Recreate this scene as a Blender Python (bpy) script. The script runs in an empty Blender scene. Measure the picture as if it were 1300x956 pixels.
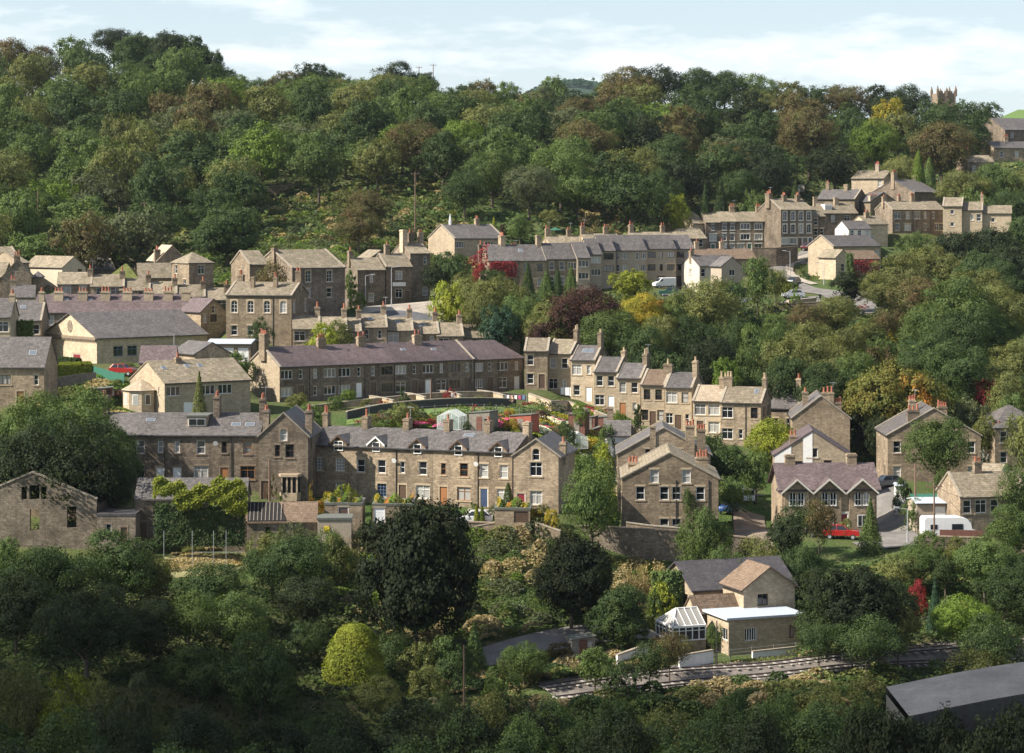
import bpy, bmesh, math, random
import numpy as np
from mathutils import Vector, Matrix
random.seed(7); np.random.seed(7)
FP=3000.0; YH=275.0; CZ=50.0
SC=bpy.context.scene
COL=SC.collection
# ------------------------------------------------------------------ basics
def P(px,py,s): return Vector(((px-650)/s, FP/s, CZ-(py-YH)/s))
def G(px,s): return ((px-650)/s, FP/s)
def rgb(h):
    h=h.lstrip('#'); c=[int(h[i:i+2],16)/255 for i in (0,2,4)]
    return [x/12.92 if x<=.04045 else ((x+.055)/1.055)**2.4 for x in c]
def link(o,parent=None):
    COL.objects.link(o)
    if parent is not None: o.parent=parent
    return o
def tag(o,label,cat=None,group=None,kind=None):
    if label: o['label']=label
    if cat: o['category']=cat
    if group: o['group']=group
    if kind: o['kind']=kind
    return o
def empty(name,loc=(0,0,0),rz=0,label=None,cat=None,group=None):
    o=bpy.data.objects.new(name,None); link(o); o.location=loc; o.rotation_euler=(0,0,rz); o.empty_display_size=.5
    return tag(o,label,cat,group)
def obj(name,me,parent=None,mats=None,loc=None,rz=None):
    o=bpy.data.objects.new(name,me); link(o,parent)
    if mats is not None and len(me.materials)==0:
        for m in (mats if isinstance(mats,(list,tuple)) else [mats]): me.materials.append(m)
    if loc is not None: o.location=loc
    if rz is not None: o.rotation_euler=(0,0,rz)
    return o
class MB:
    def __init__(s): s.v=[]; s.f=[]; s.m=[]
    def quad(s,a,b,c,d,m=0):
        n=len(s.v); s.v+= [tuple(a),tuple(b),tuple(c),tuple(d)]; s.f.append((n,n+1,n+2,n+3)); s.m.append(m)
    def poly(s,pts,m=0):
        n=len(s.v); s.v+=[tuple(p) for p in pts]; s.f.append(tuple(range(n,n+len(pts)))); s.m.append(m)
    def box(s,x0,y0,z0,x1,y1,z1,m=0,M=None):
        c=[(x0,y0,z0),(x1,y0,z0),(x1,y1,z0),(x0,y1,z0),(x0,y0,z1),(x1,y0,z1),(x1,y1,z1),(x0,y1,z1)]
        if M is not None: c=[tuple(M@Vector(p)) for p in c]
        n=len(s.v); s.v+=c
        for f in ((0,3,2,1),(4,5,6,7),(0,1,5,4),(1,2,6,5),(2,3,7,6),(3,0,4,7)):
            s.f.append(tuple(n+i for i in f)); s.m.append(m)
    def prism(s,pts,d,m=0):          # pts: closed polygon, d: extrusion vector
        n=len(s.v); k=len(pts); d=Vector(d)
        s.v+=[tuple(p) for p in pts]+[tuple(Vector(p)+d) for p in pts]
        s.f.append(tuple(n+i for i in range(k))[::-1]); s.m.append(m)
        s.f.append(tuple(n+k+i for i in range(k))); s.m.append(m)
        for i in range(k):
            j=(i+1)%k; s.f.append((n+i,n+j,n+k+j,n+k+i)); s.m.append(m)
    def tube(s,a,b,r0,r1=None,k=8,m=0):
        a=Vector(a);b=Vector(b);r1=r0 if r1 is None else r1
        ax=(b-a).normalized(); u=ax.orthogonal().normalized(); w=ax.cross(u)
        n=len(s.v)
        for c,r in ((a,r0),(b,r1)):
            for i in range(k):
                t=2*math.pi*i/k; s.v.append(tuple(c+u*(r*math.cos(t))+w*(r*math.sin(t))))
        for i in range(k):
            j=(i+1)%k; s.f.append((n+i,n+j,n+k+j,n+k+i)); s.m.append(m)
        s.f.append(tuple(n+i for i in range(k))[::-1]); s.m.append(m)
        s.f.append(tuple(n+k+i for i in range(k))); s.m.append(m)
    def mesh(s,name='m',mats=None,fix=True):
        me=bpy.data.meshes.new(name); me.from_pydata(s.v,[],s.f)
        if mats is not None:
            for m in (mats if isinstance(mats,(list,tuple)) else [mats]): me.materials.append(m)
        me.polygons.foreach_set('material_index',s.m)
        if fix:
            bm=bmesh.new(); bm.from_mesh(me); bmesh.ops.recalc_face_normals(bm,faces=bm.faces); bm.to_mesh(me); bm.free()
        me.update(); return me
    def build(s,name,mats,parent=None,loc=None,rz=None,fix=True):
        return obj(name,s.mesh(name,mats,fix),parent,None,loc,rz)
# ------------------------------------------------------------------ materials
def nmat(name):
    m=bpy.data.materials.new(name); m.use_nodes=True
    nt=m.node_tree; b=nt.nodes['Principled BSDF']; return m,nt,b
def N(nt,t,**k):
    n=nt.nodes.new(t)
    for a,v in k.items():
        if a.startswith('i_'): n.inputs[a[2:].replace('_',' ')].default_value=v
        else: setattr(n,a,v)
    return n
def c4(c): return (c[0],c[1],c[2],1)
def mixc(nt,fac,a,b,mode='MIX'):
    n=nt.nodes.new('ShaderNodeMix'); n.data_type='RGBA'; n.blend_type=mode
    def put(i,x):
        if isinstance(x,(tuple,list)): n.inputs[i].default_value=c4(x)
        elif isinstance(x,(int,float)): n.inputs[i].default_value=x
        else: nt.links.new(x,n.inputs[i])
    put(0,fac); put(6,a); put(7,b); return n.outputs[2]
def mr(nt,val,a,b,c,d):
    n=nt.nodes.new('ShaderNodeMapRange'); nt.links.new(val,n.inputs[0])
    for i,x in enumerate((a,b,c,d)): n.inputs[i+1].default_value=x
    return n.outputs[0]
def noise(nt,vec,scale,detail=3,rough=.6):
    n=N(nt,'ShaderNodeTexNoise'); n.inputs['Scale'].default_value=scale; n.inputs['Detail'].default_value=detail; n.inputs['Roughness'].default_value=rough
    if vec is not None: nt.links.new(vec,n.inputs['Vector'])
    return n.outputs['Fac']
def plain(name,c,rough=.7,var=.12,metal=0,scale=3.0):
    m,nt,b=nmat(name); tc=N(nt,'ShaderNodeTexCoord')
    f=noise(nt,tc.outputs['Object'],scale,4)
    v=mr(nt,f,.3,.7,1-var,1+var)
    o=mixc(nt,1.0,tuple(c),v,'MULTIPLY')
    nt.links.new(o,b.inputs['Base Color']); b.inputs['Roughness'].default_value=rough; b.inputs['Metallic'].default_value=metal
    return m
def uvw(nt):   # (along wall, height) from object coordinates
    tc=N(nt,'ShaderNodeTexCoord'); so=N(nt,'ShaderNodeSeparateXYZ'); sn=N(nt,'ShaderNodeSeparateXYZ')
    nt.links.new(tc.outputs['Object'],so.inputs[0]); nt.links.new(tc.outputs['Normal'],sn.inputs[0])
    ax=N(nt,'ShaderNodeMath',operation='ABSOLUTE'); ay=N(nt,'ShaderNodeMath',operation='ABSOLUTE')
    nt.links.new(sn.outputs[0],ax.inputs[0]); nt.links.new(sn.outputs[1],ay.inputs[0])
    g=N(nt,'ShaderNodeMath',operation='GREATER_THAN'); nt.links.new(ax.outputs[0],g.inputs[0]); nt.links.new(ay.outputs[0],g.inputs[1])
    mx=N(nt,'ShaderNodeMix'); nt.links.new(g.outputs[0],mx.inputs[0]); nt.links.new(so.outputs[0],mx.inputs[2]); nt.links.new(so.outputs[1],mx.inputs[3])
    cb=N(nt,'ShaderNodeCombineXYZ'); nt.links.new(mx.outputs[0],cb.inputs[0]); nt.links.new(so.outputs[2],cb.inputs[1])
    return tc,cb.outputs[0],so
def stone(name,c1,c2,mortar,bw=.5,rh=.24,soot=.45,var=.25,rough=.9):
    m,nt,b=nmat(name); tc,uv,so=uvw(nt)
    br=N(nt,'ShaderNodeTexBrick'); nt.links.new(uv,br.inputs['Vector'])
    br.inputs['Color1'].default_value=c4(c1); br.inputs['Color2'].default_value=c4(c2); br.inputs['Mortar'].default_value=c4(mortar)
    br.inputs['Scale'].default_value=1; br.inputs['Brick Width'].default_value=bw; br.inputs['Row Height'].default_value=rh
    br.inputs['Mortar Size'].default_value=.012; br.inputs['Bias'].default_value=-.15; br.inputs['Mortar Smooth'].default_value=.8
    f1=noise(nt,tc.outputs['Object'],.35,5,.65); f2=noise(nt,tc.outputs['Object'],4.5,3,.7)
    # weather streaks: noise stretched down the wall
    mp=N(nt,'ShaderNodeMapping'); nt.links.new(tc.outputs['Object'],mp.inputs[0]); mp.inputs['Scale'].default_value=(1.6,1.6,.16)
    f3=noise(nt,mp.outputs[0],1.0,4,.65)
    v=mr(nt,f2,.25,.75,1-var,1+var)
    o=mixc(nt,1.0,br.outputs['Color'],v,'MULTIPLY')
    s=mr(nt,f1,.42,.68,0,soot)
    o=mixc(nt,s,o,tuple(x*.35 for x in c1))
    s3=mr(nt,f3,.5,.75,0,soot*.8)
    o=mixc(nt,s3,o,tuple(x*.42 for x in c1))
    oi=N(nt,'ShaderNodeObjectInfo'); r=mr(nt,oi.outputs['Random'],0,1,.72,1.22)
    o=mixc(nt,1.0,o,r,'MULTIPLY')
    nt.links.new(o,b.inputs['Base Color']); b.inputs['Roughness'].default_value=rough; b.inputs['Specular IOR Level'].default_value=.2
    bp=N(nt,'ShaderNodeBump'); bp.inputs['Strength'].default_value=.5; bp.inputs['Distance'].default_value=.04
    nt.links.new(br.outputs['Fac'],bp.inputs['Height']); bp.invert=True; nt.links.new(bp.outputs[0],b.inputs['Normal'])
    return m
def slate(name,c1,c2,rh=.14,bw=.32,moss=.0,rough=.6,light=None):
    m,nt,b=nmat(name); tc,uv,so=uvw(nt)
    # u must be the axis along the eaves: for slopes, the axis the normal does NOT lean to
    br=N(nt,'ShaderNodeTexBrick'); nt.links.new(uv,br.inputs['Vector'])
    br.inputs['Color1'].default_value=c4(c1); br.inputs['Color2'].default_value=c4(c2); br.inputs['Mortar'].default_value=c4([x*.55 for x in c1])
    br.inputs['Scale'].default_value=1; br.inputs['Brick Width'].default_value=bw; br.inputs['Row Height'].default_value=rh; br.inputs['Mortar Size'].default_value=.012; br.inputs['Mortar Smooth'].default_value=.5
    f1=noise(nt,tc.outputs['Object'],.5,5,.65); f2=noise(nt,tc.outputs['Object'],5,3,.8)
    o=mixc(nt,1.0,br.outputs['Color'],mr(nt,f2,.3,.7,.6,1.4),'MULTIPLY')
    lt=light or [min(1,x*1.9) for x in c2]
    mp=N(nt,'ShaderNodeMapping'); nt.links.new(tc.outputs['Object'],mp.inputs[0]); mp.inputs['Scale'].default_value=(1.3,1.3,.35)
    f3=noise(nt,mp.outputs[0],1.1,4,.7)
    o=mixc(nt,mr(nt,f3,.55,.8,0,.6),o,tuple(lt))
    o=mixc(nt,mr(nt,f1,.45,.7,0,.4),o,tuple(x*.55 for x in c1))
    if moss>0:
        f4=noise(nt,tc.outputs['Object'],.8,5,.7)
        o=mixc(nt,mr(nt,f4,.52,.66,0,moss),o,(.07,.085,.02))
    oi=N(nt,'ShaderNodeObjectInfo'); o=mixc(nt,1.0,o,mr(nt,oi.outputs['Random'],0,1,.85,1.15),'MULTIPLY')
    nt.links.new(o,b.inputs['Base Color']); b.inputs['Roughness'].default_value=rough; b.inputs['Specular IOR Level'].default_value=.3
    bp=N(nt,'ShaderNodeBump'); bp.inputs['Strength'].default_value=.5; bp.inputs['Distance'].default_value=.03; bp.invert=True
    nt.links.new(br.outputs['Fac'],bp.inputs['Height']); nt.links.new(bp.outputs[0],b.inputs['Normal'])
    return m
def foliage(name,c,var=.3,trans=.25,hue=None):
    m=bpy.data.materials.new(name); m.use_nodes=True; nt=m.node_tree; nt.nodes.clear()
    out=N(nt,'ShaderNodeOutputMaterial'); tc=N(nt,'ShaderNodeTexCoord'); geo=N(nt,'ShaderNodeNewGeometry')
    f=noise(nt,geo.outputs['Position'],.35,3,.6); f2=noise(nt,geo.outputs['Position'],2.2,3,.7)
    alt=hue or [c[0]*1.16,c[1]*1.06,c[2]*.85]
    o=mixc(nt,mr(nt,f,.35,.65,0,1),tuple(c),tuple(alt))
    o=mixc(nt,1.0,o,mr(nt,f2,.3,.7,1-var,1+var),'MULTIPLY')
    o=mixc(nt,1.0,o,mr(nt,geo.outputs['Random Per Island'],0,1,.74,1.28),'MULTIPLY')
    oi=N(nt,'ShaderNodeObjectInfo'); o=mixc(nt,1.0,o,mr(nt,oi.outputs['Random'],0,1,.82,1.2),'MULTIPLY')
    b=N(nt,'ShaderNodeBsdfPrincipled'); b.inputs['Roughness'].default_value=.7; b.inputs['Specular IOR Level'].default_value=.1
    t=N(nt,'ShaderNodeBsdfTranslucent'); nt.links.new(o,b.inputs['Base Color'])
    o2=mixc(nt,1.0,o,(1.5,1.6,.7),'MULTIPLY'); nt.links.new(o2,t.inputs['Color'])
    mx=N(nt,'ShaderNodeMixShader'); mx.inputs[0].default_value=trans
    nt.links.new(b.outputs[0],mx.inputs[1]); nt.links.new(t.outputs[0],mx.inputs[2]); nt.links.new(mx.outputs[0],out.inputs[0])
    return m
MT={}
MT['stone']=stone('coursed_stone',(.25,.192,.132),(.40,.315,.218),(.2,.158,.112),bw=.42,rh=.2,soot=.6,var=.34)
MT['stone_dark']=stone('sooty_stone',(.165,.13,.096),(.285,.23,.17),(.13,.105,.08),bw=.42,rh=.2,soot=.75,var=.36)
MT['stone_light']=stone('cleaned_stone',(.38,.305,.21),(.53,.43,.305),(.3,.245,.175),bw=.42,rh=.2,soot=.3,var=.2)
MT['stone_rubble']=stone('rubble_stone',(.16,.13,.095),(.27,.22,.165),(.08,.07,.055),bw=.38,rh=.2,soot=.7,var=.4)
MT['cream']=stone('cream_stone',(.50,.43,.32),(.56,.48,.36),(.42,.36,.27),soot=.1,var=.1)
MT['white']=plain('white_render',(.72,.7,.66),.85,.08)
MT['grey_render']=plain('grey_render',(.32,.265,.2),.9,.15)
MT['slate']=slate('blue_slate',(.08,.072,.068),(.145,.13,.122),light=(.25,.225,.205))
MT['slate_purple']=slate('purple_slate',(.082,.06,.06),(.14,.104,.102),light=(.23,.185,.175))
MT['slate_dark']=slate('dark_slate',(.055,.05,.055),(.075,.07,.07))
MT['stoneslate']=slate('stone_slate',(.165,.135,.095),(.26,.215,.155),rh=.2,bw=.5,moss=.4,rough=.9)
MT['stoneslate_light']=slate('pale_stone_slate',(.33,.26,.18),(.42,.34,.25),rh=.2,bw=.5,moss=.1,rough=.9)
MT['tile_brown']=slate('brown_tile',(.13,.09,.06),(.19,.135,.095),rh=.16,bw=.3,rough=.9)
MT['tile_red']=slate('red_tile',(.3,.1,.06),(.36,.13,.08),rh=.16,bw=.3,rough=.9)
MT['mossy']=slate('mossy_roof',(.1,.11,.03),(.15,.16,.045),rh=.2,bw=.5,moss=.9,rough=1)
MT['quoin']=plain('dressed_stone',(.36,.28,.19),.9,.2)
MT['quoin_dark']=plain('dressed_stone_dark',(.2,.15,.105),.9,.25)
MT['coping']=plain('coping_stone',(.27,.23,.175),.9,.3)
MT['gutter']=plain('black_gutter',(.03,.028,.028),.5,.1)
MT['pot']=plain('terracotta',(.33,.115,.065),.8,.2)
MT['pale']=plain('pale_painted_stone',(.52,.49,.42),.85,.1)
MT['pale_render']=plain('pale_render',(.5,.45,.37),.9,.12)
MT['pot_buff']=plain('buff_clay',(.42,.32,.2),.8,.2)
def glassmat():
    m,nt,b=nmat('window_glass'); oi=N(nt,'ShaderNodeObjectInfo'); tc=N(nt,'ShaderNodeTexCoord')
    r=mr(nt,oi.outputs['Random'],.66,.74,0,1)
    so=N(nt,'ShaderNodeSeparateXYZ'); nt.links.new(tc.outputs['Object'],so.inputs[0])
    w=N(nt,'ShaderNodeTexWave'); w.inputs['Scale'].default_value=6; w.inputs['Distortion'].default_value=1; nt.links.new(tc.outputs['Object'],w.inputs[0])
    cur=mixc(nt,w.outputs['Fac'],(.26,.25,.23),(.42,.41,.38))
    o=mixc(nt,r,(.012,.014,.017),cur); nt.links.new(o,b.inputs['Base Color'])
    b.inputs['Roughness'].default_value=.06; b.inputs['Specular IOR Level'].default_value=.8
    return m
MT['glass']=glassmat()
m_,nt_,b_=nmat('roof_glass'); b_.inputs['Base Color'].default_value=(.12,.14,.16,1); b_.inputs['Roughness'].default_value=.12; b_.inputs['Specular IOR Level'].default_value=1; MT['roofglass']=m_
m_,nt_,b_=nmat('clear_glass'); b_.inputs['Base Color'].default_value=(.5,.6,.58,1); b_.inputs['Roughness'].default_value=.1; b_.inputs['Alpha'].default_value=.35; MT['clearglass']=m_
m_,nt_,b_=nmat('car_glass'); b_.inputs['Base Color'].default_value=(.02,.025,.03,1); b_.inputs['Roughness'].default_value=.05; MT['carglass']=m_
FRC={'':(.74,.73,.7),'k':(.09,.055,.035),'b':(.12,.19,.32),'o':(.3,.13,.05),'g':(.05,.12,.07),'r':(.2,.02,.025),'w':(.75,.74,.72),'e':(.16,.15,.15),'n':(.1,.06,.045),'u':(.035,.055,.11)}
for k,c in FRC.items(): MT['fr'+k]=plain('paint_'+{'':'white_frame','k':'dark_brown','b':'blue','o':'varnished_wood','g':'green','r':'red','w':'white','e':'grey','n':'brown','u':'navy'}[k],c,.45,.06)
MT['black']=plain('hole_shade_black',(.012,.011,.01),1,.1)
FOL={'autumn gold':(.15,.125,.03),'dark green':(.043,.068,.027),'mid green':(.074,.110,.037),'bright green':(.098,.15,.03),'olive':(.108,.122,.045),
 'rusty brown':(.105,.072,.036),'grey-green':(.078,.096,.052),'yellow-green':(.17,.2,.03),'golden':(.30,.22,.03),
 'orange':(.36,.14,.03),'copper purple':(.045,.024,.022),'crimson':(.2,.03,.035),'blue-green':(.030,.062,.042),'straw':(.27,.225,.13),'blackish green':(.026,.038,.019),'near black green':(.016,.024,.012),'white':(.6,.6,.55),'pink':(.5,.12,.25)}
for k,c in FOL.items():
    hue=None
    if k=='orange': hue=(.19,.15,.03)
    if k=='autumn gold': hue=(.09,.11,.03)
    if k=='golden': hue=(.2,.2,.03)
    if k=='rusty brown': hue=(.09,.095,.035)
    MT['f_'+k]=foliage('leaves_'+k.replace(' ','_'),c,hue=hue)
MT['bark']=plain('bark',(.09,.07,.05),.95,.4,scale=6)
MT['bark_pale']=plain('bark_pale',(.2,.18,.15),.95,.4,scale=6)
MT['wood_grey']=plain('weathered_wood',(.17,.15,.125),.9,.3)
MT['wood_brown']=plain('creosoted_wood',(.12,.05,.035),.9,.25)
MT['wood_red']=plain('red_stained_wood',(.28,.075,.045),.85,.2)
MT['wood_pole']=plain('pole_wood',(.16,.10,.07),.9,.2)
MT['metal']=plain('galvanised_metal',(.42,.43,.44),.45,.1,metal=.3)
MT['felt']=plain('roofing_felt',(.10,.105,.09),.95,.2)
MT['darkwall']=plain('dark_garden_wall',(.045,.045,.043),.9,.3)
MT['felt_white']=plain('white_felt_roof',(.38,.42,.46),.7,.1)
MT['concrete']=plain('concrete',(.3,.28,.25),.95,.15)
MT['rubber']=plain('tyre_rubber',(.02,.02,.02),.9,.1)
MT['green_paint']=plain('green_mesh_paint',(.02,.11,.07),.7,.15)
MT['skin']=plain('skin',(.5,.3,.22),.7,.05)
MT['blue_plastic']=plain('blue_plastic',(.04,.12,.4),.5,.05)
MT['yellow_paint']=plain('yellow_paint',(.75,.55,.03),.5,.05)
# ------------------------------------------------------------------ walls with real openings
TOK={'w':(1.0,1.55),'W':(1.7,1.55),'n':(.6,1.35),'t':(2.1,1.25),'u':(1.35,1.2),'a':(1.05,1.9),'A':(.85,1.35),'s':(.8,.95),'g':(1.15,1.5),'d':(.95,2.1),'G':(2.4,2.1),'v':(.35,.9),'T':(3.2,1.3),'b':(1.3,1.2)}
_wc={}
def bars(w,h,kind):
    v=[];hz=[]
    if kind in('w','n','A'): hz=[h*.5]
    if kind=='w': v=[]
    if kind=='W': v=[w/2]; hz=[h*.68]
    if kind in('t',): v=[w/3,2*w/3]
    if kind in('u','b'): v=[w/2]
    if kind=='T': v=[w*i/5 for i in range(1,5)]
    if kind in('g',): v=[w/3,2*w/3]; hz=[h/4,h/2,3*h/4]
    if kind=='a': v=[w/2]; hz=[h*.35,h*.65]
    return v,hz
def window_meshes(kind,fc,w,h,lintel=True,q='quoin'):
    key=(kind,fc,round(w,2),round(h,2),lintel,q)
    if key in _wc: return _wc[key]
    fm=MT['fr'+fc]
    if kind in 'dG':
        p=MB(); p.box(.03,.07,0,w-.03,.11,h-.03,0)
        if kind=='d': p.box(.15,.055,.25,w/2-.05,.07,.9,0); p.box(w/2+.05,.055,.25,w-.15,.07,.9,0)
        else:
            for i in range(1,7): p.box(.05,.06,h*i/7-.015,w-.05,.07,h*i/7+.015,0)
        pane=p.mesh('door',[fm])
        f=MB()
        if kind=='d': f.box(0,.03,0,.07,.12,h); f.box(w-.07,.03,0,w,.12,h); f.box(.07,.03,h-.07,w-.07,.12,h)
        else: f.box(0,.03,0,.08,.12,h); f.box(w-.08,.03,0,w,.12,h); f.box(.08,.03,h-.08,w-.08,.12,h)
        frame=f.mesh('frame',[MT['fr'] if fc not in 'ko' else MT['frk']])
    else:
        p=MB(); p.quad((0,.17,0),(w,.17,0),(w,.17,h),(0,.17,h)); pane=p.mesh('window',[MT['glass']],fix=False)
        f=MB(); t=.075
        f.box(0,.1,0,t,.2,h); f.box(w-t,.1,0,w,.2,h); f.box(t,.1,0,w-t,.2,t); f.box(t,.1,h-t,w-t,.2,h)
        v,hz=bars(w,h,kind); b=.035 if kind in 'ga' else .045
        if kind in 'tT': b=.07
        for x in v: f.box(x-b/2,.11,t,x+b/2,.19,h-t)
        for z in hz: f.box(t,.115,z-b/2,w-t,.185,z+b/2)
        frame=f.mesh('frame',[fm])
    s=MB(); e=.14; sill=None
    if kind not in 'dG': s.box(-e,-.07,-.16,w+e,.05,0.0); sill=s.mesh('sill',[MT[q]]); s=MB()
    if lintel:
        s.box(-e,-.025,h,w+e,.06,h+.22)
        if kind in 'aAtTd':
            s.box(-e,-.02,0,0,.04,h); s.box(w,-.02,0,w+e,.04,h)
        if kind in 'aA':   # spandrels that round the head
            r=w/2; k=7
            for sd in (0,1):
                cx=r; pts=[]
                for i in range(k+1):
                    t=math.pi/2*i/k; x=cx-r*math.cos(t); z=h-r+r*math.sin(t)
                    pts.append((x if sd==0 else w-x,-.02,z))
                pts.append(((0 if sd==0 else w),-.02,h))
                s.prism(pts,(0,.055,0))
    sur=s.mesh('surround',[MT[q]]) if s.v else None
    _wc[key]=(pane,frame,sur,sill); return _wc[key]
def parse(spec): 
    rows=[r.split() for r in spec.split('|')]; return rows
def panel(out,width,zb,H,holes,T,gable=None,depth=.24,mi=0):
    bm=bmesh.new(); top=H+(gable or 0)
    us=sorted(set([0,width]+[u for h in holes for u in (h[0],h[2])])); zs=sorted(set([zb,top]+([H] if gable else [])+[z for h in holes for z in (h[1],h[3])]))
    V={}
    def vv(u,z):
        if (u,z) not in V: V[(u,z)]=bm.verts.new((u,0,z))
        return V[(u,z)]
    for i in range(len(us)-1):
        for j in range(len(zs)-1):
            cu=(us[i]+us[i+1])/2; cz=(zs[j]+zs[j+1])/2
            if any(h[0]<cu<h[2] and h[1]<cz<h[3] for h in holes): continue
            if us[i+1]-us[i]<1e-5 or zs[j+1]-zs[j]<1e-5: continue
            bm.faces.new((vv(us[i],zs[j]),vv(us[i+1],zs[j]),vv(us[i+1],zs[j+1]),vv(us[i],zs[j+1])))
    if gable:
        for sg in (0,1):
            no=Vector((-gable,0,width/2)) if sg==0 else Vector((gable,0,width/2))
            co=Vector((0 if sg==0 else width,0,H))
            bmesh.ops.bisect_plane(bm,geom=bm.verts[:]+bm.edges[:]+bm.faces[:],plane_co=co,plane_no=no,clear_outer=True)
    for (a,z0,b,z1) in holes:
        q=[(a,z0),(b,z0),(b,z1),(a,z1)]
        for i in range(4):
            (x0,w0),(x1,w1)=q[i],q[(i+1)%4]
            bm.faces.new([bm.verts.new(p) for p in ((x0,0,w0),(x0,depth,w0),(x1,depth,w1),(x1,0,w1))])
    bm.transform(T)
    if mi:
        for f in bm.faces: f.material_index=mi
    me=bpy.data.meshes.new('t'); bm.to_mesh(me); bm.free(); out.from_mesh(me); bpy.data.meshes.remove(me)
def roof_part(root,L,W,H,rise,x0,y0,z0,ridge,mat,ov,hip,vl,vr,name='roof'):
    t=.14; mb=MB()
    if rise<=.01:
        mb.box(x0-ov,y0-ov,z0+H,x0+L+ov,y0+W+ov,z0+H+.22)
        return mb.build(name,[mat],root)
    A,B=(L,W) if ridge=='x' else (W,L)       # A along the ridge, B across
    k=rise/(B/2)
    def tr(a,b,z): return (x0+a,y0+b,z0+z) if ridge=='x' else (x0+b,y0+a,z0+z)
    if hip:
        r=min(B/2,A/2)*.95; e=ov; zt=H+t
        c=[tr(-e,-e,zt-k*e),tr(A+e,-e,zt-k*e),tr(A+e,B+e,zt-k*e),tr(-e,B+e,zt-k*e)]
        hl=r if hip in (True,'l') else -vl; hr=A-r if hip in (True,'r') else A+vr
        R0=tr(hl,B/2,H+rise+t); R1=tr(hr,B/2,H+rise+t)
        mb.quad(c[0],c[1],R1,R0); mb.quad(c[2],c[3],R0,R1); mb.poly((c[1],c[2],R1)); mb.poly((c[3],c[0],R0))
        lo=[(p[0],p[1],p[2]-t) for p in c]
        for i in range(4): mb.quad(lo[i],lo[(i+1)%4],c[(i+1)%4],c[i])
        mb.quad(*lo[::-1])
        return mb.build(name,[mat],root)
    o=ov
    pts=[tr(-vl,-o,H+t-k*o),tr(-vl,B/2,H+rise+t),tr(-vl,B+o,H+t-k*o),tr(-vl,B+o,H-k*o-.02),tr(-vl,B/2,H+rise-.02),tr(-vl,-o,H-k*o-.02)]
    d=Vector(tr(A+vr,0,0))-Vector(tr(-vl,0,0))
    # two convex halves so that the caps stay clean
    mb.prism([pts[0],pts[1],pts[4],pts[5]],d); mb.prism([pts[1],pts[2],pts[3],pts[4]],d)
    ro=mb.build(name,[mat],root)
    return ro
def roofz(B,H,rise,b): return H+rise*(1-abs(b-B/2)/(B/2))+.14
ZCH=[]
def chimney(root,x,y,zr,w,d,h,npots,mat,pot='pot',drop=1.0):
    mb=MB(); mb.box(x-w/2,y-d/2,zr-drop,x+w/2,y+d/2,zr+h-.3)
    mb.box(x-w/2-.07,y-d/2-.07,zr+h-.3,x+w/2+.07,y+d/2+.07,zr+h-.12); mb.box(x-w/2+.02,y-d/2+.02,zr+h-.12,x+w/2-.02,y+d/2-.02,zr+h)
    c=mb.build('chimney',[mat],root)
    for i in range(npots):
        ph=random.uniform(.45,.8)
        if w>=d: xx,yy=x-w/2+w*(i+.5)/npots,y
        else: xx,yy=x,y-d/2+d*(i+.5)/npots
        key=('pot',pot,round(ph,1))
        if key not in _wc:
            p=MB(); q=round(ph,1); p.tube((0,0,0),(0,0,q-.08),.15,.12,8); p.tube((0,0,q-.08),(0,0,q),.16,.16,8); _wc[key]=p.mesh('pot',[MT[pot]])
        obj('pot',_wc[key],c,None,(xx,yy,zr+h))
    if h>.9 and random.random()<.35 and w<2:
        if 'aerial' not in _wc:
            g=MB(); g.tube((0,0,0),(0,0,1.7),.022,k=4); g.box(-.5,-.02,1.55,.5,.02,1.58)
            for q in (-.45,-.25,-.05,.15,.35): g.box(q-.012,-.25,1.56,q+.012,.25,1.585)
            _wc['aerial']=g.mesh('aerial',[MT['metal']])
        obj('aerial',_wc['aerial'],c,None,(x+w*.45,y,zr+h-.3),random.uniform(-.5,.9))
    return c
def put_window(root,kind,fc,w,h,T,u,z,q,detail=True):
    pane,frame,sur,sill=window_meshes(kind,fc,w,h,True,q)
    nm={'d':'door','G':'garage_door'}.get(kind,'window')
    o=obj(nm,pane,root); o.matrix_local=T@Matrix.Translation((u,0,z))
    obj('frame',frame,o)
    if sur and detail: obj('lintel' if len(sur.vertices)<=8 else 'surround',sur,o)
    if sill and detail: obj('sill',sill,o)
    return o
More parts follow.
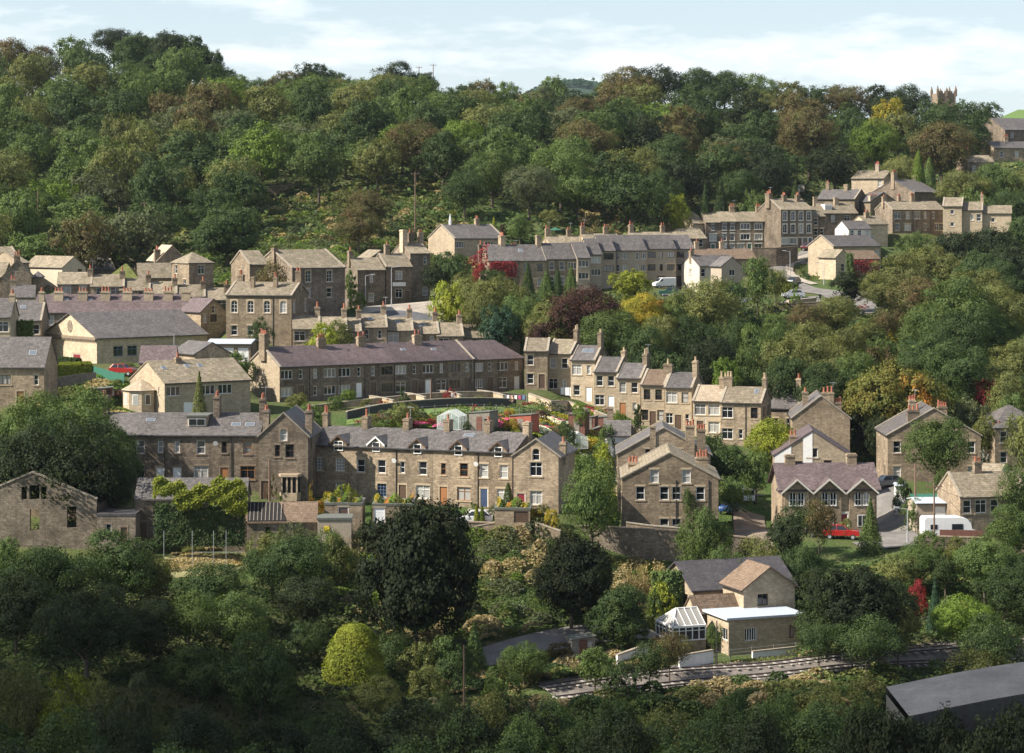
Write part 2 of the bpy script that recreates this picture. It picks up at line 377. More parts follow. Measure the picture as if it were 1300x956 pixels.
def volume(root,L,W,H,rise,x0=0,y0=0,z0=0,ridge='x',roof='slate',wall='stone',F='',Lw='',R='',B='',chim=(),ov=.22,hip=False,vl=.12,vr=.12,gut=True,lod=0,base=3.5,sky=(),cop=False,q=None,ivy=None,roofname='roof',pots='pot',walls='FLRB',pipes=(),dorm=(),mh=None,wallL=None):
    bm=bmesh.new(); q=q or ('quoin_dark' if wall in('stone_dark','stone_rubble') else 'quoin')
    O=Matrix.Translation((x0,y0,z0))
    S={'F':(L,O),'R':(W,O@Matrix.Translation((L,0,0))@Matrix.Rotation(math.pi/2,4,'Z')),'L':(W,O@Matrix.Translation((0,W,0))@Matrix.Rotation(-math.pi/2,4,'Z')),'B':(L,O@Matrix.Translation((L,W,0))@Matrix.Rotation(math.pi,4,'Z'))}
    spec={'F':F,'L':Lw,'R':R,'B':B}; todo=[]
    for sd in 'FLRB':
        if sd not in walls: continue
        width,T=S[sd]; holes=[]; gab=None
        if rise>.01 and not hip and ((sd in 'LR' and ridge=='x') or (sd in 'FB' and ridge=='y')): gab=rise
        sp=spec[sd]
        if sp:
            rows=sp.split('|')
            if rows[0].startswith('^'):
                toks=rows[0][1:].split(); rows=rows[1:]
                for i,tk in enumerate(toks):
                    if tk[0]=='.': continue
                    w,h=TOK[tk[0]]
                    if tk[0]!='A': h=min(h,rise*.6)
                    u=width*(i+1)/(len(toks)+1)-w/2; z=H-.25 if h<1.3 else H-.5
                    holes.append((u,z,u+w,z+h)); todo.append((sd,tk,w,h,T,u,z))
            n=len(rows); st=(mh or H)/n
            for r,row in enumerate(rows):
                toks=row.split(); fl=(n-1-r)*st; k=len(toks)
                for i,tk in enumerate(toks):
                    if tk[0]=='.': continue
                    w,h=TOK[tk[0]]; w=min(w,width/k*.82); h=min(h,st*.78)
                    if tk[0] in 'dG': h=min(TOK[tk[0]][1],st*.85); z=.08
                    else: z=fl+(st-h)*.58
                    if z+h>H-.12: z=H-.12-h
                    u=width*(i+.5)/k-w/2
                    holes.append((u,z,u+w,z+h)); todo.append((sd,tk,w,h,T,u,z))
        panel(bm,width,-base,H,holes,T,gab,.24,1 if (wallL and sd=='L') else 0)
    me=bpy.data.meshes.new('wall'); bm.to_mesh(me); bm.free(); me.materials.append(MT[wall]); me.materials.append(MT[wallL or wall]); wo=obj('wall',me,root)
    for (sd,tk,w,h,T,u,z) in todo: put_window(root,tk[0],tk[1:],w,h,T,u,z,q,lod==0)
    ro=roof_part(root,L,W,H,rise,x0,y0,z0,ridge,MT[roof],ov,hip,vl,vr,roofname)
    if gut and rise>0.01:
        g=MB()
        if ridge=='x':
            k=rise/(W/2); zz=z0+H-k*ov-.02
            g.box(x0-vl,y0-ov-.1,zz,x0+L+vr,y0-ov+.0,zz+.11)
        else:
            k=rise/(L/2); zz=z0+H-k*ov-.02
            g.box(x0-ov-.1,y0-vl,zz,x0-ov,y0+W+vr,zz+.11); g.build('gutter',[MT['gutter']],root); g=MB(); g.box(x0+L+ov,y0-vl,zz,x0+L+ov+.1,y0+W+vr,zz+.11)
        g.build('gutter',[MT['gutter']],root)
    for p in pipes:
        g=MB(); xx=x0+L*p; g.tube((xx,y0-.07,z0-.5),(xx,y0-.07,z0+H-.15),.05,.05,6); g.build('downpipe',[MT['gutter']],root)
    if cop and rise>.01 and not hip:
        A,Bd=(L,W) if ridge=='x' else (W,L)
        for a0 in ([-vl-.02] if 'l' in cop else [])+([A+vr-.3] if 'r' in cop else []):
            g=MB()
            for sg in (0,1):
                def tr(a,b,z): return (x0+a,y0+b,z0+z) if ridge=='x' else (x0+b,y0+a,z0+z)
                k=rise/(Bd/2); b0,b1=(-ov,Bd/2) if sg==0 else (Bd/2,Bd+ov)
                z_0=roofz(Bd,H,rise,b0);z_1=roofz(Bd,H,rise,b1)
                g.prism([tr(a0,b0,z_0-.05),tr(a0,b1,z_1-.05),tr(a0,b1,z_1+.1),tr(a0,b0,z_0+.1)],Vector(tr(.34,0,0))-Vector(tr(0,0,0)))
            g.build('verge_coping',[MT['coping']],root)
    for c in chim:   # (frac along ridge, frac across, w, d, h, pots)
        a,b,w,d,h,n=c[:6]; mt=c[6] if len(c)>6 else wall
        A,Bd=(L,W) if ridge=='x' else (W,L)
        zr=z0+(roofz(Bd,H,rise,b*Bd) if rise>0 else H+.2)
        x,y=(x0+a*A,y0+b*Bd) if ridge=='x' else (x0+b*Bd,y0+a*A)
        if MT[mt].name in('white_render',): mt='quoin'
        chimney(root,x,y,zr,w,d,h,n,MT[mt],pots,drop=max(1.,rise*.8))
    for sk in sky:   # skylights on the front slope (frac along, frac down slope 0=ridge..1=eave, w, h)
        a,f,w,h=sk[:4]; half=(W if ridge=='x' else L)/2; k=rise/half; al=math.atan(k)
        yc=half*(1-f); zc=H+.14+k*yc
        g=MB(); g.box(-w/2,-h/2,0,w/2,h/2,.05,0); g.box(-w/2+.06,-h/2+.06,.05,w/2-.06,h/2-.06,.062,1)
        o=g.build('skylight',[MT['metal'],MT['roofglass']],root)
        if ridge=='x': o.matrix_local=Matrix.Translation((x0+a*L,y0+yc,z0+zc))@Matrix.Rotation(al,4,'X')
        else: o.matrix_local=Matrix.Translation((x0+yc,y0+a*W,z0+zc))@Matrix.Rotation(math.pi/2,4,'Z').inverted()@Matrix.Rotation(-al,4,'X').inverted()
    for dm in dorm:  # gablet: (frac along, width, height above eave, token, barge colour)
        a,w,h,tk,bc=dm; xc=x0+a*L; k=rise/(W/2); g=MB(); z=z0+H-.4; hh=h; gr=w*.42
        pts=[(xc-w/2,y0-.05,z),(xc+w/2,y0-.05,z),(xc+w/2,y0-.05,z0+H+hh-gr),(xc,y0-.05,z0+H+hh),(xc-w/2,y0-.05,z0+H+hh-gr)]
        dep=min(W/2,(hh+.2)/k)
        g.prism(pts,(0,dep,0)); do=g.build('dormer',[MT[wall]],root)
        g=MB(); e=.22; sl=gr/(w/2)
        for sg in (-1,1):
            a0=(xc,z0+H+hh+.1); a1=(xc+sg*(w/2+e),z0+H+hh-gr-sl*e+.1)
            g.prism([(a0[0],y0-.25,a0[1]),(a1[0],y0-.25,a1[1]),(a1[0],y0-.25,a1[1]-.12),(a0[0],y0-.25,a0[1]-.12)],(0,dep+.25,0),0)
            g.prism([(a0[0],y0-.3,a0[1]+.02),(a1[0],y0-.3,a1[1]+.02),(a1[0],y0-.3,a1[1]-.2),(a0[0],y0-.3,a0[1]-.2)],(0,.05,0),1)
        g.build('roof',[MT[roof],MT['fr'+bc]],do)
        ww,wh=TOK[tk[0]]; ww=min(ww,w*.5); wh=min(wh,.95); g=MB(); fz=z0+H+hh-gr-wh+.12; ux=xc-ww/2; yf=y0-.05
        g.quad((ux,yf-.012,fz),(ux+ww,yf-.012,fz),(ux+ww,yf-.012,fz+wh),(ux,yf-.012,fz+wh),0)
        tt=.09
        g.box(ux-tt,yf-.05,fz-tt,ux,yf+.01,fz+wh+tt,1); g.box(ux+ww,yf-.05,fz-tt,ux+ww+tt,yf+.01,fz+wh+tt,1); g.box(ux,yf-.05,fz-tt,ux+ww,yf+.01,fz,1); g.box(ux,yf-.05,fz+wh,ux+ww,yf+.01,fz+wh+tt,1)
        if tk[0]=='g':
            g.box(ux+ww/2-.02,yf-.04,fz,ux+ww/2+.02,yf+.01,fz+wh,1)
            for i in (1,2): g.box(ux,yf-.04,fz+wh*i/3-.02,ux+ww,yf+.01,fz+wh*i/3+.02,1)
        g.build('window',[MT['glass'],MT['fr'+tk[1:]]],do)
    return wo,ro
PADS=[]   # (cx,cy, ax, half L, half W, z)
HOUSES=[]
def solveL(x1,s,th,x2):
    X,D=G(x1,s); c,sn=math.cos(th),math.sin(th); k=(x2-650)/FP
    return (k*D-X)/(c-k*sn)
def pad(ox,oy,th,L,W,z,m=1.0):
    c,sn=math.cos(th),math.sin(th); cx=ox+c*L/2-sn*W/2; cy=oy+sn*L/2+c*W/2
    PADS.append((cx,cy,th,L/2+m,W/2+m,z))
def house(label,x1,y1,s,deg,x2,W,H,rise,name='house',cat='house',group=None,extra=(),**k):
    th=math.radians(deg); L=solveL(x1,s,th,x2); p=P(x1,y1,s); zb=p.z-H
    root=empty(name,(p.x,p.y,zb),th,label,cat,group)
    pad(p.x,p.y,th,L,W,zb)
    lod=1 if s<7.0 else 0
    k.setdefault('lod',lod)
    volume(root,L,W,H,rise,**k)
    Mi=(Matrix.Translation((p.x,p.y,zb))@Matrix.Rotation(th,4,'Z')).inverted()
    for e in extra:      # (x1,y1,s,x2,W,H,rise,kwargs)
        ex1,ey1,es,ex2,eW,eH,er,kw=e; lp=P(ex1,ey1,es); q=Mi@lp; eL=solveL(ex1,es,th,ex2)
        kw=dict(kw); kw.setdefault('lod',lod)
        volume(root,eL,eW,eH,er,x0=q.x,y0=q.y,z0=q.z-eH,**kw)
        c,sn=math.cos(th),math.sin(th); pad(lp.x,lp.y,th,eL,eW,lp.z-eH)
    HOUSES.append((root,L,W,H)); root['_L']=L
    return root,L
def terrace(specs,x1,y1,s,deg,xs,W,H,rise,group,name='terraced_house',common=None,dz=None):
    """xs: pixel ends of each house; specs: per-house dicts with label"""
    th=math.radians(deg); X,D=G(x1,s); z=P(x1,y1,s).z-H; pos=0
    for i,(sp,xe) in enumerate(zip(specs,xs)):
        tot=solveL(x1,s,th,xe); L=tot-pos
        ox,oy=X+math.cos(th)*pos,D+math.sin(th)*pos
        sp=dict(sp); label=sp.pop('label'); zz=z+(dz[i] if dz else 0); hh=sp.pop('H',H); rr=sp.pop('rise',rise); ww=sp.pop('W',W)
        root=empty(name,(ox,oy,zz),th,label,'house',group); pad(ox,oy,th,L,ww,zz)
        kw=dict(common or {}); kw.update(sp); kw.setdefault('lod',1 if s<7 else 0)
        if i>0 and not dz: kw['vl']=0
        if i<len(specs)-1 and not dz: kw['vr']=0
        volume(root,L,ww,hh,rr,**kw); HOUSES.append((root,L,ww,hh)); pos=tot; root['_L']=L
S1_=(.55,.45,1.0,2)
def ch(a,b=.5,w=.9,d=.55,h=1.3,n=2,m='stone'): return (a,b,w,d,h,n,m)
# ================= FRONT TERRACE (west block, gabled house, east block, end house)
PW_='front terrace houses west of the gabled house'
terrace([
 dict(label='front terrace house half hidden by the big dark tree at the west end',F='w w|w dk',chim=[ch(.05,.5,1.0,1.4,2.0,2,'stone_dark')],pipes=(.97,)),
 dict(label='front terrace house with white windows above the slate roof corner and small roof light',F='w . n|W . dw',sky=[(.35,.35,1.1,.7)],pipes=(.98,)),
 dict(label='front terrace house with pale twin doors and wide flat roofed dormer',F='n w|dw W',sky=[],chim=[ch(.98,.45,.75,1.5,2.2,2,'stone_dark')]),
 dict(label='front terrace house with brown door and two blue roof lights',F='nk wo|do Wo',sky=[(.45,.55,1.1,.75),(.75,.55,1.1,.75)],chim=[ch(.99,.4,.7,1.5,2.2,2,'stone_dark')],pipes=(.4,))],
 120,552.5,10.9,-1.5,[172,210,270,329],9.5,5.9,2.15,PW_,common=dict(wall='stone_dark',roof='slate',ov=.2,base=5))
# wide flat roofed dormer, a part of the third house
_r=HOUSES[-2][0]; g=MB(); g.box(-1.15,1.6,6.55,1.15,4.6,7.95,0); 
_o=g.build('dormer',[MT['quoin']],_r,(HOUSES[-2][0]['_L']*.62,0,0)); g=MB(); g.box(-1.35,1.4,7.95,1.35,4.7,8.12,0); g.build('roof',[MT['felt']],_o)
g=MB(); g.box(-1.0,1.5,6.9,1.0,1.6,7.75,1)
for i in range(2): g.box(-.92+i*.97,1.46,6.98,-.05+i*.97,1.52,7.67,0)
g.build('window',[MT['glass'],MT['fr']],_o)
r,L=house('tall gable fronted house with arched attic window joining the two front terraces',329,554,11.05,-3,391,10.5,7.3,2.6,ridge='y',wall='stone_dark',roof='slate',F='^A|. nk wk .|dk . . .',cop='lr',chim=[ch(.35,.05,.7,1.3,2.4,2,'stone_dark'),ch(.3,.95,.8,1.3,2.4,3,'stone_dark')],base=4,name='gabled_house')
# stone bay window on that house
g=MB(); b0=L*.42; g.prism([(b0,0,0),(b0+.35,-.8,0),(b0+2.1,-.8,0),(b0+2.45,0,0)],(0,0,.9)); g.prism([(b0-.1,0,2.75),(b0+.25,-.95,2.75),(b0+2.2,-.95,2.75),(b0+2.55,0,2.75)],(0,0,.3))
for x,y in ((b0+.35,-.8),(b0+2.1,-.8),(b0+.95,-.8),(b0+1.5,-.8)): g.box(x-.09,y-.0,.9,x+.09,y+.2,2.75)
bo=g.build('bay_window',[MT['quoin']],r); g=MB(); g.prism([(b0+.1,0,.9),(b0+.42,-.7,.9),(b0+2.03,-.7,.9),(b0+2.35,0,.9)],(0,0,1.85)); g.build('pane',[MT['glass']],bo)
EB='front terrace houses east of the gabled house'
terrace([
 dict(label='east block terrace house with small paned white windows beside the gabled house',F='g g|. g',dorm=[(.72,2.0,1.25,'g','k')],chim=[ch(.02,.5,.7,.9,1.6,2),ch(.98,.5,.75,1.2,1.3,1)],pipes=(.12,)),
 dict(label='east block terrace house with white barge boards on its dormer',F='w w|. gb',dorm=[(.62,1.9,1.25,'s','')],chim=[ch(.98,.5,.75,1.2,1.2,1)]),
 dict(label='east block terrace house partly hidden by the top of the great dark tree',F='n w|dk W',dorm=[(.62,1.9,1.2,'s','k')],chim=[ch(.98,.5,.75,1.2,1.2,1)],pipes=(.1,)),
 dict(label='east block terrace house with varnished brown windows and a red flower pot',F='no wo|do Wo',dorm=[(.62,1.9,1.2,'s','k')],chim=[ch(.98,.5,.75,1.2,1.2,1)],sky=[(.6,.25,1.3,.7)]),
 dict(label='east block terrace house with ivy column and navy door next to the end gable',F='w w|du W',dorm=[(.62,1.9,1.2,'s','k')],chim=[ch(.98,.5,.75,1.2,1.2,0)],pipes=(.1,.98))],
 391.5,565,10.75,-21,[445,498,550,602,652],9.5,6.4,1.8,EB,common=dict(wall='stone',roof='slate',ov=.2,base=4,mh=5.5))
r,L=house('end house with its gable to the front, arched attic window and red door',652,578.5,11.3,-12,709,10,6.4,1.8,ridge='y',wall='stone',roof='slate',F='^A|. W .|dr W .',cop='l',chim=[ch(.35,.98,.7,1.1,1.1,1)],base=4,name='gabled_house',ov=.3)
# ================= MIDDLE TERRACE (purple slate)
MG='houses of the long purple roofed terrace'
terrace([
 dict(label='west end house of the purple roofed terrace with sunlit gable and porch canopy',F='t n|t dk',Lw='. v .|v . v',chim=[ch(.0,.5,.7,1.7,1.9,4)],cop='l',wallL='stone_light'),  # west gable in lighter stone: its sunlight is put into the colour
 dict(label='purple roofed terrace house second from its sunlit west gable',F='n t|n t',chim=[ch(.95,.45,1.3,.7,1.3,3)],pipes=(.05,)),
 dict(label='purple roofed terrace house with open white door below white trimmed windows',F='t n|t dw',pipes=(.1,.95)),
 dict(label='purple roofed terrace house in its middle with brown doors',F='n tk|dk Tk',chim=[ch(.35,.45,1.3,.7,1.3,3)]),
 dict(label='purple roofed terrace house behind the red shrub with maroon drain pipe',F='t n|W dk',pipes=(.02,),sky=[(.7,.4,.8,.6)]),
 dict(label='purple roofed terrace house with a bright white door near its east end',F='t n|dw W',chim=[ch(.4,.45,1.3,.7,1.3,2)],sky=[(.8,.45,.8,.6)]),
 dict(label='easternmost house under the continuous purple roof',F='tk n|tk dk',pipes=(.9,),cop='r')],
 355,466,9.0,34,[391,428,465,500,535,569,601],9.5,4.9,2.5,MG,common=dict(wall='stone_dark',roof='slate_purple',ov=.25))
terrace([dict(label='slate roofed terrace house set back at the east end of the long purple roof',F='t n|T dk',pipes=(.05,)),
 dict(label='last slate roofed terrace house with white door at the corner of the allotments',F='t n|W dw',pipes=(.1,.97),R='w|w',hip='r')],
 601,457,8.47,34,[629,665],9,4.9,2.5,MG+' set back',common=dict(wall='stone_dark',roof='slate_purple',cop=''))
# ================= STEPPED ROW of the street on the right of the allotments
SG='stone houses of the street that steps down the hill'
def stp(label,x1,y1,s,x2,H,rise=1.9,W=8.5,deg=-16,**k):
    k.setdefault('cop','lr'); k.setdefault('wall','stone_light'); k.setdefault('pots','pot_buff')
    return house(label,x1,y1,s,deg,x2,W,H,rise,group=SG,**k)
stp('tall corner house of the stepping street beside the last purple roofed terrace house',666,446,8.45,695,5.6,1.7,deg=-5,F='w .|w dk',roof='stoneslate',wall='stone')
stp('topmost house of the stepping street with washing below its windows',695,449,8.4,724,6.2,F='w w|W n',roof='stoneslate',chim=[ch(.97,.5,.6,1.6,1.6,2)])
stp('stepping street house with pale roof lights on grey slate',724.5,457,8.45,755,6.2,F='W n|w dw',roof='slate',chim=[ch(.96,.5,.6,1.7,2.0,1)],sky=[(.45,.4,1.,1.2),(.65,.4,1.,1.2)])
stp('stepping street house with tall white door and satellite dish',754,472,8.55,783,5.7,F='w w|W dw',roof='slate',chim=[ch(.97,.6,.6,1.5,1.3,1)])
stp('stepping street house with brown framed door and chimney stack with metal aerials',783,480,8.6,813,5.8,F='w w|do n',roof='slate',chim=[ch(.95,.55,.7,2.2,1.6,3)])
stp('pale stone stepping street house with brown windows and brown door',814,488.5,8.7,843.5,6.0,F='wk wk|wk dk wk',roof='tile_brown',wall='stone_light',chim=[ch(.97,.35,1.3,.6,1.5,1)])
stp('pale stone stepping street house under light blue grey slates',844,492,8.75,878,6.1,F='W wk|W dk n',roof='slate',wall='stone_light',chim=[ch(.97,.4,.7,1.5,2.1,1)])
stp('stepping street cottage with tawny stone slates and lowered eaves',880,509,8.9,915,5.0,F='W W|dk W',roof='stoneslate_light',wall='stone_light',chim=[ch(.95,.4,1.3,.6,1.6,2)])
stp('last house of the stepping street with grey gable and blue roof light',915,511,9.0,966,6.0,F='W . wk|W n wk',R='. wk . wk .|. . .',roof='stoneslate',wall='stone',chim=[ch(.05,.5,1.2,.6,1.4,3),ch(.97,.5,.6,1.3,1.3,2)],sky=[(.8,.3,.6,1.3)],pipes=(.62,))
# roofs and houses behind the last house
house('low slate roofed house behind the grey gable of the stepping street',975,518,8.6,-20,1012,8,5,2.2,roof='slate',wall='stone',F='w w',chim=[ch(.9,.4,.7,1.2,2.4,2),ch(.1,.5,1,.6,1.4,2)],cop='r')
house('grey roofed house with four pots behind the stepping street end',940,499,8.3,-20,1000,8,5,1.8,roof='slate',wall='stone',F='w w w',chim=[ch(.1,.5,1,.6,1.3,3),ch(.35,.5,1,.6,1.2,2),ch(.7,.5,1,.6,1.2,4)])
house('big gable wall with a cluster of stacks above the two tone gable house',1006,531,9.2,-4,1079,10,5.8,3.0,ridge='y',roof='slate',wall='stone',F='. . .',Lw='w|w',chim=[ch(.05,.62,1.6,.9,1.2,3),ch(.05,.78,1.2,.7,.8,4),ch(.4,.25,.8,.9,1.8,2)],cop='lr',name='gabled_house')
house('two tone gable house with white render on its west half behind the purple roofed villa',983,578,10.0,-4,1080,9,5.8,3.1,ridge='y',roof='slate_purple',wall='stone_light',F='^u|. uk . wk .|. . w .',Lw='w w|w w',chim=[ch(.15,.25,.9,.7,.8,2)],cop='',name='gabled_house',sky=[])
_r=HOUSES[-1][0]; _L=HOUSES[-1][2-1]
g=MB(); k=3.1/(_L/2); x0,x1=.02,_L*.5
g.prism([(x0,-.05,-2),(x1,-.05,-2),(x1,-.05,5.8+3.1-.15),(x0,-.05,5.8-.1)],(0,.045,0))
# leave the window clear: rebuild as strips round it
g=MB(); wx0,wx1=_L*.3-.75,_L*.3+.75
g.prism([(x0,-.05,-2),(wx0,-.05,-2),(wx0,-.05,5.8+k*wx0-.15),(x0,-.05,5.8-.1)],(0,.045,0))
g.prism([(wx1,-.05,-2),(x1,-.05,-2),(x1,-.05,5.8+k*x1-.15),(wx1,-.05,5.8+k*wx1-.15)],(0,.045,0))
g.prism([(wx0,-.05,-2),(wx1,-.05,-2),(wx1,-.05,2.9),(wx0,-.05,2.9)],(0,.045,0))
g.build('render_panel',[MT['white']],_r)
# villa
r,L=house('villa with purple slate roof, three small front gables and red door',993,621,10.6,3,1113,8,5.4,2.6,roof='slate_purple',wall='stone',F='. . . .|. . . .',ov=.35,vl=.5,vr=.5,chim=[ch(.14,.5,1.2,.8,1.0,0),ch(.8,.5,1.2,.8,1.1,0)],name='villa')
for fx in (.15,.49,.84):
    xc=L*fx; w=3.0; g=MB(); g.prism([(xc-w/2,-.25,-3),(xc+w/2,-.25,-3),(xc+w/2,-.25,5.15),(xc,-.25,6.45),(xc-w/2,-.25,5.15)],(0,3,0))
    go=g.build('front_gable',[MT['stone']],r); g=MB()
    for sg in (-1,1):
        g.prism([(xc,-.7,6.7),(xc+sg*1.95,-.7,5.0),(xc+sg*1.95,-.7,4.86),(xc,-.7,6.55)],(0,4,0),0)
        g.prism([(xc,-.76,6.72),(xc+sg*1.97,-.76,5.0),(xc+sg*1.97,-.76,4.76),(xc,-.76,6.45)],(0,.06,0),1)
    g.build('roof',[MT['slate_purple'],MT['pale']],go)
    for sx in (-.5,.5):
        g=MB(); pts=[]; ww=.32
        for i in range(9): t=math.pi*i/8; pts.append((xc+sx+ww*math.cos(t),-.27,4.7+ww*math.sin(t)))
        pts+= [(xc+sx-ww,-.27,3.5),(xc+sx+ww,-.27,3.5)]; g.poly(pts[:9]+pts[9:],0)
        g.box(xc+sx-.42,-.36,3.38,xc+sx+.42,-.26,3.5,1); g.box(xc+sx-.03,-.3,3.5,xc+sx+.03,-.26,5.0,1); g.box(xc+sx-.32,-.3,4.1,xc+sx+.32,-.26,4.15,1)
        for e in (-1,1): g.box(xc+sx+e*.36-.04,-.31,3.5,xc+sx+e*.36+.04,-.26,4.75,1)
        g.build('window',[MT['glass'],MT['fr']],go,fix=False)
    g=MB(); g.box(xc-.55,-.3,.9,xc+.55,-.26,2.3,1); g.box(xc-.47,-.31,.98,xc-.04,-.3,2.22,0); g.box(xc+.04,-.31,.98,xc+.47,-.3,2.22,0); g.build('window',[MT['glass'],MT['fr']],go)
put_window(r,'d','r',.9,2.35,Matrix.Translation((0,-.1,0)),7.02,.1,'pale')
for fx in ():
    pass
# pair of gable fronted houses in the middle
house('front one of the pair of broad gable fronted houses with ivy beside its bay',790,607.5,11.0,-2,912,11,7.4,2.9,ridge='y',roof='stoneslate',wall='stone',F='^w w|. w . w w . w .|. . . w w . . w',cop='lr',chim=[ch(.5,.12,1.2,.7,.5,3),ch(.5,.85,1.4,.8,1.0,4)],pipes=(.56,.9),name='gabled_house',Lw='w w|w w',base=4.5)
house('rear one of the pair of broad gable fronted houses with two tall stacks',784,577,10.3,-2,902,10,7.0,3.2,ridge='y',roof='slate',wall='stone',F='^sb s|. . .|. . .',Lw='w w|w w',cop='lr',chim=[ch(.02,.38,.7,.7,1.0,0),ch(.02,.78,1.1,.9,2.1,3),ch(.02,.9,1.0,.9,2.4,3)],name='gabled_house')
house('small white washed outbuilding roof left of the rear broad gable house',768,553,9.9,-3,800,6,4.4,1.6,roof='slate',wall='white',F='w',chim=[ch(.2,.6,.8,1,2.0,0,'stone')],name='cottage')
# right hand side
house('broad gable fronted double house behind the leafy tree with three stacks',1127,553,9.6,-1,1245,11,6.6,3.5,ridge='y',roof='slate',wall='stone',F='^. . s|w . . . w|w . . . w',Lw='n n|n n',cop='lr',chim=[ch(.04,.28,1.6,.8,1.3,3,'stone_dark'),ch(.5,.33,.9,.8,1.9,4),ch(.1,.6,1.2,.8,.9,5)],name='gabled_house')
house('stone cottage with dark porch on the lane beside the parked motorhome',1219,631,10.9,12,1306,7,4.9,2.4,roof='stoneslate',wall='stone',F='w W w . w|dr . w . w',Lw='. .|. .',chim=[ch(.42,.5,.9,.7,1.2,2)],name='cottage',cop='l')
house('cottage with a white boarded gable behind the stone cottage',1236,612,10.3,-30,1262,8,4.4,1.9,ridge='x',roof='stoneslate',wall='white',F='w',R='^s|. .',name='cottage')
r,L=house('hip roofed house at the east edge with red ridge tiles and terracotta pots',1263,543,9.2,10,1330,9,5.6,2.6,roof='slate',wall='stone',F='w w w|w w w',Lw='w .|w .',hip=True,chim=[ch(.1,.1,1.2,.7,-.6,4)],name='detached_house')
# ================= CONSERVATORY HOUSE by the railway
r,L=house('modern tan brick house with dark tiled roof, conservatory and white flat roofed extension',880,749,12.25,20,1008,8.2,5.6,2.3,wall='stone_light',roof='slate_dark',F='. . uk .|. . . .',Lw='. uk|. .',ov=.35,vl=.3,vr=.3,name='detached_house',lod=0,
 extra=[(944,747,12.45,1009,5.0,5.6,2.0,dict(ridge='y',wall='stone_light',roof='tile_brown',F='. bk . .|. . . .',ov=.4,vl=.35,roofname='roof')),
        (884,779,12.5,948,3.0,3.1,1.5,dict(wall='stone_light',roof='tile_brown',F='',ov=.2,walls='FLR')),
        (925,787,12.75,1018,5.6,3.5,0,dict(wall='stone_light',roof='felt_white',F='. T . . Tr',Lw='. . u',ov=.35,lod=0))])
KH=r
# conservatory
def loc_in(root,p):
    M=(Matrix.Translation(root.location)@Matrix.Rotation(root.rotation_euler.z,4,'Z')).inverted(); return M@p
q=loc_in(KH,P(854,797,12.75)); cl,cw=3.6,4.2
g=MB(); x0,y0,z0=q.x,q.y,q.z
g.box(x0,y0,z0-4.5,x0+cl,y0+cw,z0-1.3,0); con=g.build('conservatory',[MT['stone']],KH)
g=MB(); g.box(x0+.08,y0+.08,z0-1.3,x0+cl-.08,y0+cw-.08,z0-.05,0); g.build('pane',[MT['carglass']],con)
g=MB()
for i in range(6):
    x=x0+cl*i/5; g.box(x-.05,y0-.02,z0-1.3,x+.05,y0+.06,z0)
for i in range(6):
    y=y0+cw*i/5; g.box(x0-.02,y-.05,z0-1.3,x0+.06,y+.05,z0)
g.box(x0-.06,y0-.06,z0-.08,x0+cl+.06,y0+.1,z0+.06); g.box(x0-.06,y0-.06,z0-.08,x0+.1,y0+cw+.06,z0+.06); g.box(x0-.05,y0-.05,z0-1.38,x0+cl,y0+.09,z0-1.28); g.box(x0-.05,y0-.05,z0-1.38,x0+.09,y0+cw,z0-1.28); g.box(x0,y0-.04,z0-.42,x0+cl,y0+.05,z0-.36); g.box(x0-.04,y0,z0-.42,x0+.05,y0+cw,z0-.36)
g.build('frame',[MT['fr']],con)
ap=[(x0+1.3,y0+cw/2,z0+1.5),(x0+cl,y0+cw/2,z0+1.5)]; cr=[(x0,y0,z0+.05),(x0+cl,y0,z0+.05),(x0+cl,y0+cw,z0+.05),(x0,y0+cw,z0+.05)]
g=MB(); g.quad(cr[0],cr[1],ap[1],ap[0]); g.poly((cr[3],cr[0],ap[0])); g.quad(cr[2],cr[3],ap[0],ap[1]); m_,nt_,b_=nmat('polycarbonate'); b_.inputs['Base Color'].default_value=(.26,.245,.22,1); b_.inputs['Roughness'].default_value=.35; g.build('glass_roof',[m_],con)
g=MB(); off=Vector((0,0,.05)); V_=Vector
for a,b in ((cr[0],ap[0]),(cr[3],ap[0]),(ap[0],ap[1]),(cr[0],cr[1]),(cr[0],cr[3])): g.tube(V_(a)+off,V_(b)+off,.07,k=6)
for i in range(1,6):
    t=i/5; a=V_(cr[0]).lerp(V_(cr[1]),t); b=V_(ap[0]).lerp(V_(ap[1]),max(0,(a.x-ap[0][0])/(cl-1.3))); 
    if a.x<ap[0][0]: b=V_(cr[0]).lerp(V_(ap[0]),(a.x-x0)/1.3)
    g.tube(a+off,b+off,.045,k=5)
for i in range(1,5):
    t=i/5; a=V_(cr[0]).lerp(V_(cr[3]),t); b=V_(ap[0]); f=.35 if abs(t-.5)>.2 else .8
    g.tube(a+off,a.lerp(b,1.0)+off,.04,k=5)
g.build('roof_bars',[MT['fr']],con)
# ================= LEFT TOWN
house('grey slate roofed house with skylight and brown door at the lower left edge',-45,466,9.7,0,56,9,5.2,3.6,roof='slate',wall='stone',F='T . tk do n|. t . . .',mh=4.6,sky=[(.82,.55,1.,.9)],name='detached_house',base=5)
r,L=house('church hall with sunlit pedimented gable, round plaque and blue windows',123,429,8.3,40,263,16.4,4.9,3.5,roof='slate',wall='stone_light',F='. Wb Wb Wb . W W . ',Lw='. . Gr . ',ov=.45,vl=.3,name='church_hall',q='quoin')
g=MB(); g.box(-.35,-.1,4.55,-.02,16.5,4.95); 
for i in range(40): g.box(-.3,.2+i*.405,4.3,-.03,.4+i*.405,4.55)
g.build('cornice',[MT['quoin_dark']],r); g=MB(); pts=[(-.08,8.2+.75*math.cos(t*math.pi/8),6.4+.95*math.sin(t*math.pi/8)) for t in range(16)]; g.prism(pts,(.1,0,0)); g.build('round_plaque',[MT['stone_dark']],r)
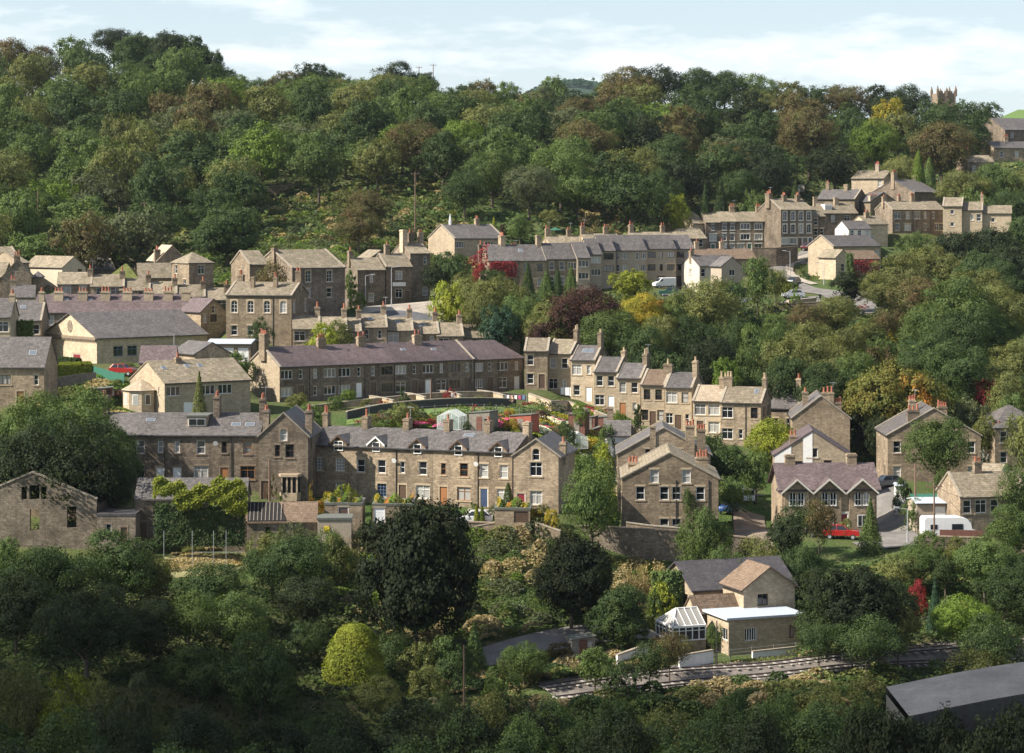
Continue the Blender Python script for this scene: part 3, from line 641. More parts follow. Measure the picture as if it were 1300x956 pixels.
house('ivy fronted slate house with roof light beside the pedimented hall',15,407,8.15,3,52,8.5,6.0,2.9,roof='slate',wall='stone',F='w . w|w . w',sky=[(.3,.35,.9,.8)],chim=[ch(.9,.5,.8,1.2,1.4,3,'stone_light'),ch(.0,.8,.8,1.2,-.8,2,'stone_light')],cop='lr')
house('slate roofed end house with tall sash windows at the left edge',-25,403,8.6,3,13,8,6.0,2.6,roof='slate',wall='stone_light',F='. W|. W',chim=[ch(.95,.45,.8,1,.9,2,'stone_light')])
LG='houses under the long dark slate roof behind the church hall'
lab=['westernmost','second','third','fourth','fifth','sixth','easternmost']
terrace([dict(label=(f'house at the west end of the long dark slate roof behind the church hall' if i==0 else f'house at the east end of the long dark slate roof behind the church hall' if i==6 else f'{lab[i]} house from the west under the long dark slate roof behind the church hall'),F='w w|w dk',chim=[ch(.97,.36,1.5,.9,1.3,3 if i!=6 else 0,'stone_light')],sky=[(.3,.3,.7,.6)] if i in(1,2) else []) for i in range(7)],
 43,397,7.75,3,[72,103,132,160,187,212,235],9,5.5,2.75,LG,common=dict(wall='stone_dark',roof='slate_purple'))
CG='low stone cottages stepping behind the long slate terrace'
for i,(x1,y1,x2,t) in enumerate([(73,361,116,'with a white window, furthest west'),(115,364,157,'with dark stack at its east end, second from west'),(152,369,190,'third from west, in front of the mossy roof'),(185,373,224,'fourth from west, below the grey hipped house'),(222,377,260,'fifth from west, with a broad weathered roof'),(254,381,290,'furthest east, beside the arched window institute')]):
    house(f'low stone cottage {t}',x1,y1,7.4,8,x2,7.5,3.6,1.9,group=CG,roof='stoneslate',wall='stone',F='W u|w dk' if i%2==0 else 'w W|dk w',mh=4.2,chim=[ch(.95,.35,.9,1.2,1.2,2)],name='cottage',cop='r',lod=0)
house('long shallow roofed warehouse at the far left edge',-20,335,6.8,28,28,14,4.6,3.0,roof='stoneslate',wall='grey_render',F='. .',name='warehouse',cop='r')
house('small warehouse with roof lights between the two larger sheds',28,334,6.9,40,37,14,5,2,ridge='x',roof='stoneslate',wall='stone_light',F='.',name='warehouse',sky=[(.5,.5,.8,1.5)])
house('cream walled works building with dark gable',79,340,6.85,47,109,12,4.4,2.0,ridge='y',roof='stoneslate',wall='cream',F='. wk|. .',name='works_building',ov=.15)
house('long dark roofed shed behind the mossy roofed cottage',113,343,6.6,22,146,12,4.2,2.6,roof='slate',wall='stone_dark',F='. .',name='warehouse',cop='lr')
house('cottage with a bright moss covered hipped roof',131,357,7.1,0,178,9,3.2,2.9,roof='mossy',wall='stone',F='w',hip=True,name='cottage')
house('dark stone slate roofed house beside the mossy roof',176,353,7.1,12,218,8.5,3.6,2.5,roof='stoneslate',wall='stone_dark',F='. w .',name='cottage')
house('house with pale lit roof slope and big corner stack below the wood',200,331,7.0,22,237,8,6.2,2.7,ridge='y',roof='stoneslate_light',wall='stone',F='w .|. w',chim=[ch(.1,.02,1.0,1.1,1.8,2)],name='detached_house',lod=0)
house('square house with low hipped roof and tall bright window',240,334,7.2,32,271,7.5,5.0,1.7,hip=True,roof='stoneslate',wall='stone',F='. W .|. . .',Lw='w .|w w',name='detached_house',lod=0)
house('dark gable fronted house with a stack at the far left edge',3,351,7.1,10,40,9,4.6,2.9,ridge='y',roof='stoneslate',wall='stone_dark',F='. . .|. . .',chim=[ch(.1,.5,1.1,.7,.8,3)],name='detached_house',lod=0)
house('dark roofed cottage cut by the left edge of the photo',-30,352,7.0,0,4,9,4,2.5,roof='stoneslate',wall='stone_dark',F='w',name='cottage')
house('small square flat roofed annexe left of the cream works building',41,352,7.05,8,54,4,2.4,.9,roof='slate',wall='stone',F='.',name='outbuilding',hip=True)
house('grey roofed cottage tucked behind the long slate terrace west end',14,378,7.5,10,44,9,4,1.9,roof='slate',wall='stone_light',F='.',chim=[ch(.05,.5,1,.7,1,2)],name='cottage')
house('slate roofed schoolhouse with a dark gable of mullioned windows',255,396,7.9,38,287,6.5,4.6,2.0,ridge='y',roof='slate_purple',wall='stone',F='^n|n tk . |. . .',name='schoolhouse',cop='')
C2r,_=house('tall stone institute with arched first floor windows and four stacks',287,375,8.1,-11,370,9.5,7.5,1.9,roof='stoneslate',wall='stone',F='a a a a|w w . .',R='a . a|. w .',cop='lr',chim=[ch(.02,.75,.9,1.0,2.0,2),ch(.33,.3,.6,.8,1.6,0),ch(.68,.3,.6,.8,1.6,2),ch(.98,.5,.9,.8,1.8,2)],pipes=(.72,),name='institute',ov=.15,base=5)
C1r,_=house('big three storey stone mill with arched windows and broad stone roof',371,341,7.75,36,438,12.5,8.3,2.9,roof='stoneslate',wall='stone_dark',F='. a . a .|. w . w .|. . .',Lw='. . . .',cop='lr',name='mill',ov=.12,base=6,lod=0,q='quoin',chim=[ch(.0,.45,.8,.8,.6,0)])
house('narrow gabled annexe of dark stone at the west side of the mill',317,336,7.9,30,340,7.5,6.5,2.1,ridge='x',roof='stoneslate',wall='stone',Lw='. s .|. . .',F='. .|. .',name='outbuilding',cop='l')
house('garage block with corrugated pale roof beside the institute',262,437,8.6,-4,318,7,2.6,.5,roof='felt_white',wall='stone',F='G G G',name='garage_block')
# lower left
house('long low house with purple slates behind the bungalow',177,461,9.3,4,222,7,2.8,2.1,roof='slate_purple',wall='stone',F='. . .',name='outbuilding')
house('stone barn with grey roof and a single gable window',247,450,9.1,38,292,6.5,4.2,1.5,ridge='y',roof='slate',wall='stone',F='s|. .',Lw='. n',name='barn',lod=0)
r,L=house('pale stone house with octagonal bay, mullioned windows and weathered roof',209,487,9.7,35,318,10.2,4.6,2.6,roof='stoneslate',wall='stone_light',F='t . t t .|. Gw . . .',mh=4.6,Lw='. . v|. . .',sky=[(.12,.35,.7,.8),(.4,.3,.7,.8),(.55,.3,.7,.8)],chim=[ch(.33,.45,.8,.7,.6,1)],name='detached_house',base=5)
g=MB(); cx,cy,R_=-1.2,4.6,2.3
pts=[(cx+R_*math.cos(a),cy+R_*math.sin(a),-4) for a in [math.pi/8+i*math.pi/4 for i in range(8)]]; g.prism(pts,(0,0,7.6)); bo=g.build('octagonal_bay',[MT['stone_light']],r)
g=MB(); rp=[(cx+(R_+.3)*math.cos(a),cy+(R_+.3)*math.sin(a),3.6) for a in [math.pi/8+i*math.pi/4 for i in range(8)]]
for i in range(8): g.poly((rp[i],rp[(i+1)%8],(cx,cy,5.0)))
g.poly(rp[::-1]); g.build('bay_roof',[MT['stoneslate_light']],bo)
for i in range(8):
    a=math.pi/4*i; g=MB(); T=Matrix.Translation((cx+math.cos(a)*R_*.924,cy+math.sin(a)*R_*.924,1.7))@Matrix.Rotation(a+math.pi/2,4,'Z')
    g.box(-.4,-.03,0,.4,.03,1.4,1,T); g.box(-.31,-.05,.09,.31,.0,1.31,0,T); g.build('window',[MT['glass'],MT['fr']],bo)
# ================= CENTRE ROWS
RG='low stone roofed row behind the purple roofed terrace'
sp=[(372,418,406,8.2,'with white window, nearest the institute'),(410,420,440,8.2,'half hidden by a yellow green bush'),(440,421,458,8.15,'narrow, between the bush and the parking'),
 (455,416,491,8.1,'with blue roof light, west of the middle stack'),(491,420,524,8.05,'with two roof lights'),(522,424,557,8.0,'with mottled roof and blue roof light'),(555,427,588,8.0,'with a paler patch of slates'),(586,429,622,7.95,'just left of the trees behind the terrace'),(620,432,660,7.9,'at the east end of the row')]
for i,(x1,y1,x2,s,t) in enumerate(sp):
    house(f'low stone roofed row house {t}',x1,y1,s,6,x2,8,4.5,1.9,group=RG,roof='stoneslate',wall='stone',F='w n|. dk' if i%2 else 'W .|w dk',chim=[ch(.93,.5,.8,1.0,1.3,2)],sky=[(.45,.4,.8,.7)] if i in(3,4,5) else [],cop='r',name='cottage',lod=0)
house('dark pub building with a low stone roof beside the car park',454,343,7.25,24,489,8,6.6,2.0,roof='stoneslate',wall='stone_dark',F='. n .|. w .',chim=[ch(.02,.5,.8,1,1.2,1)],name='pub',lod=0,Lw='. .|. w')
r,L=house('stone shop with a white fascia board facing the car park',490,339,7.2,22,523,7.5,6.4,2.2,roof='stoneslate',wall='stone_dark',F='. W .|. W dk',chim=[ch(.3,.5,.9,.9,1.6,1)],name='shop',lod=0,cop='l')
g=MB(); g.box(L*.25,-.12,3.0,L*.75,-.03,3.7); g.build('fascia_board',[MT['frw']],r)
house('tall narrow stone house with lit gable and two stacks above the car park',521,322,7.1,24,546,9,8.2,1.9,roof='stoneslate',wall='stone_dark',F='. n|. n|. w',chim=[ch(.02,.4,.9,1.6,2.6,0,'stone_light'),ch(.5,.5,1.0,.9,1.7,2),ch(.98,.5,.9,.9,1.8,2)],name='detached_house',lod=0)
house('small gabled house behind the pub',467,330,6.9,20,500,8,5,1.7,ridge='y',roof='stoneslate',wall='stone',F='. .|. .',name='detached_house')
house('grey slate house with pale blank gable above the pub',577,303,6.35,28,640,12,5.2,2.7,roof='slate',wall='stone_light',F='T . . t .|. . . . .',chim=[ch(.72,.5,.8,.9,1.2,2)],name='detached_house',lod=0,cop='lr')
# terrace above the valley trees
TG='grey roofed terrace above the valley trees'
sp=[(621,331,660,6.7,8.5,'covered in dark red creeper with a stack of four pots',dict(wall='stone_dark',F='w w|w w',chim=[ch(.02,.7,1.6,1,1.1,2,'stone_dark'),ch(.6,.55,.9,2.2,2.0,5,'stone')],vl=.1)),
 (660,331,694,6.68,8.5,'with blue windows, second from the red creeper',dict(F='wb wk|w w',chim=[ch(.1,.8,1,.9,1.2,4),ch(.9,.5,.9,1.4,1.8,0)],sky=[(.15,.4,.8,1)],cop='r')),
 (694,329,733,6.66,8.5,'with plain dark windows behind the pointed conifers',dict(F='w w t|w w t',sky=[],chim=[])),
 (733,327.5,749,6.65,9,'narrow and set forward with white double windows',dict(F='t|t|.',wall='grey_render')),
 (749,323,764,6.6,9,'narrow with white framed windows on two floors',dict(F='t|t|.',wall='grey_render')),
 (764,318.5,781,6.55,9,'narrow with dark framed windows beside the down pipe',dict(F='tk|tk|.',wall='grey_render')),
 (781,318,821,6.5,9,'with dark windows and white posts',dict(F='n t . n t|n t . n t|. . .',wall='grey_render',pipes=(.05,)))]
for i,(x1,y1,x2,s,W,t,kw) in enumerate(sp):
    kw=dict(kw); kw.setdefault('wall','stone'); kw.setdefault('cop','')
    house(f'grey roofed terrace house {t}',x1,y1,s,14,x2,W,5.6 if i<3 else 7.0,2.9,group=TG,roof='slate',name='terraced_house',lod=0,**kw)
house('three storey grey house with a brown garage door at the east end of the roofline',821,316,6.45,12,858,9,7.5,2.6,group=TG,roof='slate',wall='grey_render',F='tk nk tk|tk nk tk|. Gk .',name='terraced_house',lod=0)
house('three storey grey house with garage doors next to the white gabled house',858,316,6.4,12,881,9,7.5,2.6,group=TG,roof='slate',wall='grey_render',F='tk tk|tk .|Gk Gk',name='terraced_house',lod=0)
for i,(x1,y1,x2,t) in enumerate([(700,312,742,'with a pale lit gable and red pot'),(745,309,790,'with a cream gable'),(806,307,868,'long and low with white pot')]):
    house(f'low house {t}, behind the grey roofed terrace',x1,y1,6.2,16,x2,8,3.2,1.9,roof='stoneslate',wall='stone_light',F='. .',chim=[ch(.05,.5,.9,.9,1.5,2),ch(.7,.5,.9,.9,1.3,2)],name='cottage')
# hill street
r,L=house('white rendered gable house with grey wing below the hill street',888,338,6.5,26,936,7,5.4,2.0,roof='slate',wall='pale_render',F='w . w . .|. . .',Lw='. s .|. . .',chim=[ch(.02,.5,.7,.7,.9,1)],name='detached_house',lod=0,
 extra=[(916,338,6.65,943,4,5.4,1.7,dict(ridge='y',roof='slate',wall='grey_render',F='. u .|. . dk'))])
house('long roofed row house between the white gable house and the hill street',880,329,6.1,14,960,8,4,2.0,roof='tile_brown',wall='stone',F='. . . t t .',chim=[ch(.15,.5,.9,.8,1.5,1,'white'),ch(.55,.5,.9,.8,1.5,1,'white')],name='cottage')
house('low house with broad roof left of the hill street terrace',868,303,5.95,16,897,9,4.0,2.0,roof='stoneslate',wall='stone_dark',F='w w|w w',mh=4,name='cottage')
house('big blank gabled house rising at the west end of the hill street',880,284,5.75,30,897,11,6,2.6,roof='stoneslate',wall='stone_light',F='. .|. .',chim=[ch(.2,.5,.8,.8,1.4,1)],name='detached_house')
HG='three storey houses of the hill street'
terrace([dict(label='hill street house with green door at the west end of the row',F='n|W|dg'),
 dict(label='hill street house with paired narrow windows and green trim',F='w w|w w|dw w',H=6.9,wall='stone_dark'),
 dict(label='hill street house with blue sign under white windows',F='t|t|W dg',chim=[ch(.0,.5,1.1,.9,1.2,3)],H=6.9),
 dict(label='hill street house with green down pipe and triple white windows',F='t n t|t n t|W dk W',pipes=(.75,),chim=[ch(.35,.5,1.1,.9,1.2,3)],H=6.9)],
 896,282.5,5.75,8,[914.5,935,957,991],9,6.7,2.1,HG,common=dict(wall='stone_dark',roof='stoneslate',lod=0,q='pale',cop=''))
terrace([dict(label='hill street house with arched windows over a white shop front',F='a a|a a|T T',chim=[ch(.02,.55,.9,1.8,1.4,4),ch(.75,.4,.9,1,1.3,3)],cop='l'),
 dict(label='hill street house with arched windows over dark blue doors',F='a a|a a|dk Tk du',chim=[ch(.6,.4,.9,1,1.3,2)])],
 991.5,266.5,5.8,25,[1012,1032],9.5,8.3,2.4,HG+' with arched windows',common=dict(wall='stone_dark',roof='stoneslate',lod=0,q='pale'))
house('lower hill street house right of the arched window pair',1032,275,5.75,25,1048,9,6.8,2.2,roof='stoneslate',wall='stone_dark',F='w .|w w|w dk',q='quoin',name='terraced_house',lod=0)
r,L=house('stone house with white box dormer above the hill street bend',1044,271,5.6,14,1089,9,5,2.4,roof='stoneslate',wall='stone_dark',F='. w . W .|. . .',chim=[ch(.0,.5,.9,.8,1.3,0),ch(.55,.4,1.0,.9,1.6,0)],name='detached_house')
g=MB(); g.box(L*.12,1.2,5.6,L*.32,4,7.1); d_=g.build('dormer',[MT['white']],r); g=MB(); g.box(L*.14,1.15,5.9,L*.3,1.2,6.8); g.build('window',[MT['glass']],d_)
house('long roofed house with lit stone front and dark gable of two tall windows',1037,253,5.3,-24,1085,11,5.5,2.3,roof='slate',wall='stone',F='. . .',R='. w . w .|. . . .',chim=[ch(.12,.5,.8,1.,1.7,2),ch(.62,.45,.9,.9,1.4,0)],name='detached_house',cop='r',lod=0)
house('highest house with cream stone front, hipped gable and a grey stack',1081,227,5.15,-26,1122,11,5.2,2.0,roof='stoneslate',wall='stone_light',F='. . . w|. . . .',R='. w|. .',chim=[ch(.62,.45,.9,.9,1.7,3,'grey_render')],name='detached_house',lod=0)
house('small gabled house with tall buff chimney below the highest house',1105,256,5.35,20,1138,7,5,2.2,ridge='y',roof='slate',wall='stone',F='. w|. .',chim=[ch(.1,.15,2.0,1.1,.6,4,'cream')],name='detached_house')
house('large dark fronted house with broad gable below the hilltop trees',1161,244,5.35,33,1191,15,6,3.0,roof='slate',wall='stone_dark',F='. . .|w . w',Lw='. . . .|. . . .',chim=[ch(.05,.5,1.2,1.1,1.7,3,'stone'),ch(.95,.5,.9,.9,1.0,2)],name='detached_house')
house('small roof and stack right of the large dark fronted house',1172,250,5.2,20,1202,8,4,1.5,roof='stoneslate',wall='stone_light',F='.',chim=[ch(.9,.5,1.0,.8,1.6,2,'stone_light')],name='cottage')
UG='dark fronted terrace below the hilltop houses'
terrace([dict(label='dark fronted hilltop terrace house with sunlit blank gable',F='W w|w W',chim=[ch(.02,.5,.9,.8,1,1),ch(.75,.5,.7,.7,1.0,2)],cop='l'),
 dict(label='dark fronted hilltop terrace house between two pale down pipes',F='W n|. n',chim=[ch(.5,.5,.9,.8,1.2,4)],pipes=(.02,)),
 dict(label='dark fronted hilltop terrace house joined to the cream house',F='n .|. W w',pipes=(.1,),chim=[])],
 1133,266.5,5.7,20,[1159,1180,1199],8,5.2,1.9,UG,common=dict(wall='stone_dark',roof='stoneslate',lod=0,q='quoin'))
house('tall cream stone house with three small windows at the east of the hilltop terrace',1197,262,5.75,-14,1221,9,8.2,1.9,roof='stoneslate',wall='stone_light',F='. s .|. s .|. w .',cop='lr',name='terraced_house',lod=0)
house('cream stone house with a single upper window right of the tall cream house',1221,267,5.75,-12,1247,8.5,7,1.8,roof='stoneslate',wall='stone_light',F='. n w|. . .',cop='r',chim=[ch(.97,.5,.7,1,1.6,2)],name='terraced_house',lod=0)
house('cream stone house at the east end half hidden by dark trees',1247,271,5.75,-12,1284,8,6.5,1.7,roof='stoneslate',wall='stone_light',F='. s . .|. . .',name='terraced_house',lod=0)
house('small cream gabled house with a red pot above the white gable',1102,285,5.8,22,1127,8,5,1.8,roof='stoneslate',wall='stone_light',F='. .|. .',chim=[ch(.3,.4,.9,.9,1.1,2)],name='detached_house')
r,L=house('white gable house with pale flat roofed wing on the hill bend',1077,291,5.95,18,1106,6.5,3.4,1.7,roof='slate',wall='pale_render',wallL='white',F='w w w|. . .',Lw='. s',name='detached_house',lod=0,extra=[(1078,301,6.0,1108,3,2.8,0,dict(roof='felt_white',wall='stone',F='w w w'))])
r,L=house('large cream gabled house with blank sunlit wall on the hill road bend',1058,313,6.1,27,1118,9.3,6.6,2.2,roof='slate',wall='stone_light',F='. n n . w . w|. . .',Lw='. . .|. . .',name='detached_house',lod=0,cop='l',
  extra=[(1077,329,6.25,1117,5,3.6,1.6,dict(roof='tile_brown',wall='stone_dark',F='. W . W .')),(1061,327,6.35,1079,6,4.4,1.5,dict(ridge='y',roof='stoneslate',wall='stone_light',F='. w .'))])
house('church hall roof among the trees at the top right edge',1276,165,4.75,20,1330,14,5.5,3.4,roof='slate',wall='stone_dark',F='w w w|w w w',name='hall')
house('low grey roofed house below the church hall at the right edge',1262,188,4.85,10,1320,9,3.5,1.8,roof='slate',wall='stone',F='w w w',chim=[ch(.4,.5,1,.9,1.2,3)],name='cottage')
house('small house with red chimney pots among the trees right of the tall cypresses',1228,206,5.0,10,1262,8,3.5,1.8,roof='stoneslate',wall='stone',F='w w',chim=[ch(.2,.5,1,.9,1.4,4)],name='cottage')
# ================= TERRAIN
CT=[(0,956,15),(650,956,15),(1300,956,15),(0,1150,19),(650,1150,19),(1300,1150,19),(-300,1000,15),(1600,1000,15),
 (860,868,13.2),(1190,837,12.6),(1300,838,12.6),(700,880,13.4),(500,880,13.6),(300,880,13.8),
 (640,830,12.9),(700,812,12.75),(760,800,12.6),(830,800,12.6),(560,850,13.1),
 (440,700,11.6),(600,697,11.45),(760,700,11.45),(860,705,11.5),(940,700,11.6),(600,760,12.2),(700,760,12.2),(780,760,12.2),
 (260,690,11.5),(320,715,11.8),(200,712,11.9),(60,695,11.8),(0,760,12.5),(300,780,12.7),(100,866,13.8),(200,820,13.3),(-200,780,12.6),
 (260,622,10.95),(560,640,11.0),(640,652,11.15),(370,634,11.0),
 (600,663,11.3),(740,668,11.3),(860,672,11.3),(720,640,11.0),(740,600,10.4),(740,575,10.1),
 (500,520,9.5),(560,545,9.85),(600,552,9.95),(450,530,9.6),(560,525,9.5),(640,520,9.4),(700,545,9.7),(760,560,9.9),(690,510,9.1),(800,560,9.9),(840,560,9.75),
 (100,490,9.4),(30,500,9.5),(100,520,9.8),(20,560,10.4),(120,560,10.3),(60,480,9.2),(150,478,9.2),
 (945,612,10.3),(950,655,10.9),(950,690,11.3),(900,690,11.3),(1125,560,9.6),(1125,610,10.1),(1135,640,10.5),(1140,686,11.1),(1060,690,11.1),(1250,690,11.2),(1300,692,11.2),(1200,680,11.0),(1090,560,9.5),
 (1100,740,11.8),(1250,740,11.8),(1200,800,12.4),(1050,760,12.1),(1050,830,12.9),(1400,760,12),
 (1150,425,7.6),(1110,440,7.8),(1105,400,7.2),(1090,500,8.7),(1200,500,8.7),(1300,520,8.9),(1250,440,7.8),(1300,450,7.9),(1000,480,8.3),(900,460,8.1),(800,430,7.9),(700,420,7.8),(620,405,7.7),(1250,380,6.9),(1300,385,6.9),(1180,340,6.3),(1400,500,8.6),
 (440,392,7.5),(500,388,7.45),(570,385,7.4),(600,380,7.3),(540,405,7.7),(450,410,7.75),
 (985,332,6.0),(1000,346,6.2),(1035,362,6.45),(1075,374,6.65),(1105,390,6.95),(1000,385,6.8),(880,366,6.6),(850,368,6.6),(960,322,5.9),(1010,318,5.85),(700,368,6.8),(930,400,7.0),
 (0,360,7.1),(100,385,7.5),(-100,360,7),(-100,480,9),
 # hillside
 (0,320,6.3),(150,325,6.4),(250,345,6.7),(330,320,6.4),(420,315,6.4),(500,305,6.3),(560,300,6.2),(640,292,6.1),(720,290,6.0),(800,290,6.0),(860,275,5.8),(920,262,5.6),(1000,250,5.4),(1060,245,5.2),(1140,245,5.1),(1200,250,5.2),(1260,240,5.15),(1300,250,5.2),(1400,250,5.2),(-150,320,6.3),
 (330,258,5.7),(440,250,5.7),(540,250,5.7),(400,230,5.45),(0,240,5.45),(150,235,5.45),(700,245,5.55),(800,235,5.4),
 (0,130,4.4),(100,118,4.4),(200,95,4.4),(260,110,4.4),(300,135,4.4),(400,128,4.4),(500,130,4.4),(560,150,4.4),(650,160,4.4),(700,160,4.4),(760,160,4.4),(820,135,4.4),(900,138,4.4),(1000,145,4.4),(1100,152,4.4),(1180,160,4.4),(1230,168,4.4),(1300,190,4.5),(1450,200,4.5),(-150,130,4.4)]
def wpt(px,py,s): p=P(px,py,s); return (p.x,p.y,p.z)
for c in list(CT):
    if c[2] in(4.4,4.5) and c[1]<205: CT.append((c[0],YH+(YH-c[1])/c[2]*-3.95+8*3.95,3.95))
pts=[wpt(*c) for c in CT]
for (cx,cy,th,hl,hw,z) in PADS:
    c,sn=math.cos(th),math.sin(th)
    for a,b in ((-1,-1),(1,-1),(1,1),(-1,1)):
        pts.append((cx+c*a*hl-sn*b*hw,cy+sn*a*hl+c*b*hw,z))
pts=np.array(pts); PX,PY,PZ=pts[:,0],pts[:,1],pts[:,2]
def tps_fit(x,y,z,lam):
    n=len(x); d2=(x[:,None]-x[None])**2+(y[:,None]-y[None])**2
    K=np.where(d2>0,.5*d2*np.log(d2+1e-9),0); A=np.zeros((n+3,n+3)); A[:n,:n]=K+lam*np.eye(n)
    Pm=np.stack([np.ones(n),x,y],1); A[:n,n:]=Pm; A[n:,:n]=Pm.T
    return np.linalg.solve(A,np.concatenate([z,np.zeros(3)]))
sc_=100.0
W_=tps_fit(PX/sc_,PY/sc_,PZ,.012)
def tps_eval(x,y):
    x=x/sc_;y=y/sc_; out=np.zeros_like(x); n=len(PX)
    for i in range(0,len(x),20000):
        xs,ys=x[i:i+20000],y[i:i+20000]
        d2=(xs[:,None]-PX[None]/sc_)**2+(ys[:,None]-PY[None]/sc_)**2
        out[i:i+20000]=(.5*d2*np.log(d2+1e-9))@W_[:n]+W_[n]+W_[n+1]*xs+W_[n+2]*ys
    return out
def axis(lo,hi,step,flo,fhi,n=28):
    a=list(np.arange(lo,hi+.01,step)); k=np.linspace(0,1,n+1)[1:]
    return np.array([lo-(lo-flo)*t**2.2 for t in k][::-1]+a+[hi+(fhi-hi)*t**2.2 for t in k])
GX=axis(-180,190,1.6,-3500,3500); GY=axis(195,720,1.6,-300,5000,34)
def sstep(a,b,x): t=np.clip((x-a)/(b-a),0,1); return t*t*(3-2*t)
def height(x,y):
    xc=np.clip(x,-215,225); yc=np.clip(y,110,745)
    z=tps_eval(xc,yc)
    # beyond the crest the land falls away, then rises again in the distance
    far=22+0*x
    f1=330*0+ (106-22)*np.exp(-((np.maximum(0,260-x))/60)**2)*np.exp(-((y-1230)/230)**2)
    f2=(180-22)*np.exp(-((x-70)/170)**2)*np.exp(-((y-2700)/500)**2)+60*np.exp(-((y-3400)/700)**2)
    farz=far+f1+f2
    w=np.maximum(sstep(730,900,y),np.maximum(sstep(225,420,x),sstep(215,420,-x)))
    z=z*(1-w)+farz*w
    z=np.minimum(z,CZ-2-np.maximum(y,0)*.245+np.where(y>215,999,0))
    z=np.maximum(z,2.0)
    W=np.zeros_like(z); A=np.zeros_like(z); M=np.zeros_like(z)
    for (cx,cy,th,hl,hw,zp) in PADS:
        sel=(np.abs(x-cx)<hl+hw+6)&(np.abs(y-cy)<hl+hw+6)
        if not sel.any(): continue
        c,sn=math.cos(th),math.sin(th); dx,dy=x[sel]-cx,y[sel]-cy
        u=np.abs(c*dx+sn*dy)-hl; v=np.abs(-sn*dx+c*dy)-hw
        d=np.sqrt(np.maximum(u,0)**2+np.maximum(v,0)**2); w=1-sstep(0,4.5,d)
        W[sel]+=w**4; A[sel]+=w**4*(zp-.06); M[sel]=np.maximum(M[sel],w)
    z=np.where(W>1e-9,z*(1-M)+A/np.maximum(W,1e-9)*M,z)
    return z
XX,YY=np.meshgrid(GX,GY); ZZ=height(XX.ravel(),YY.ravel()).reshape(XX.shape)
def zt(x,y):
    i=min(max(int(np.searchsorted(GX,x)-1),0),len(GX)-2); j=min(max(int(np.searchsorted(GY,y)-1),0),len(GY)-2)
    a=(x-GX[i])/(GX[i+1]-GX[i]); b=(y-GY[j])/(GY[j+1]-GY[j])
    return float((ZZ[j,i]*(1-a)+ZZ[j,i+1]*a)*(1-b)+(ZZ[j+1,i]*(1-a)+ZZ[j+1,i+1]*a)*b)
def ztv(x,y):
    i=np.clip(np.searchsorted(GX,x)-1,0,len(GX)-2); j=np.clip(np.searchsorted(GY,y)-1,0,len(GY)-2)
    a=(x-GX[i])/(GX[i+1]-GX[i]); b=(y-GY[j])/(GY[j+1]-GY[j])
    return (ZZ[j,i]*(1-a)+ZZ[j,i+1]*a)*(1-b)+(ZZ[j+1,i]*(1-a)+ZZ[j+1,i+1]*a)*b
def fastmesh(name,v,nq,mats,k=4):
    me=bpy.data.meshes.new(name); me.vertices.add(len(v)); me.vertices.foreach_set('co',v.astype(np.float32).ravel())
    f=nq if not np.isscalar(nq) else np.arange(len(v)).reshape(-1,k)
    me.loops.add(f.size); me.polygons.add(len(f)); me.loops.foreach_set('vertex_index',f.astype(np.int32).ravel())
    me.polygons.foreach_set('loop_start',np.arange(0,f.size,f.shape[1],dtype=np.int32))
    try: me.polygons.foreach_set('loop_total',np.full(len(f),f.shape[1],dtype=np.int32))
    except Exception: pass
    for m in mats: me.materials.append(m)
    me.update(calc_edges=True); return me
def terrain_mat():
    m,nt,b=nmat('ground_cover'); geo=N(nt,'ShaderNodeNewGeometry'); pos=geo.outputs['Position']
    a=noise(nt,pos,.03,5,.6); c=noise(nt,pos,.35,5,.7); d=noise(nt,pos,3.0,3,.7)
    o=mixc(nt,mr(nt,a,.4,.6,0,1),(.05,.085,.022),(.085,.095,.035))
    o=mixc(nt,mr(nt,c,.5,.7,0,.8),o,(.13,.11,.06)); o=mixc(nt,mr(nt,c,.3,.42,.7,0),o,(.035,.06,.018))
    o=mixc(nt,1.0,o,mr(nt,d,.3,.7,.6,1.4),'MULTIPLY')
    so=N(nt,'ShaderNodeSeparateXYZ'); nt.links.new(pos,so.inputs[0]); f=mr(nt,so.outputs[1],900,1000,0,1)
    o=mixc(nt,f,o,(.10,.16,.045)); f2=mr(nt,so.outputs[1],1800,2100,0,1); o=mixc(nt,f2,o,(.035,.06,.04))  # far hill tinted bluer, distance haze put into the ground colour
    nt.links.new(o,b.inputs['Base Color']); b.inputs['Roughness'].default_value=1; b.inputs['Specular IOR Level'].default_value=.1
    bp=N(nt,'ShaderNodeBump'); bp.inputs['Strength'].default_value=.8; bp.inputs['Distance'].default_value=.3; nt.links.new(d,bp.inputs['Height']); nt.links.new(bp.outputs[0],b.inputs['Normal'])
    return m
ny,nx=XX.shape; idx=np.arange(ny*nx).reshape(ny,nx)
quads=np.stack([idx[:-1,:-1],idx[:-1,1:],idx[1:,1:],idx[1:,:-1]],-1).reshape(-1,4)
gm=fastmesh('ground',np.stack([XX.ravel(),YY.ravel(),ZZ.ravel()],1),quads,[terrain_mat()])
gm.polygons.foreach_set('use_smooth',[True]*len(gm.polygons)); g_=obj('ground',gm); tag(g_,'grassy valley side rising from the railway to the wooded ridge',kind='structure')
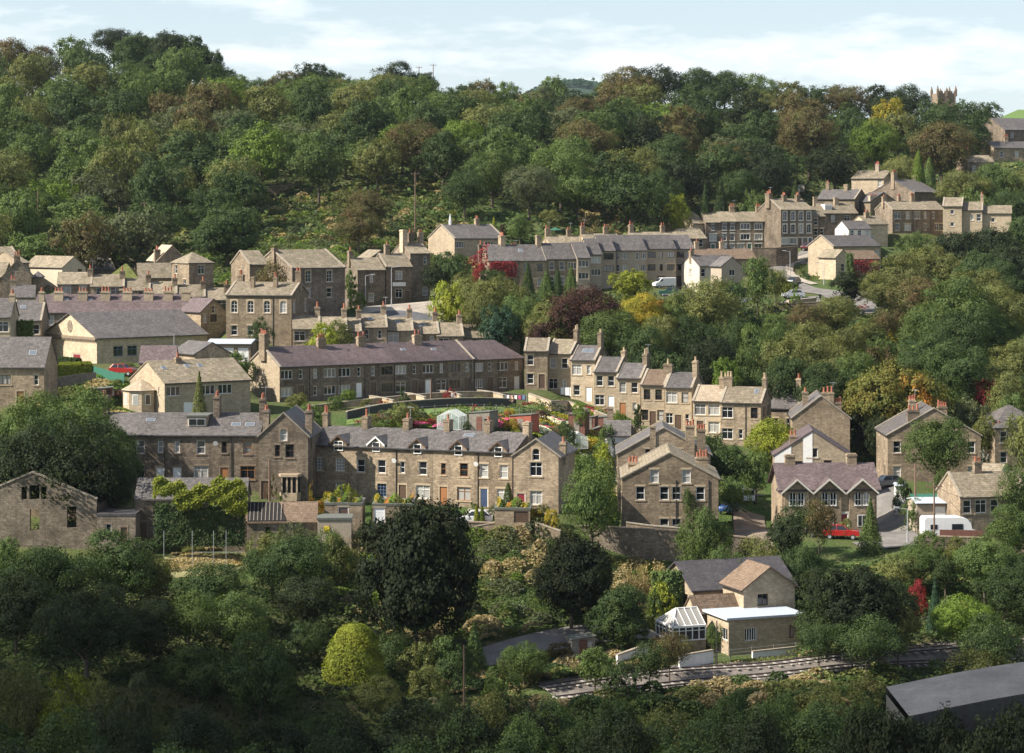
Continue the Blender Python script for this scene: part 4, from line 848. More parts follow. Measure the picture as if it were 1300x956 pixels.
# ================= ROADS (draped sheets)
def rcs(px,py,lo=190,hi=1000):
    D=lo
    while D<hi:
        if CZ-(py-YH)*D/FP<=zt((px-650)*D/FP,D): break
        D+=.4
    return (px,FP/D)
def asphalt(name,c,v=.25):
    m,nt,b=nmat(name); geo=N(nt,'ShaderNodeNewGeometry'); a=noise(nt,geo.outputs['Position'],.3,5,.7); d=noise(nt,geo.outputs['Position'],4,3,.7)
    o=mixc(nt,mr(nt,a,.35,.65,0,1),tuple(x*(1-v) for x in c),tuple(x*(1+v) for x in c)); o=mixc(nt,1.0,o,mr(nt,d,.3,.7,.8,1.2),'MULTIPLY')
    nt.links.new(o,b.inputs['Base Color']); b.inputs['Roughness'].default_value=.9; return m
MT['asphalt']=asphalt('asphalt',(.085,.085,.09)); MT['asphalt_pale']=asphalt('worn_asphalt',(.15,.138,.125)); MT['paving']=asphalt('pale_paving',(.30,.26,.21)); MT['dirt']=asphalt('dirt_track',(.17,.13,.095)); MT['lawn']=asphalt('mown_grass',(.085,.135,.028)); MT['ballast']=asphalt('ballast',(.14,.12,.105),.35); MT['paint']=plain('road_paint',(.7,.7,.68),.8,.1); MT['drygrass']=asphalt('dry_grass',(.17,.16,.07),.4); MT['soil']=asphalt('garden_soil',(.1,.075,.05))
ROADS=[]
def smooth_line(p,step=1.2):
    p=[Vector((a,b)) for a,b in p]; out=[]
    for i in range(len(p)-1):
        p0=p[max(i-1,0)];p1=p[i];p2=p[i+1];p3=p[min(i+2,len(p)-1)]; n=max(2,int((p2-p1).length/step))
        for k in range(n):
            t=k/n; out.append(.5*((2*p1)+(p2-p0)*t+(2*p0-5*p1+4*p2-p3)*t*t+(-p0+3*p1-3*p2+p3)*t**3))
    out.append(p[-1]); return out
def ribbon(name,pl,w,mat,off=.12,lab=None,cross=5,shift=0,kind='structure',zs=None,curve=True):
    c=smooth_line([G(a,s) for a,s in pl] if curve!='xy' else pl); V=[];nn=len(c)
    if name!='railway_ballast': ROADS.append((np.array([(p.x,p.y) for p in c]),w/2+.3))
    else: ROADS.append((np.array([(p.x,p.y) for p in c]),w/2-.6))
    for i,p in enumerate(c):
        t=(c[min(i+1,nn-1)]-c[max(i-1,0)]).normalized(); n=Vector((-t.y,t.x))
        for k in range(cross+1):
            q=p+n*(shift+w*(k/cross-.5)); V.append((q.x,q.y,zt(q.x,q.y)+off))
    V=np.array(V); ii=np.arange(nn*(cross+1)).reshape(nn,cross+1)
    f=np.stack([ii[:-1,:-1],ii[1:,:-1],ii[1:,1:],ii[:-1,1:]],-1).reshape(-1,4)
    me=fastmesh(name,V,f,[MT[mat]]); me.polygons.foreach_set('use_smooth',[True]*len(me.polygons)); me.flip_normals() if me.polygons[0].normal.z<0 else None
    o=obj(name,me); tag(o,lab,kind=kind); return o
def patch(name,poly,mat,off=.08,lab=None,kind='structure',step=1.0):
    pw=[G(a,s) for a,s in poly]; bm=bmesh.new(); f=bm.faces.new([bm.verts.new((x,y,0)) for x,y in pw]); 
    xs=[p[0] for p in pw]; ys=[p[1] for p in pw]
    for ax,lo,hi in ((0,min(xs),max(xs)),(1,min(ys),max(ys))):
        t=lo+step
        while t<hi:
            co=(t,0,0) if ax==0 else (0,t,0); no=(1,0,0) if ax==0 else (0,1,0)
            bmesh.ops.bisect_plane(bm,geom=bm.verts[:]+bm.edges[:]+bm.faces[:],plane_co=co,plane_no=no); t+=step
    for v in bm.verts: v.co.z=zt(v.co.x,v.co.y)+off
    for f in bm.faces:
        f.smooth=True
        if f.normal.z<0: f.normal_flip()
    bmesh.ops.recalc_face_normals(bm,faces=bm.faces)
    me=bpy.data.meshes.new(name); bm.to_mesh(me); bm.free(); me.materials.append(MT[mat]); o=obj(name,me); tag(o,lab,kind=kind)
    if me.polygons and me.polygons[0].normal.z<0: me.flip_normals()
    return o
ribbon('town_road',[(425,7.75),(470,7.65),(520,7.6),(580,7.75),(640,8.0)],7,'asphalt',.14)
patch('car_park_paving',[(470,7.3),(575,7.2),(600,7.5),(560,7.75),(450,7.75)],'paving',.1)
ribbon('hill_road',[(1060,5.62),rcs(1030,320),rcs(1004,328),rcs(988,341),rcs(996,356),rcs(1020,368),(1060,6.65),(1098,6.9),(1106,7.15)],5.2,'asphalt_pale',.14)
ribbon('hill_pavement',[rcs(1032,324),rcs(1012,332),rcs(1002,342),rcs(1012,354),rcs(1034,362)],1.6,'paving',.2)
ribbon('hill_road',[(1000,6.85),(1040,6.72),(1080,6.7),(1130,6.5)],6,'asphalt_pale',.13)
ribbon('yard',[(840,6.72),(880,6.72),(950,6.78)],7,'asphalt',.1)
ribbon('lower_road',[rcs(605,845),rcs(640,832),rcs(690,818),rcs(740,808),rcs(800,803),rcs(850,812)],4.4,'asphalt_pale',.14)
ribbon('lane',[(1108,9.35),(1118,9.7),(1125,10.1),(1133,10.6),(1148,11.15)],4.6,'asphalt_pale',.13)
ribbon('lane',[(1075,9.55),(1110,9.4),(1124,9.25)],6,'asphalt',.11)
ribbon('lane',[(1090,11.2),(1150,11.15),(1220,11.15),(1320,11.2)],4.2,'asphalt_pale',.16)
ribbon('dirt_track',[(950,10.2),(953,10.6),(955,11.0),(962,11.3)],4,'dirt',.1)
ribbon('allotment_street',[(680,9.0),(740,9.15),(820,9.35),(900,9.6),(960,9.85)],3,'asphalt',.1)
patch('mown_lawn',[rcs(440,528),rcs(520,521),rcs(620,518),rcs(690,516),rcs(690,522),rcs(630,525),rcs(560,528),rcs(500,531),rcs(440,540)],'lawn',.07)
patch('mown_lawn',[(1140,7.5),(1165,7.5),(1172,7.8),(1145,7.85)],'lawn',.07)
patch('mown_lawn',[(313,11.15),(338,11.15),(340,11.35),(313,11.35)],'lawn',.07)
patch('dry_grass_field',[(205,11.75),(250,11.5),(318,11.45),(330,11.7),(300,12.0),(215,12.15)],'drygrass',.07)
patch('mown_lawn',[(590,9.95),(640,9.8),(700,9.9),(690,10.1),(600,10.15)],'lawn',.07)
patch('terrace_path',[(595,11.1),(700,11.25),(705,11.36),(585,11.3)],'paving',.07)
# railway
RL=[rcs(700,884),rcs(860,864),rcs(1010,850),rcs(1190,836),rcs(1380,822)]
ribbon('railway_ballast',RL,6.9,'ballast',.12)
cl_=smooth_line([G(a,s) for a,s in RL],1.0)
for tn,(sh,lb) in enumerate([(1.75,'farther railway track of the pair behind the trees at the bottom'),(-1.75,'nearer railway track of the pair at the bottom of the photo')]):
    root=empty('railway_track',(cl_[0].x,cl_[0].y,zt(cl_[0].x,cl_[0].y)),0,lb,'railway track','pair of railway tracks')
    inv=-Vector(root.location); sl=MB(); rails=[MB(),MB()]
    acc=0; prev=None
    for i in range(0,len(cl_)-1):
        p=cl_[i]; t=(cl_[i+1]-cl_[i]).normalized(); n=Vector((-t.y,t.x)); q=p+n*sh; z=zt(q.x,q.y)+.14
        if i%1==0:
            c=Vector((q.x,q.y,z))+inv; M=Matrix.Translation(c)@Matrix.Rotation(math.atan2(t.y,t.x),4,'Z'); sl.box(-.13,-1.25,0,.13,1.25,.1,0,M)
        q2=cl_[i+1]+n*sh; z2=zt(q2.x,q2.y)+.14
        for k,e in enumerate((-.72,.72)):
            a=Vector((q.x+n.x*e,q.y+n.y*e,z+.1))+inv; b=Vector((q2.x+n.x*e,q2.y+n.y*e,z2+.1))+inv; w=Vector((n.x,n.y,0))*.05
            rails[k].quad(a-w+Vector((0,0,.14)),a+w+Vector((0,0,.14)),b+w+Vector((0,0,.14)),b-w+Vector((0,0,.14)),0)
            rails[k].quad(a-w,b-w,b-w+Vector((0,0,.14)),a-w+Vector((0,0,.14)),1); rails[k].quad(a+w,a+w+Vector((0,0,.14)),b+w+Vector((0,0,.14)),b+w,1)
    sl.build('sleepers',[MT['concrete']],root,fix=False)
    MT['rail']=MT.get('rail') or plain('rail_steel',(.3,.27,.26),.35,.1,metal=.6); MT['rust']=MT.get('rust') or plain('rail_rust',(.06,.035,.03),.9,.1)
    for r_ in rails: r_.build('rail',[MT['rail'],MT['rust']],root,fix=False)
# ================= FOLIAGE TEMPLATES
rng=np.random.default_rng(11)
def leafquads(C,Nn,size):
    n=len(C); r=rng.normal(size=(n,3)); Nn=Nn/np.maximum(np.linalg.norm(Nn,axis=1,keepdims=True),1e-6)
    u=np.cross(Nn,r); u/=np.maximum(np.linalg.norm(u,axis=1,keepdims=True),1e-6); w=np.cross(Nn,u)
    s=size[:,None]; e=rng.uniform(.55,.9,(n,1))
    v=np.stack([C-u*s,C-w*s*e,C+u*s,C+w*s*e],1)*1.0
    return v.reshape(-1,3)
def sph(n): d=rng.normal(size=(n,3)); return d/np.linalg.norm(d,axis=1,keepdims=True)
def crown_broad(n,leaf,base=.22,flat=1.0,nl=16,spread=.34,rl=(.15,.24),ragged=.035,keep=.85,core=6,low=.35):
    """unit tree: height 1, radius .5; returns leaf quads"""
    cz=(1+base)/2; hz=(1-base)/2
    L=[(np.zeros(3),np.array([.33,.33,hz*.80]))]
    for i in range(nl):
        d=sph(1)[0]; d[2]=abs(d[2])*1.1-low; d/=np.linalg.norm(d)
        r=rng.uniform(*rl); c=d*np.array([.5-r*.95,.5-r*.95,hz-r*.8*flat]); L.append((c,np.array([r,r,r*.85*flat])))
    w=np.array([l[1][0]**2 for l in L]); w/=w.sum(); ncl=max(60,n//42); Cs=[];Ns=[]
    li=rng.choice(len(L),ncl,p=w)
    for k in li:
        c,r=L[k]; d=sph(1)[0]
        if d[2]<-.2 and rng.random()<.6: d[2]=-d[2]
        p=c+d*r*rng.uniform(.88,1.05)
        inside=any(j!=k and np.sum(((p-L[j][0])/L[j][1])**2)<.72 for j in range(len(L)))
        if inside and rng.random()<keep: continue
        m=42; q=rng.normal(size=(m,3))*np.array([ragged,ragged,ragged*.75]); pp=p+q
        nn=d[None]*1.1+q/ragged*.35+rng.normal(size=(m,3))*.45; Cs.append(pp);Ns.append(nn)
    C=np.concatenate(Cs);Nn=np.concatenate(Ns)
    # inner leaves close most of the see-through
    m=n//core; d=sph(m); q=d*rng.uniform(.25,.8,(m,1))*np.array([.42,.42,hz*.85]); C=np.concatenate([C,q]); Nn=np.concatenate([Nn,d+rng.normal(size=(m,3))*.5])
    C[:,2]+=cz; S=rng.uniform(.7,1.25,len(C))*leaf; S[-m:]*=1.5
    return leafquads(C,Nn,S)
def crown_conifer(n,leaf,base=.06,pw=1.0,tiers=13,sag=.08):
    Cs=[];Ns=[]
    for t in range(tiers):
        f=(t+.5)/tiers; z=base+(1-base)*f; r=.5*(1-f)**pw+.015; m=int(n*(r/.5+.15)/tiers*1.5); a=rng.uniform(0,2*np.pi,m)
        nb=7; a=np.round(a/(2*np.pi)*nb+t*.37)/nb*2*np.pi+rng.normal(size=m)*.22
        rr=r*np.sqrt(rng.uniform(.08,1,m)); zz=z+(1-base)/tiers*rng.uniform(-.55,.6,m)-sag*rr/ .5*.9
        Cs.append(np.stack([np.cos(a)*rr,np.sin(a)*rr,zz],1)); Ns.append(np.stack([np.cos(a)*.6,np.sin(a)*.6,np.full(m,.8)],1)+rng.normal(size=(m,3))*.4)
    C=np.concatenate(Cs);Nn=np.concatenate(Ns); return leafquads(C,Nn,rng.uniform(.7,1.2,len(C))*leaf)
def crown_cypress(n,leaf,pw=.5):
    f=rng.uniform(0,1,n)**.8; z=.03+.97*f; r=.5*np.clip((1-f),0,1)**pw*np.clip(.55+f*3,0,1); a=rng.uniform(0,2*np.pi,n)
    rr=r*rng.uniform(.8,1.06,n)*(1+.07*np.sin(a*5+z*20)); C=np.stack([np.cos(a)*rr,np.sin(a)*rr,z],1); Nn=np.stack([np.cos(a),np.sin(a),np.full(n,.5)],1)+rng.normal(size=(n,3))*.4
    return leafquads(C,Nn,rng.uniform(.7,1.3,n)*leaf)
def crown_bush(n,leaf,nl=14):
    L=[(np.array([0,0,.42]),np.array([.36,.36,.45]))]
    for i in range(nl):
        a=rng.uniform(0,2*np.pi); r=rng.uniform(.14,.24); q=rng.uniform(.1,.36); L.append((np.array([np.cos(a)*q,np.sin(a)*q,rng.uniform(.18,.98-r*1.1)*(1-.5*(q/.36)**2)]),np.array([r,r,r*1.05])))
    C=[];Nn=[]
    for k in rng.choice(len(L),n//26):
        c,r=L[k]; d=sph(1)[0]; d[2]=abs(d[2]) if rng.random()<.6 else d[2]; p=c+d*r
        if any(j!=k and np.sum(((p-L[j][0])/L[j][1])**2)<.7 for j in range(len(L))) and rng.random()<.85: continue
        q=rng.normal(size=(26,3))*.034; C.append(p+q); Nn.append(d[None]+rng.normal(size=(26,3))*.5)
    C=np.concatenate(C);Nn=np.concatenate(Nn); C[:,2]=np.abs(C[:,2]); return leafquads(C,Nn,rng.uniform(.7,1.3,len(C))*leaf)
TPL={}
def tpl(kind,lod,var):
    key=(kind,lod,var)
    if key in TPL: return TPL[key]
    near=lod; n={0:8500,1:20000,2:1800}[lod]; lf={0:.0165,1:.0115,2:.032}[lod]
    base=0
    if kind=='round': v=crown_broad(n,lf,.1)
    elif kind=='tall': v=crown_broad(n,lf,.06,nl=20,rl=(.17,.26))
    elif kind=='dense': v=crown_broad(int(n*2.0),lf*1.1,.02,nl=30,rl=(.15,.22),core=2,ragged=.028,low=.8)
    elif kind=='airy': v=crown_broad(int(n*.65),lf,.18,nl=20,rl=(.12,.2),ragged=.05)
    elif kind=='pine': v=crown_broad(int(n*.7),lf,.5,flat=.6,nl=11,rl=(.14,.2),ragged=.04)
    elif kind=='conifer': v=crown_conifer(n,lf*1.1)
    elif kind=='cypress': v=crown_cypress(int(n*.8),lf*1.3)
    elif kind=='dome': v=crown_cypress(int(n*.9),lf*1.2,pw=.32)
    elif kind=='bush': v=crown_bush(n,lf*1.25)
    me=fastmesh(kind+'_leaves',v,1,[])
    me.materials.append(MT['f_mid green'])
    # trunk and limbs
    tb=MB(); 
    if kind in('round','tall','airy','pine','dense'):
        rnd=random.Random(var*7+len(kind)); z0=.0; tr=.021 if kind!='airy' else .014
        pt=Vector((0,0,-.12)); sx=rnd.uniform(-.03,.03)
        top={'dense':.4,'round':.45,'tall':.5,'airy':.55,'pine':.72}[kind]; mid=Vector((sx,rnd.uniform(-.02,.02),top))
        tb.tube(pt,Vector((sx*.3,0,top*.4)),tr*1.35,tr,8); tb.tube(Vector((sx*.3,0,top*.4)),mid,tr,tr*.7,8)
        nb=7 if kind!='pine' else 9
        for i in range(nb):
            a=i*2.4+rnd.random(); zz=top*(.45+.55*i/nb); e=Vector((math.cos(a)*.3,math.sin(a)*.3,zz+rnd.uniform(.12,.3))); s0=Vector((sx*.6,0,zz))
            m=s0.lerp(e,.5)+Vector((0,0,-.03)); tb.tube(s0,m,tr*.55,tr*.38,6); tb.tube(m,e,tr*.38,tr*.12,6)
        tb.tube(mid,mid+Vector((0,0,.35*(1-top)*1.2)),tr*.7,tr*.2,6)
    elif kind in('conifer','cypress','dome'):
        tb.tube((0,0,-.1),(0,0,.5),.018,.012,7); tb.tube((0,0,.5),(0,0,.95),.012,.003,7)
    tm=tb.mesh('trunk',[MT['bark']]) if tb.v else None
    TPL[key]=(me,tm); return TPL[key]
AUTO=[]   # (object, colour+kind phrase, zone phrase, px)
WARN=[]
TREES=[]
MASS=[]
def plant(kind,x,y,h,w,colour,lod,var,name,cat,label=None,group=None,rz=None):
    me,tm=tpl(kind,lod,var); z=zt(x,y)
    if kind=='bush' or (kind in('cypress','dome') and h<3.5):
        o=bpy.data.objects.new(name,me); link(o); o.location=(x,y,z-.05); o.scale=(w,w,h)
        cr=o; root=o
    else:
        root=empty(name,(x,y,z)); 
        cr=bpy.data.objects.new('crown',me); link(cr,root); cr.scale=(w,w,h)
        t=bpy.data.objects.new('trunk',tm); link(t,root); k=max(w,h*.6); t.scale=(k,k,h)
        t.rotation_euler=(0,0,rz or 0)
    cr.rotation_euler=(0,0,rz if rz is not None else random.uniform(0,6.28))
    cr.material_slots[0].link='OBJECT'; cr.material_slots[0].material=MT['f_'+colour]
    tag(root,label,cat,group); TREES.append((x,y,w,h)); return root
vc=[0]
def T(px,ytop,s,wpx,kind='round',colour='mid green',label=None,zone=None,name=None,group=None,lod=None,phrase=None,cat=None,nv=4,fit=1.085):
    x,y=G(px,s); zg=zt(x,y); ztop=CZ-(ytop-YH)/s; h=ztop-zg; w=wpx/s
    isb=kind=='bush' or (kind in('cypress','dome') and h<3.5)
    if h<(.4 if isb else 2.5) or h>26: WARN.append((px,ytop,s,kind,round(h,1)))
    if not isb and fit:
        s0=s
        while h<.98*wpx/s and s<s0*fit:
            s*=1.006; x,y=G(px,s); zg=zt(x,y); h=(CZ-(ytop-YH)/s)-zg
        w=wpx/s
    h=min(max(h,.5 if isb else 2.5),26)
    if lod is None: lod=1 if wpx>58 else (0 if wpx>16 else 2)
    vc[0]+=1; var=vc[0]%nv
    nm=name or {'conifer':'conifer_tree','cypress':'cypress_tree','dome':'clipped_conifer','bush':'shrub','pine':'pine_tree'}.get(kind,'broadleaf_tree')
    if isb and kind=='bush' and h>6: pass
    cat=cat or ('shrub' if isb else 'tree')
    o=plant(kind,x,y,h,w*1.04,colour,lod,var,nm,cat,label,group)
    if label is None:
        kw={'round':'rounded','tall':'tall','dense':'dense','airy':'feathery','pine':'bare stemmed pine','conifer':'pointed conifer','cypress':'slim cypress','dome':'domed conifer','bush':'bushy'}[kind]
        noun='shrub' if isb else 'tree'
        if kind in('pine',): kw='spreading pine'
        AUTO.append((o,f'{colour} {kw} {noun}' if kind not in('conifer','dome') else f'{colour} {kw}',zone or 'in the valley trees',px))
    return o
ORD=['leftmost','second from left','third from left','fourth from left','fifth from left','sixth from left','seventh from left','eighth from left','ninth from left','tenth from left','eleventh from left','twelfth from left']
def autolabel():
    d={}
    for o,a,z,px in AUTO: d.setdefault((a,z),[]).append((px,o))
    for (a,z),l in d.items():
        l.sort(key=lambda t:t[0]); n=len(l)
        for i,(px,o) in enumerate(l):
            if n==1: lb=f'{a} {z}'
            else:
                od=ORD[i] if i<len(ORD) and i<n-1 else ('rightmost' if i==n-1 else f'number {i+1} from left')
                if n==2: od='left-hand' if i==0 else 'right-hand'
                lb=f'{od} {a} {z}'
            o['label']=lb
            o['group']=o.get('group') or (a+'s '+z if n>1 else 'trees and shrubs '+z)
# ================= SMALL BUILDERS
def RC(px,py,lo=190,hi=1000):
    """visible ground point behind a picture position"""
    D=lo
    while D<hi:
        x=(px-650)*D/FP
        if CZ-(py-YH)*D/FP<=zt(x,D): break
        D+=.4
    return (px-650)*D/FP,D,zt((px-650)*D/FP,D),FP/D
def on_ground(name,label,cat,px,py,rz=0,group=None,s=None):
    if s is None: x,y,z,s=RC(px,py)
    else: x,y=G(px,s); z=zt(x,y)
    return empty(name,(x,y,z),math.radians(rz),label,cat,group)
def shed(label,px,py,w,d,h,rz,wall,roof='felt',pitch='mono',cat='shed',door=True,name='shed'):
    r=on_ground(name,label,cat,px,py,rz); r.location.z-=.05
    g=MB()
    if pitch=='mono':
        g.prism([(-w/2,-d/2,0),(w/2,-d/2,0),(w/2,-d/2,h),(-w/2,-d/2,h-.25)],(0,d,0)); g.build('wall',[MT[wall]],r)
        g=MB(); g.prism([(-w/2-.12,-d/2-.12,h-.26),(w/2+.12,-d/2-.12,h+.03),(w/2+.12,-d/2-.12,h+.12),(-w/2-.12,-d/2-.12,h-.16)],(0,d+.24,0)); g.build('roof',[MT[roof]],r)
    else:
        k=.45*w/2
        g.prism([(-w/2,-d/2,0),(w/2,-d/2,0),(w/2,-d/2,h),(0,-d/2,h+k),(-w/2,-d/2,h)],(0,d,0)); g.build('wall',[MT[wall]],r); g=MB()
        for sg in (-1,1): g.prism([(0,-d/2-.12,h+k+.1),(sg*(w/2+.15),-d/2-.12,h+.03),(sg*(w/2+.15),-d/2-.12,h-.05),(0,-d/2-.12,h+k+.02)],(0,d+.24,0))
        g.v=g.v; g.build('roof',[MT[roof]],r)
    if door:
        g=MB(); g.box(-.4,-d/2-.04,.05,.4,-d/2-.003,min(1.85,h-.15)); g.build('door',[MT['wood_grey' if wall!='wood_grey' else 'wood_brown']],r)
        g=MB(); g.quad((w/2-.75,-d/2-.01,1.1),(w/2-.3,-d/2-.01,1.1),(w/2-.3,-d/2-.01,1.6),(w/2-.75,-d/2-.01,1.6)); g.build('window',[MT['glass']],r,fix=False)
        for i in range(int(w/.2)): pass
    return r
def greenhouse(label,px,py,w,d,h,rz):
    r=on_ground('greenhouse',label,'greenhouse',px,py,rz); k=.8
    P_=[(-w/2,0),(w/2,0),(w/2,h),(0,h+k),(-w/2,h)]
    g=MB()
    for y in np.linspace(-d/2,d/2,6):
        for i in range(5):
            a,b=P_[i],P_[(i+1)%5]; g.tube((a[0],y,a[1]),(b[0],y,b[1]),.035,k=4)
    for a in P_[2:]+[P_[0],P_[1]]: g.tube((a[0],-d/2,a[1]),(a[0],d/2,a[1]),.035,k=4)
    for x in np.linspace(-w/2,w/2,4)[1:3]: g.tube((x,-d/2,0),(x,-d/2,h+.4),.03,k=4)
    g.build('frame',[MT['fr']],r); g=MB(); e=.0
    for i in (1,2,3,4): a,b=P_[i],P_[(i+1)%5]; g.quad((a[0],-d/2,a[1]),(b[0],-d/2,b[1]),(b[0],d/2,b[1]),(a[0],d/2,a[1]))
    for y in (-d/2,d/2): g.poly([(p[0],y,p[1]) for p in P_])
    g.build('pane',[MT['clearglass']],r,fix=False); return r
def pole(label,px,py_top,s,arm=True,name='power_pole',mat='wood_pole',r0=.14,h=None,group=None):
    x,y=G(px,s); z=zt(x,y); H=(CZ-(py_top-YH)/s)-z if h is None else h
    r=empty(name,(x,y,z),0,label,'pole',group); g=MB(); g.tube((0,0,-.5),(0,0,H),r0,r0*.7,8); g.build('post',[MT[mat]],r)
    if arm:
        g=MB(); g.box(-.9,-.06,H-.5,.9,.06,H-.38); 
        for e in (-.8,0,.8): g.tube((e,0,H-.38),(e,0,H-.1),.05,.04,6)
        g.build('crossarm',[MT['metal' if mat!='wood_pole' else 'wood_pole']],r)
    return Vector((x,y,z+H-.2))
def wire(label,a,b,sag=1.0,cat='cable'):
    g=MB(); n=14; pr=None
    for i in range(n+1):
        t=i/n; p=a.lerp(b,t); p.z-=sag*4*t*(1-t)
        if pr is not None: g.tube(pr,p,.022,k=4)
        pr=p
    o=g.build('overhead_wire',[MT['gutter']],None); tag(o,label,cat,'overhead wires on the hill')
def lamp(label,px,py,h,rz=0,mat='metal'):
    r=on_ground('street_lamp',label,'street lamp',px,py,rz); g=MB(); g.tube((0,0,-.3),(0,0,1.2),.1,.1,8); g.tube((0,0,1.2),(0,0,h),.07,.05,8); g.build('post',[MT[mat]],r)
    g=MB(); g.tube((0,0,h),(1.1,0,h+.15),.035,.03,6); g.build('arm',[MT[mat]],r); g=MB(); g.prism([(.9,-.13,h+.08),(1.6,-.11,h+.16),(1.6,-.11,h+.26),(.95,-.13,h+.28)],(0,.26,0)); g.build('lamp_head',[MT['metal']],r)
CARM={}
def carpaint(n,c):
    if n not in CARM:
        m,nt,b=nmat('car_paint_'+n); b.inputs['Base Color'].default_value=c4(c); b.inputs['Roughness'].default_value=.3; b.inputs['Metallic'].default_value=.15
        try: b.inputs['Coat Weight'].default_value=.6
        except Exception: pass
        CARM[n]=m
    return CARM[n]
def car(label,px,py,rz,col,c,L=4.2,Wd=1.72,kind='hatch',name='parked_car',s=None,group='cars parked about the town'):
    r=on_ground(name,label,'car' if kind!='van' else 'van',px,py,rz,group,s); r.location.z+=.16; m=carpaint(col,c)
    hb=.32
    prof={'hatch':[(-.5,.3),(-.5,.62),(-.47,.86),(-.2,.93),(.34,.95),(.49,.88),(.5,.5),(.48,.3)],'van':[(-.5,.3),(-.5,.75),(-.44,1.0),(-.34,1.15),(-.2,1.82),(-.15,1.9),(.48,1.92),(.5,1.85),(.5,.3)]}[kind]
    g=MB(); pr=[(x*L,z) for x,z in prof]
    n=len(pr); ys=[(-Wd/2,.94),(-Wd/2+.1,1.0),(Wd/2-.1,1.0),(Wd/2,.94)]
    rings=[]
    for (y,k) in ys:
        rings.append([(x*(.985 if k<1 else 1),y,hb+(z-hb)*k) for x,z in pr])
    for a in range(3):
        for i in range(n): g.quad(rings[a][i],rings[a][(i+1)%n],rings[a+1][(i+1)%n],rings[a+1][i])
    g.poly(rings[0]); g.poly(rings[3][::-1])
    if kind=='hatch': # roof panel
        g.prism([(-.08*L,-Wd/2+.24,1.40),(.30*L,-Wd/2+.24,1.41),(.32*L,-Wd/2+.24,1.45),(-.06*L,-Wd/2+.24,1.46)],(0,Wd-.48,0))
        for x0,x1 in ((-.2,-.075),(.12,.12),(.44,.31)):
            for sy in (-1,1): g.tube((x0*L,sy*(Wd/2-.07),.93),(x1*L,sy*(Wd/2-.25),1.42),.045,k=5)
    body=g.mesh('body',[m])
    bm=bmesh.new(); bm.from_mesh(body); bmesh.ops.remove_doubles(bm,verts=bm.verts,dist=.001); bmesh.ops.recalc_face_normals(bm,faces=bm.faces); bm.to_mesh(body); bm.free()
    obj('body',body,r)
    if kind=='hatch':
        g=MB(); lo=[(-.205*L,-Wd/2+.07),(.445*L,-Wd/2+.07),(.445*L,Wd/2-.07),(-.205*L,Wd/2-.07)]; hi=[(-.075*L,-Wd/2+.25),(.31*L,-Wd/2+.25),(.31*L,Wd/2-.25),(-.075*L,Wd/2-.25)]
        for i in range(4): j=(i+1)%4; g.quad((*lo[i],.92),(*lo[j],.92),(*hi[j],1.41),(*hi[i],1.41))
        g.build('window_glass',[MT['carglass']],r)
    else:
        g=MB(); g.quad((-.345*L,-Wd/2+.12,1.2),(-.345*L,Wd/2-.12,1.2),(-.215*L,Wd/2-.15,1.8),(-.215*L,-Wd/2+.15,1.8)); g.quad((-.32*L,-Wd/2-.0,1.15),(-.12*L,-Wd/2-.0,1.15),(-.12*L,-Wd/2-.0,1.65),(-.22*L,-Wd/2-.0,1.65)); g.build('window_glass',[MT['carglass']],r,fix=False)
    if 'wheel' not in CARM:
        g=MB(); g.tube((0,-.1,0),(0,.1,0),.31,k=14); CARM['wheel']=g.mesh('wheel',[MT['rubber']]); g=MB(); g.tube((0,-.11,0),(0,.11,0),.18,k=10); CARM['rim']=g.mesh('rim',[MT['metal']])
        g=MB(); g.box(-.04,-.18,-.08,.03,.18,.08); CARM['hl']=g.mesh('headlight',[MT['clearglass']])
    for x in (-.32*L,.31*L):
        for y in (-Wd/2+.07,Wd/2-.07):
            w_=obj('wheel',CARM['wheel'],r,None,(x,y,.15)); obj('rim',CARM['rim'],w_)
    for y in (-Wd/2+.3,Wd/2-.3): obj('headlight',CARM['hl'],r,None,(-.497*L,y,.68))
    return r
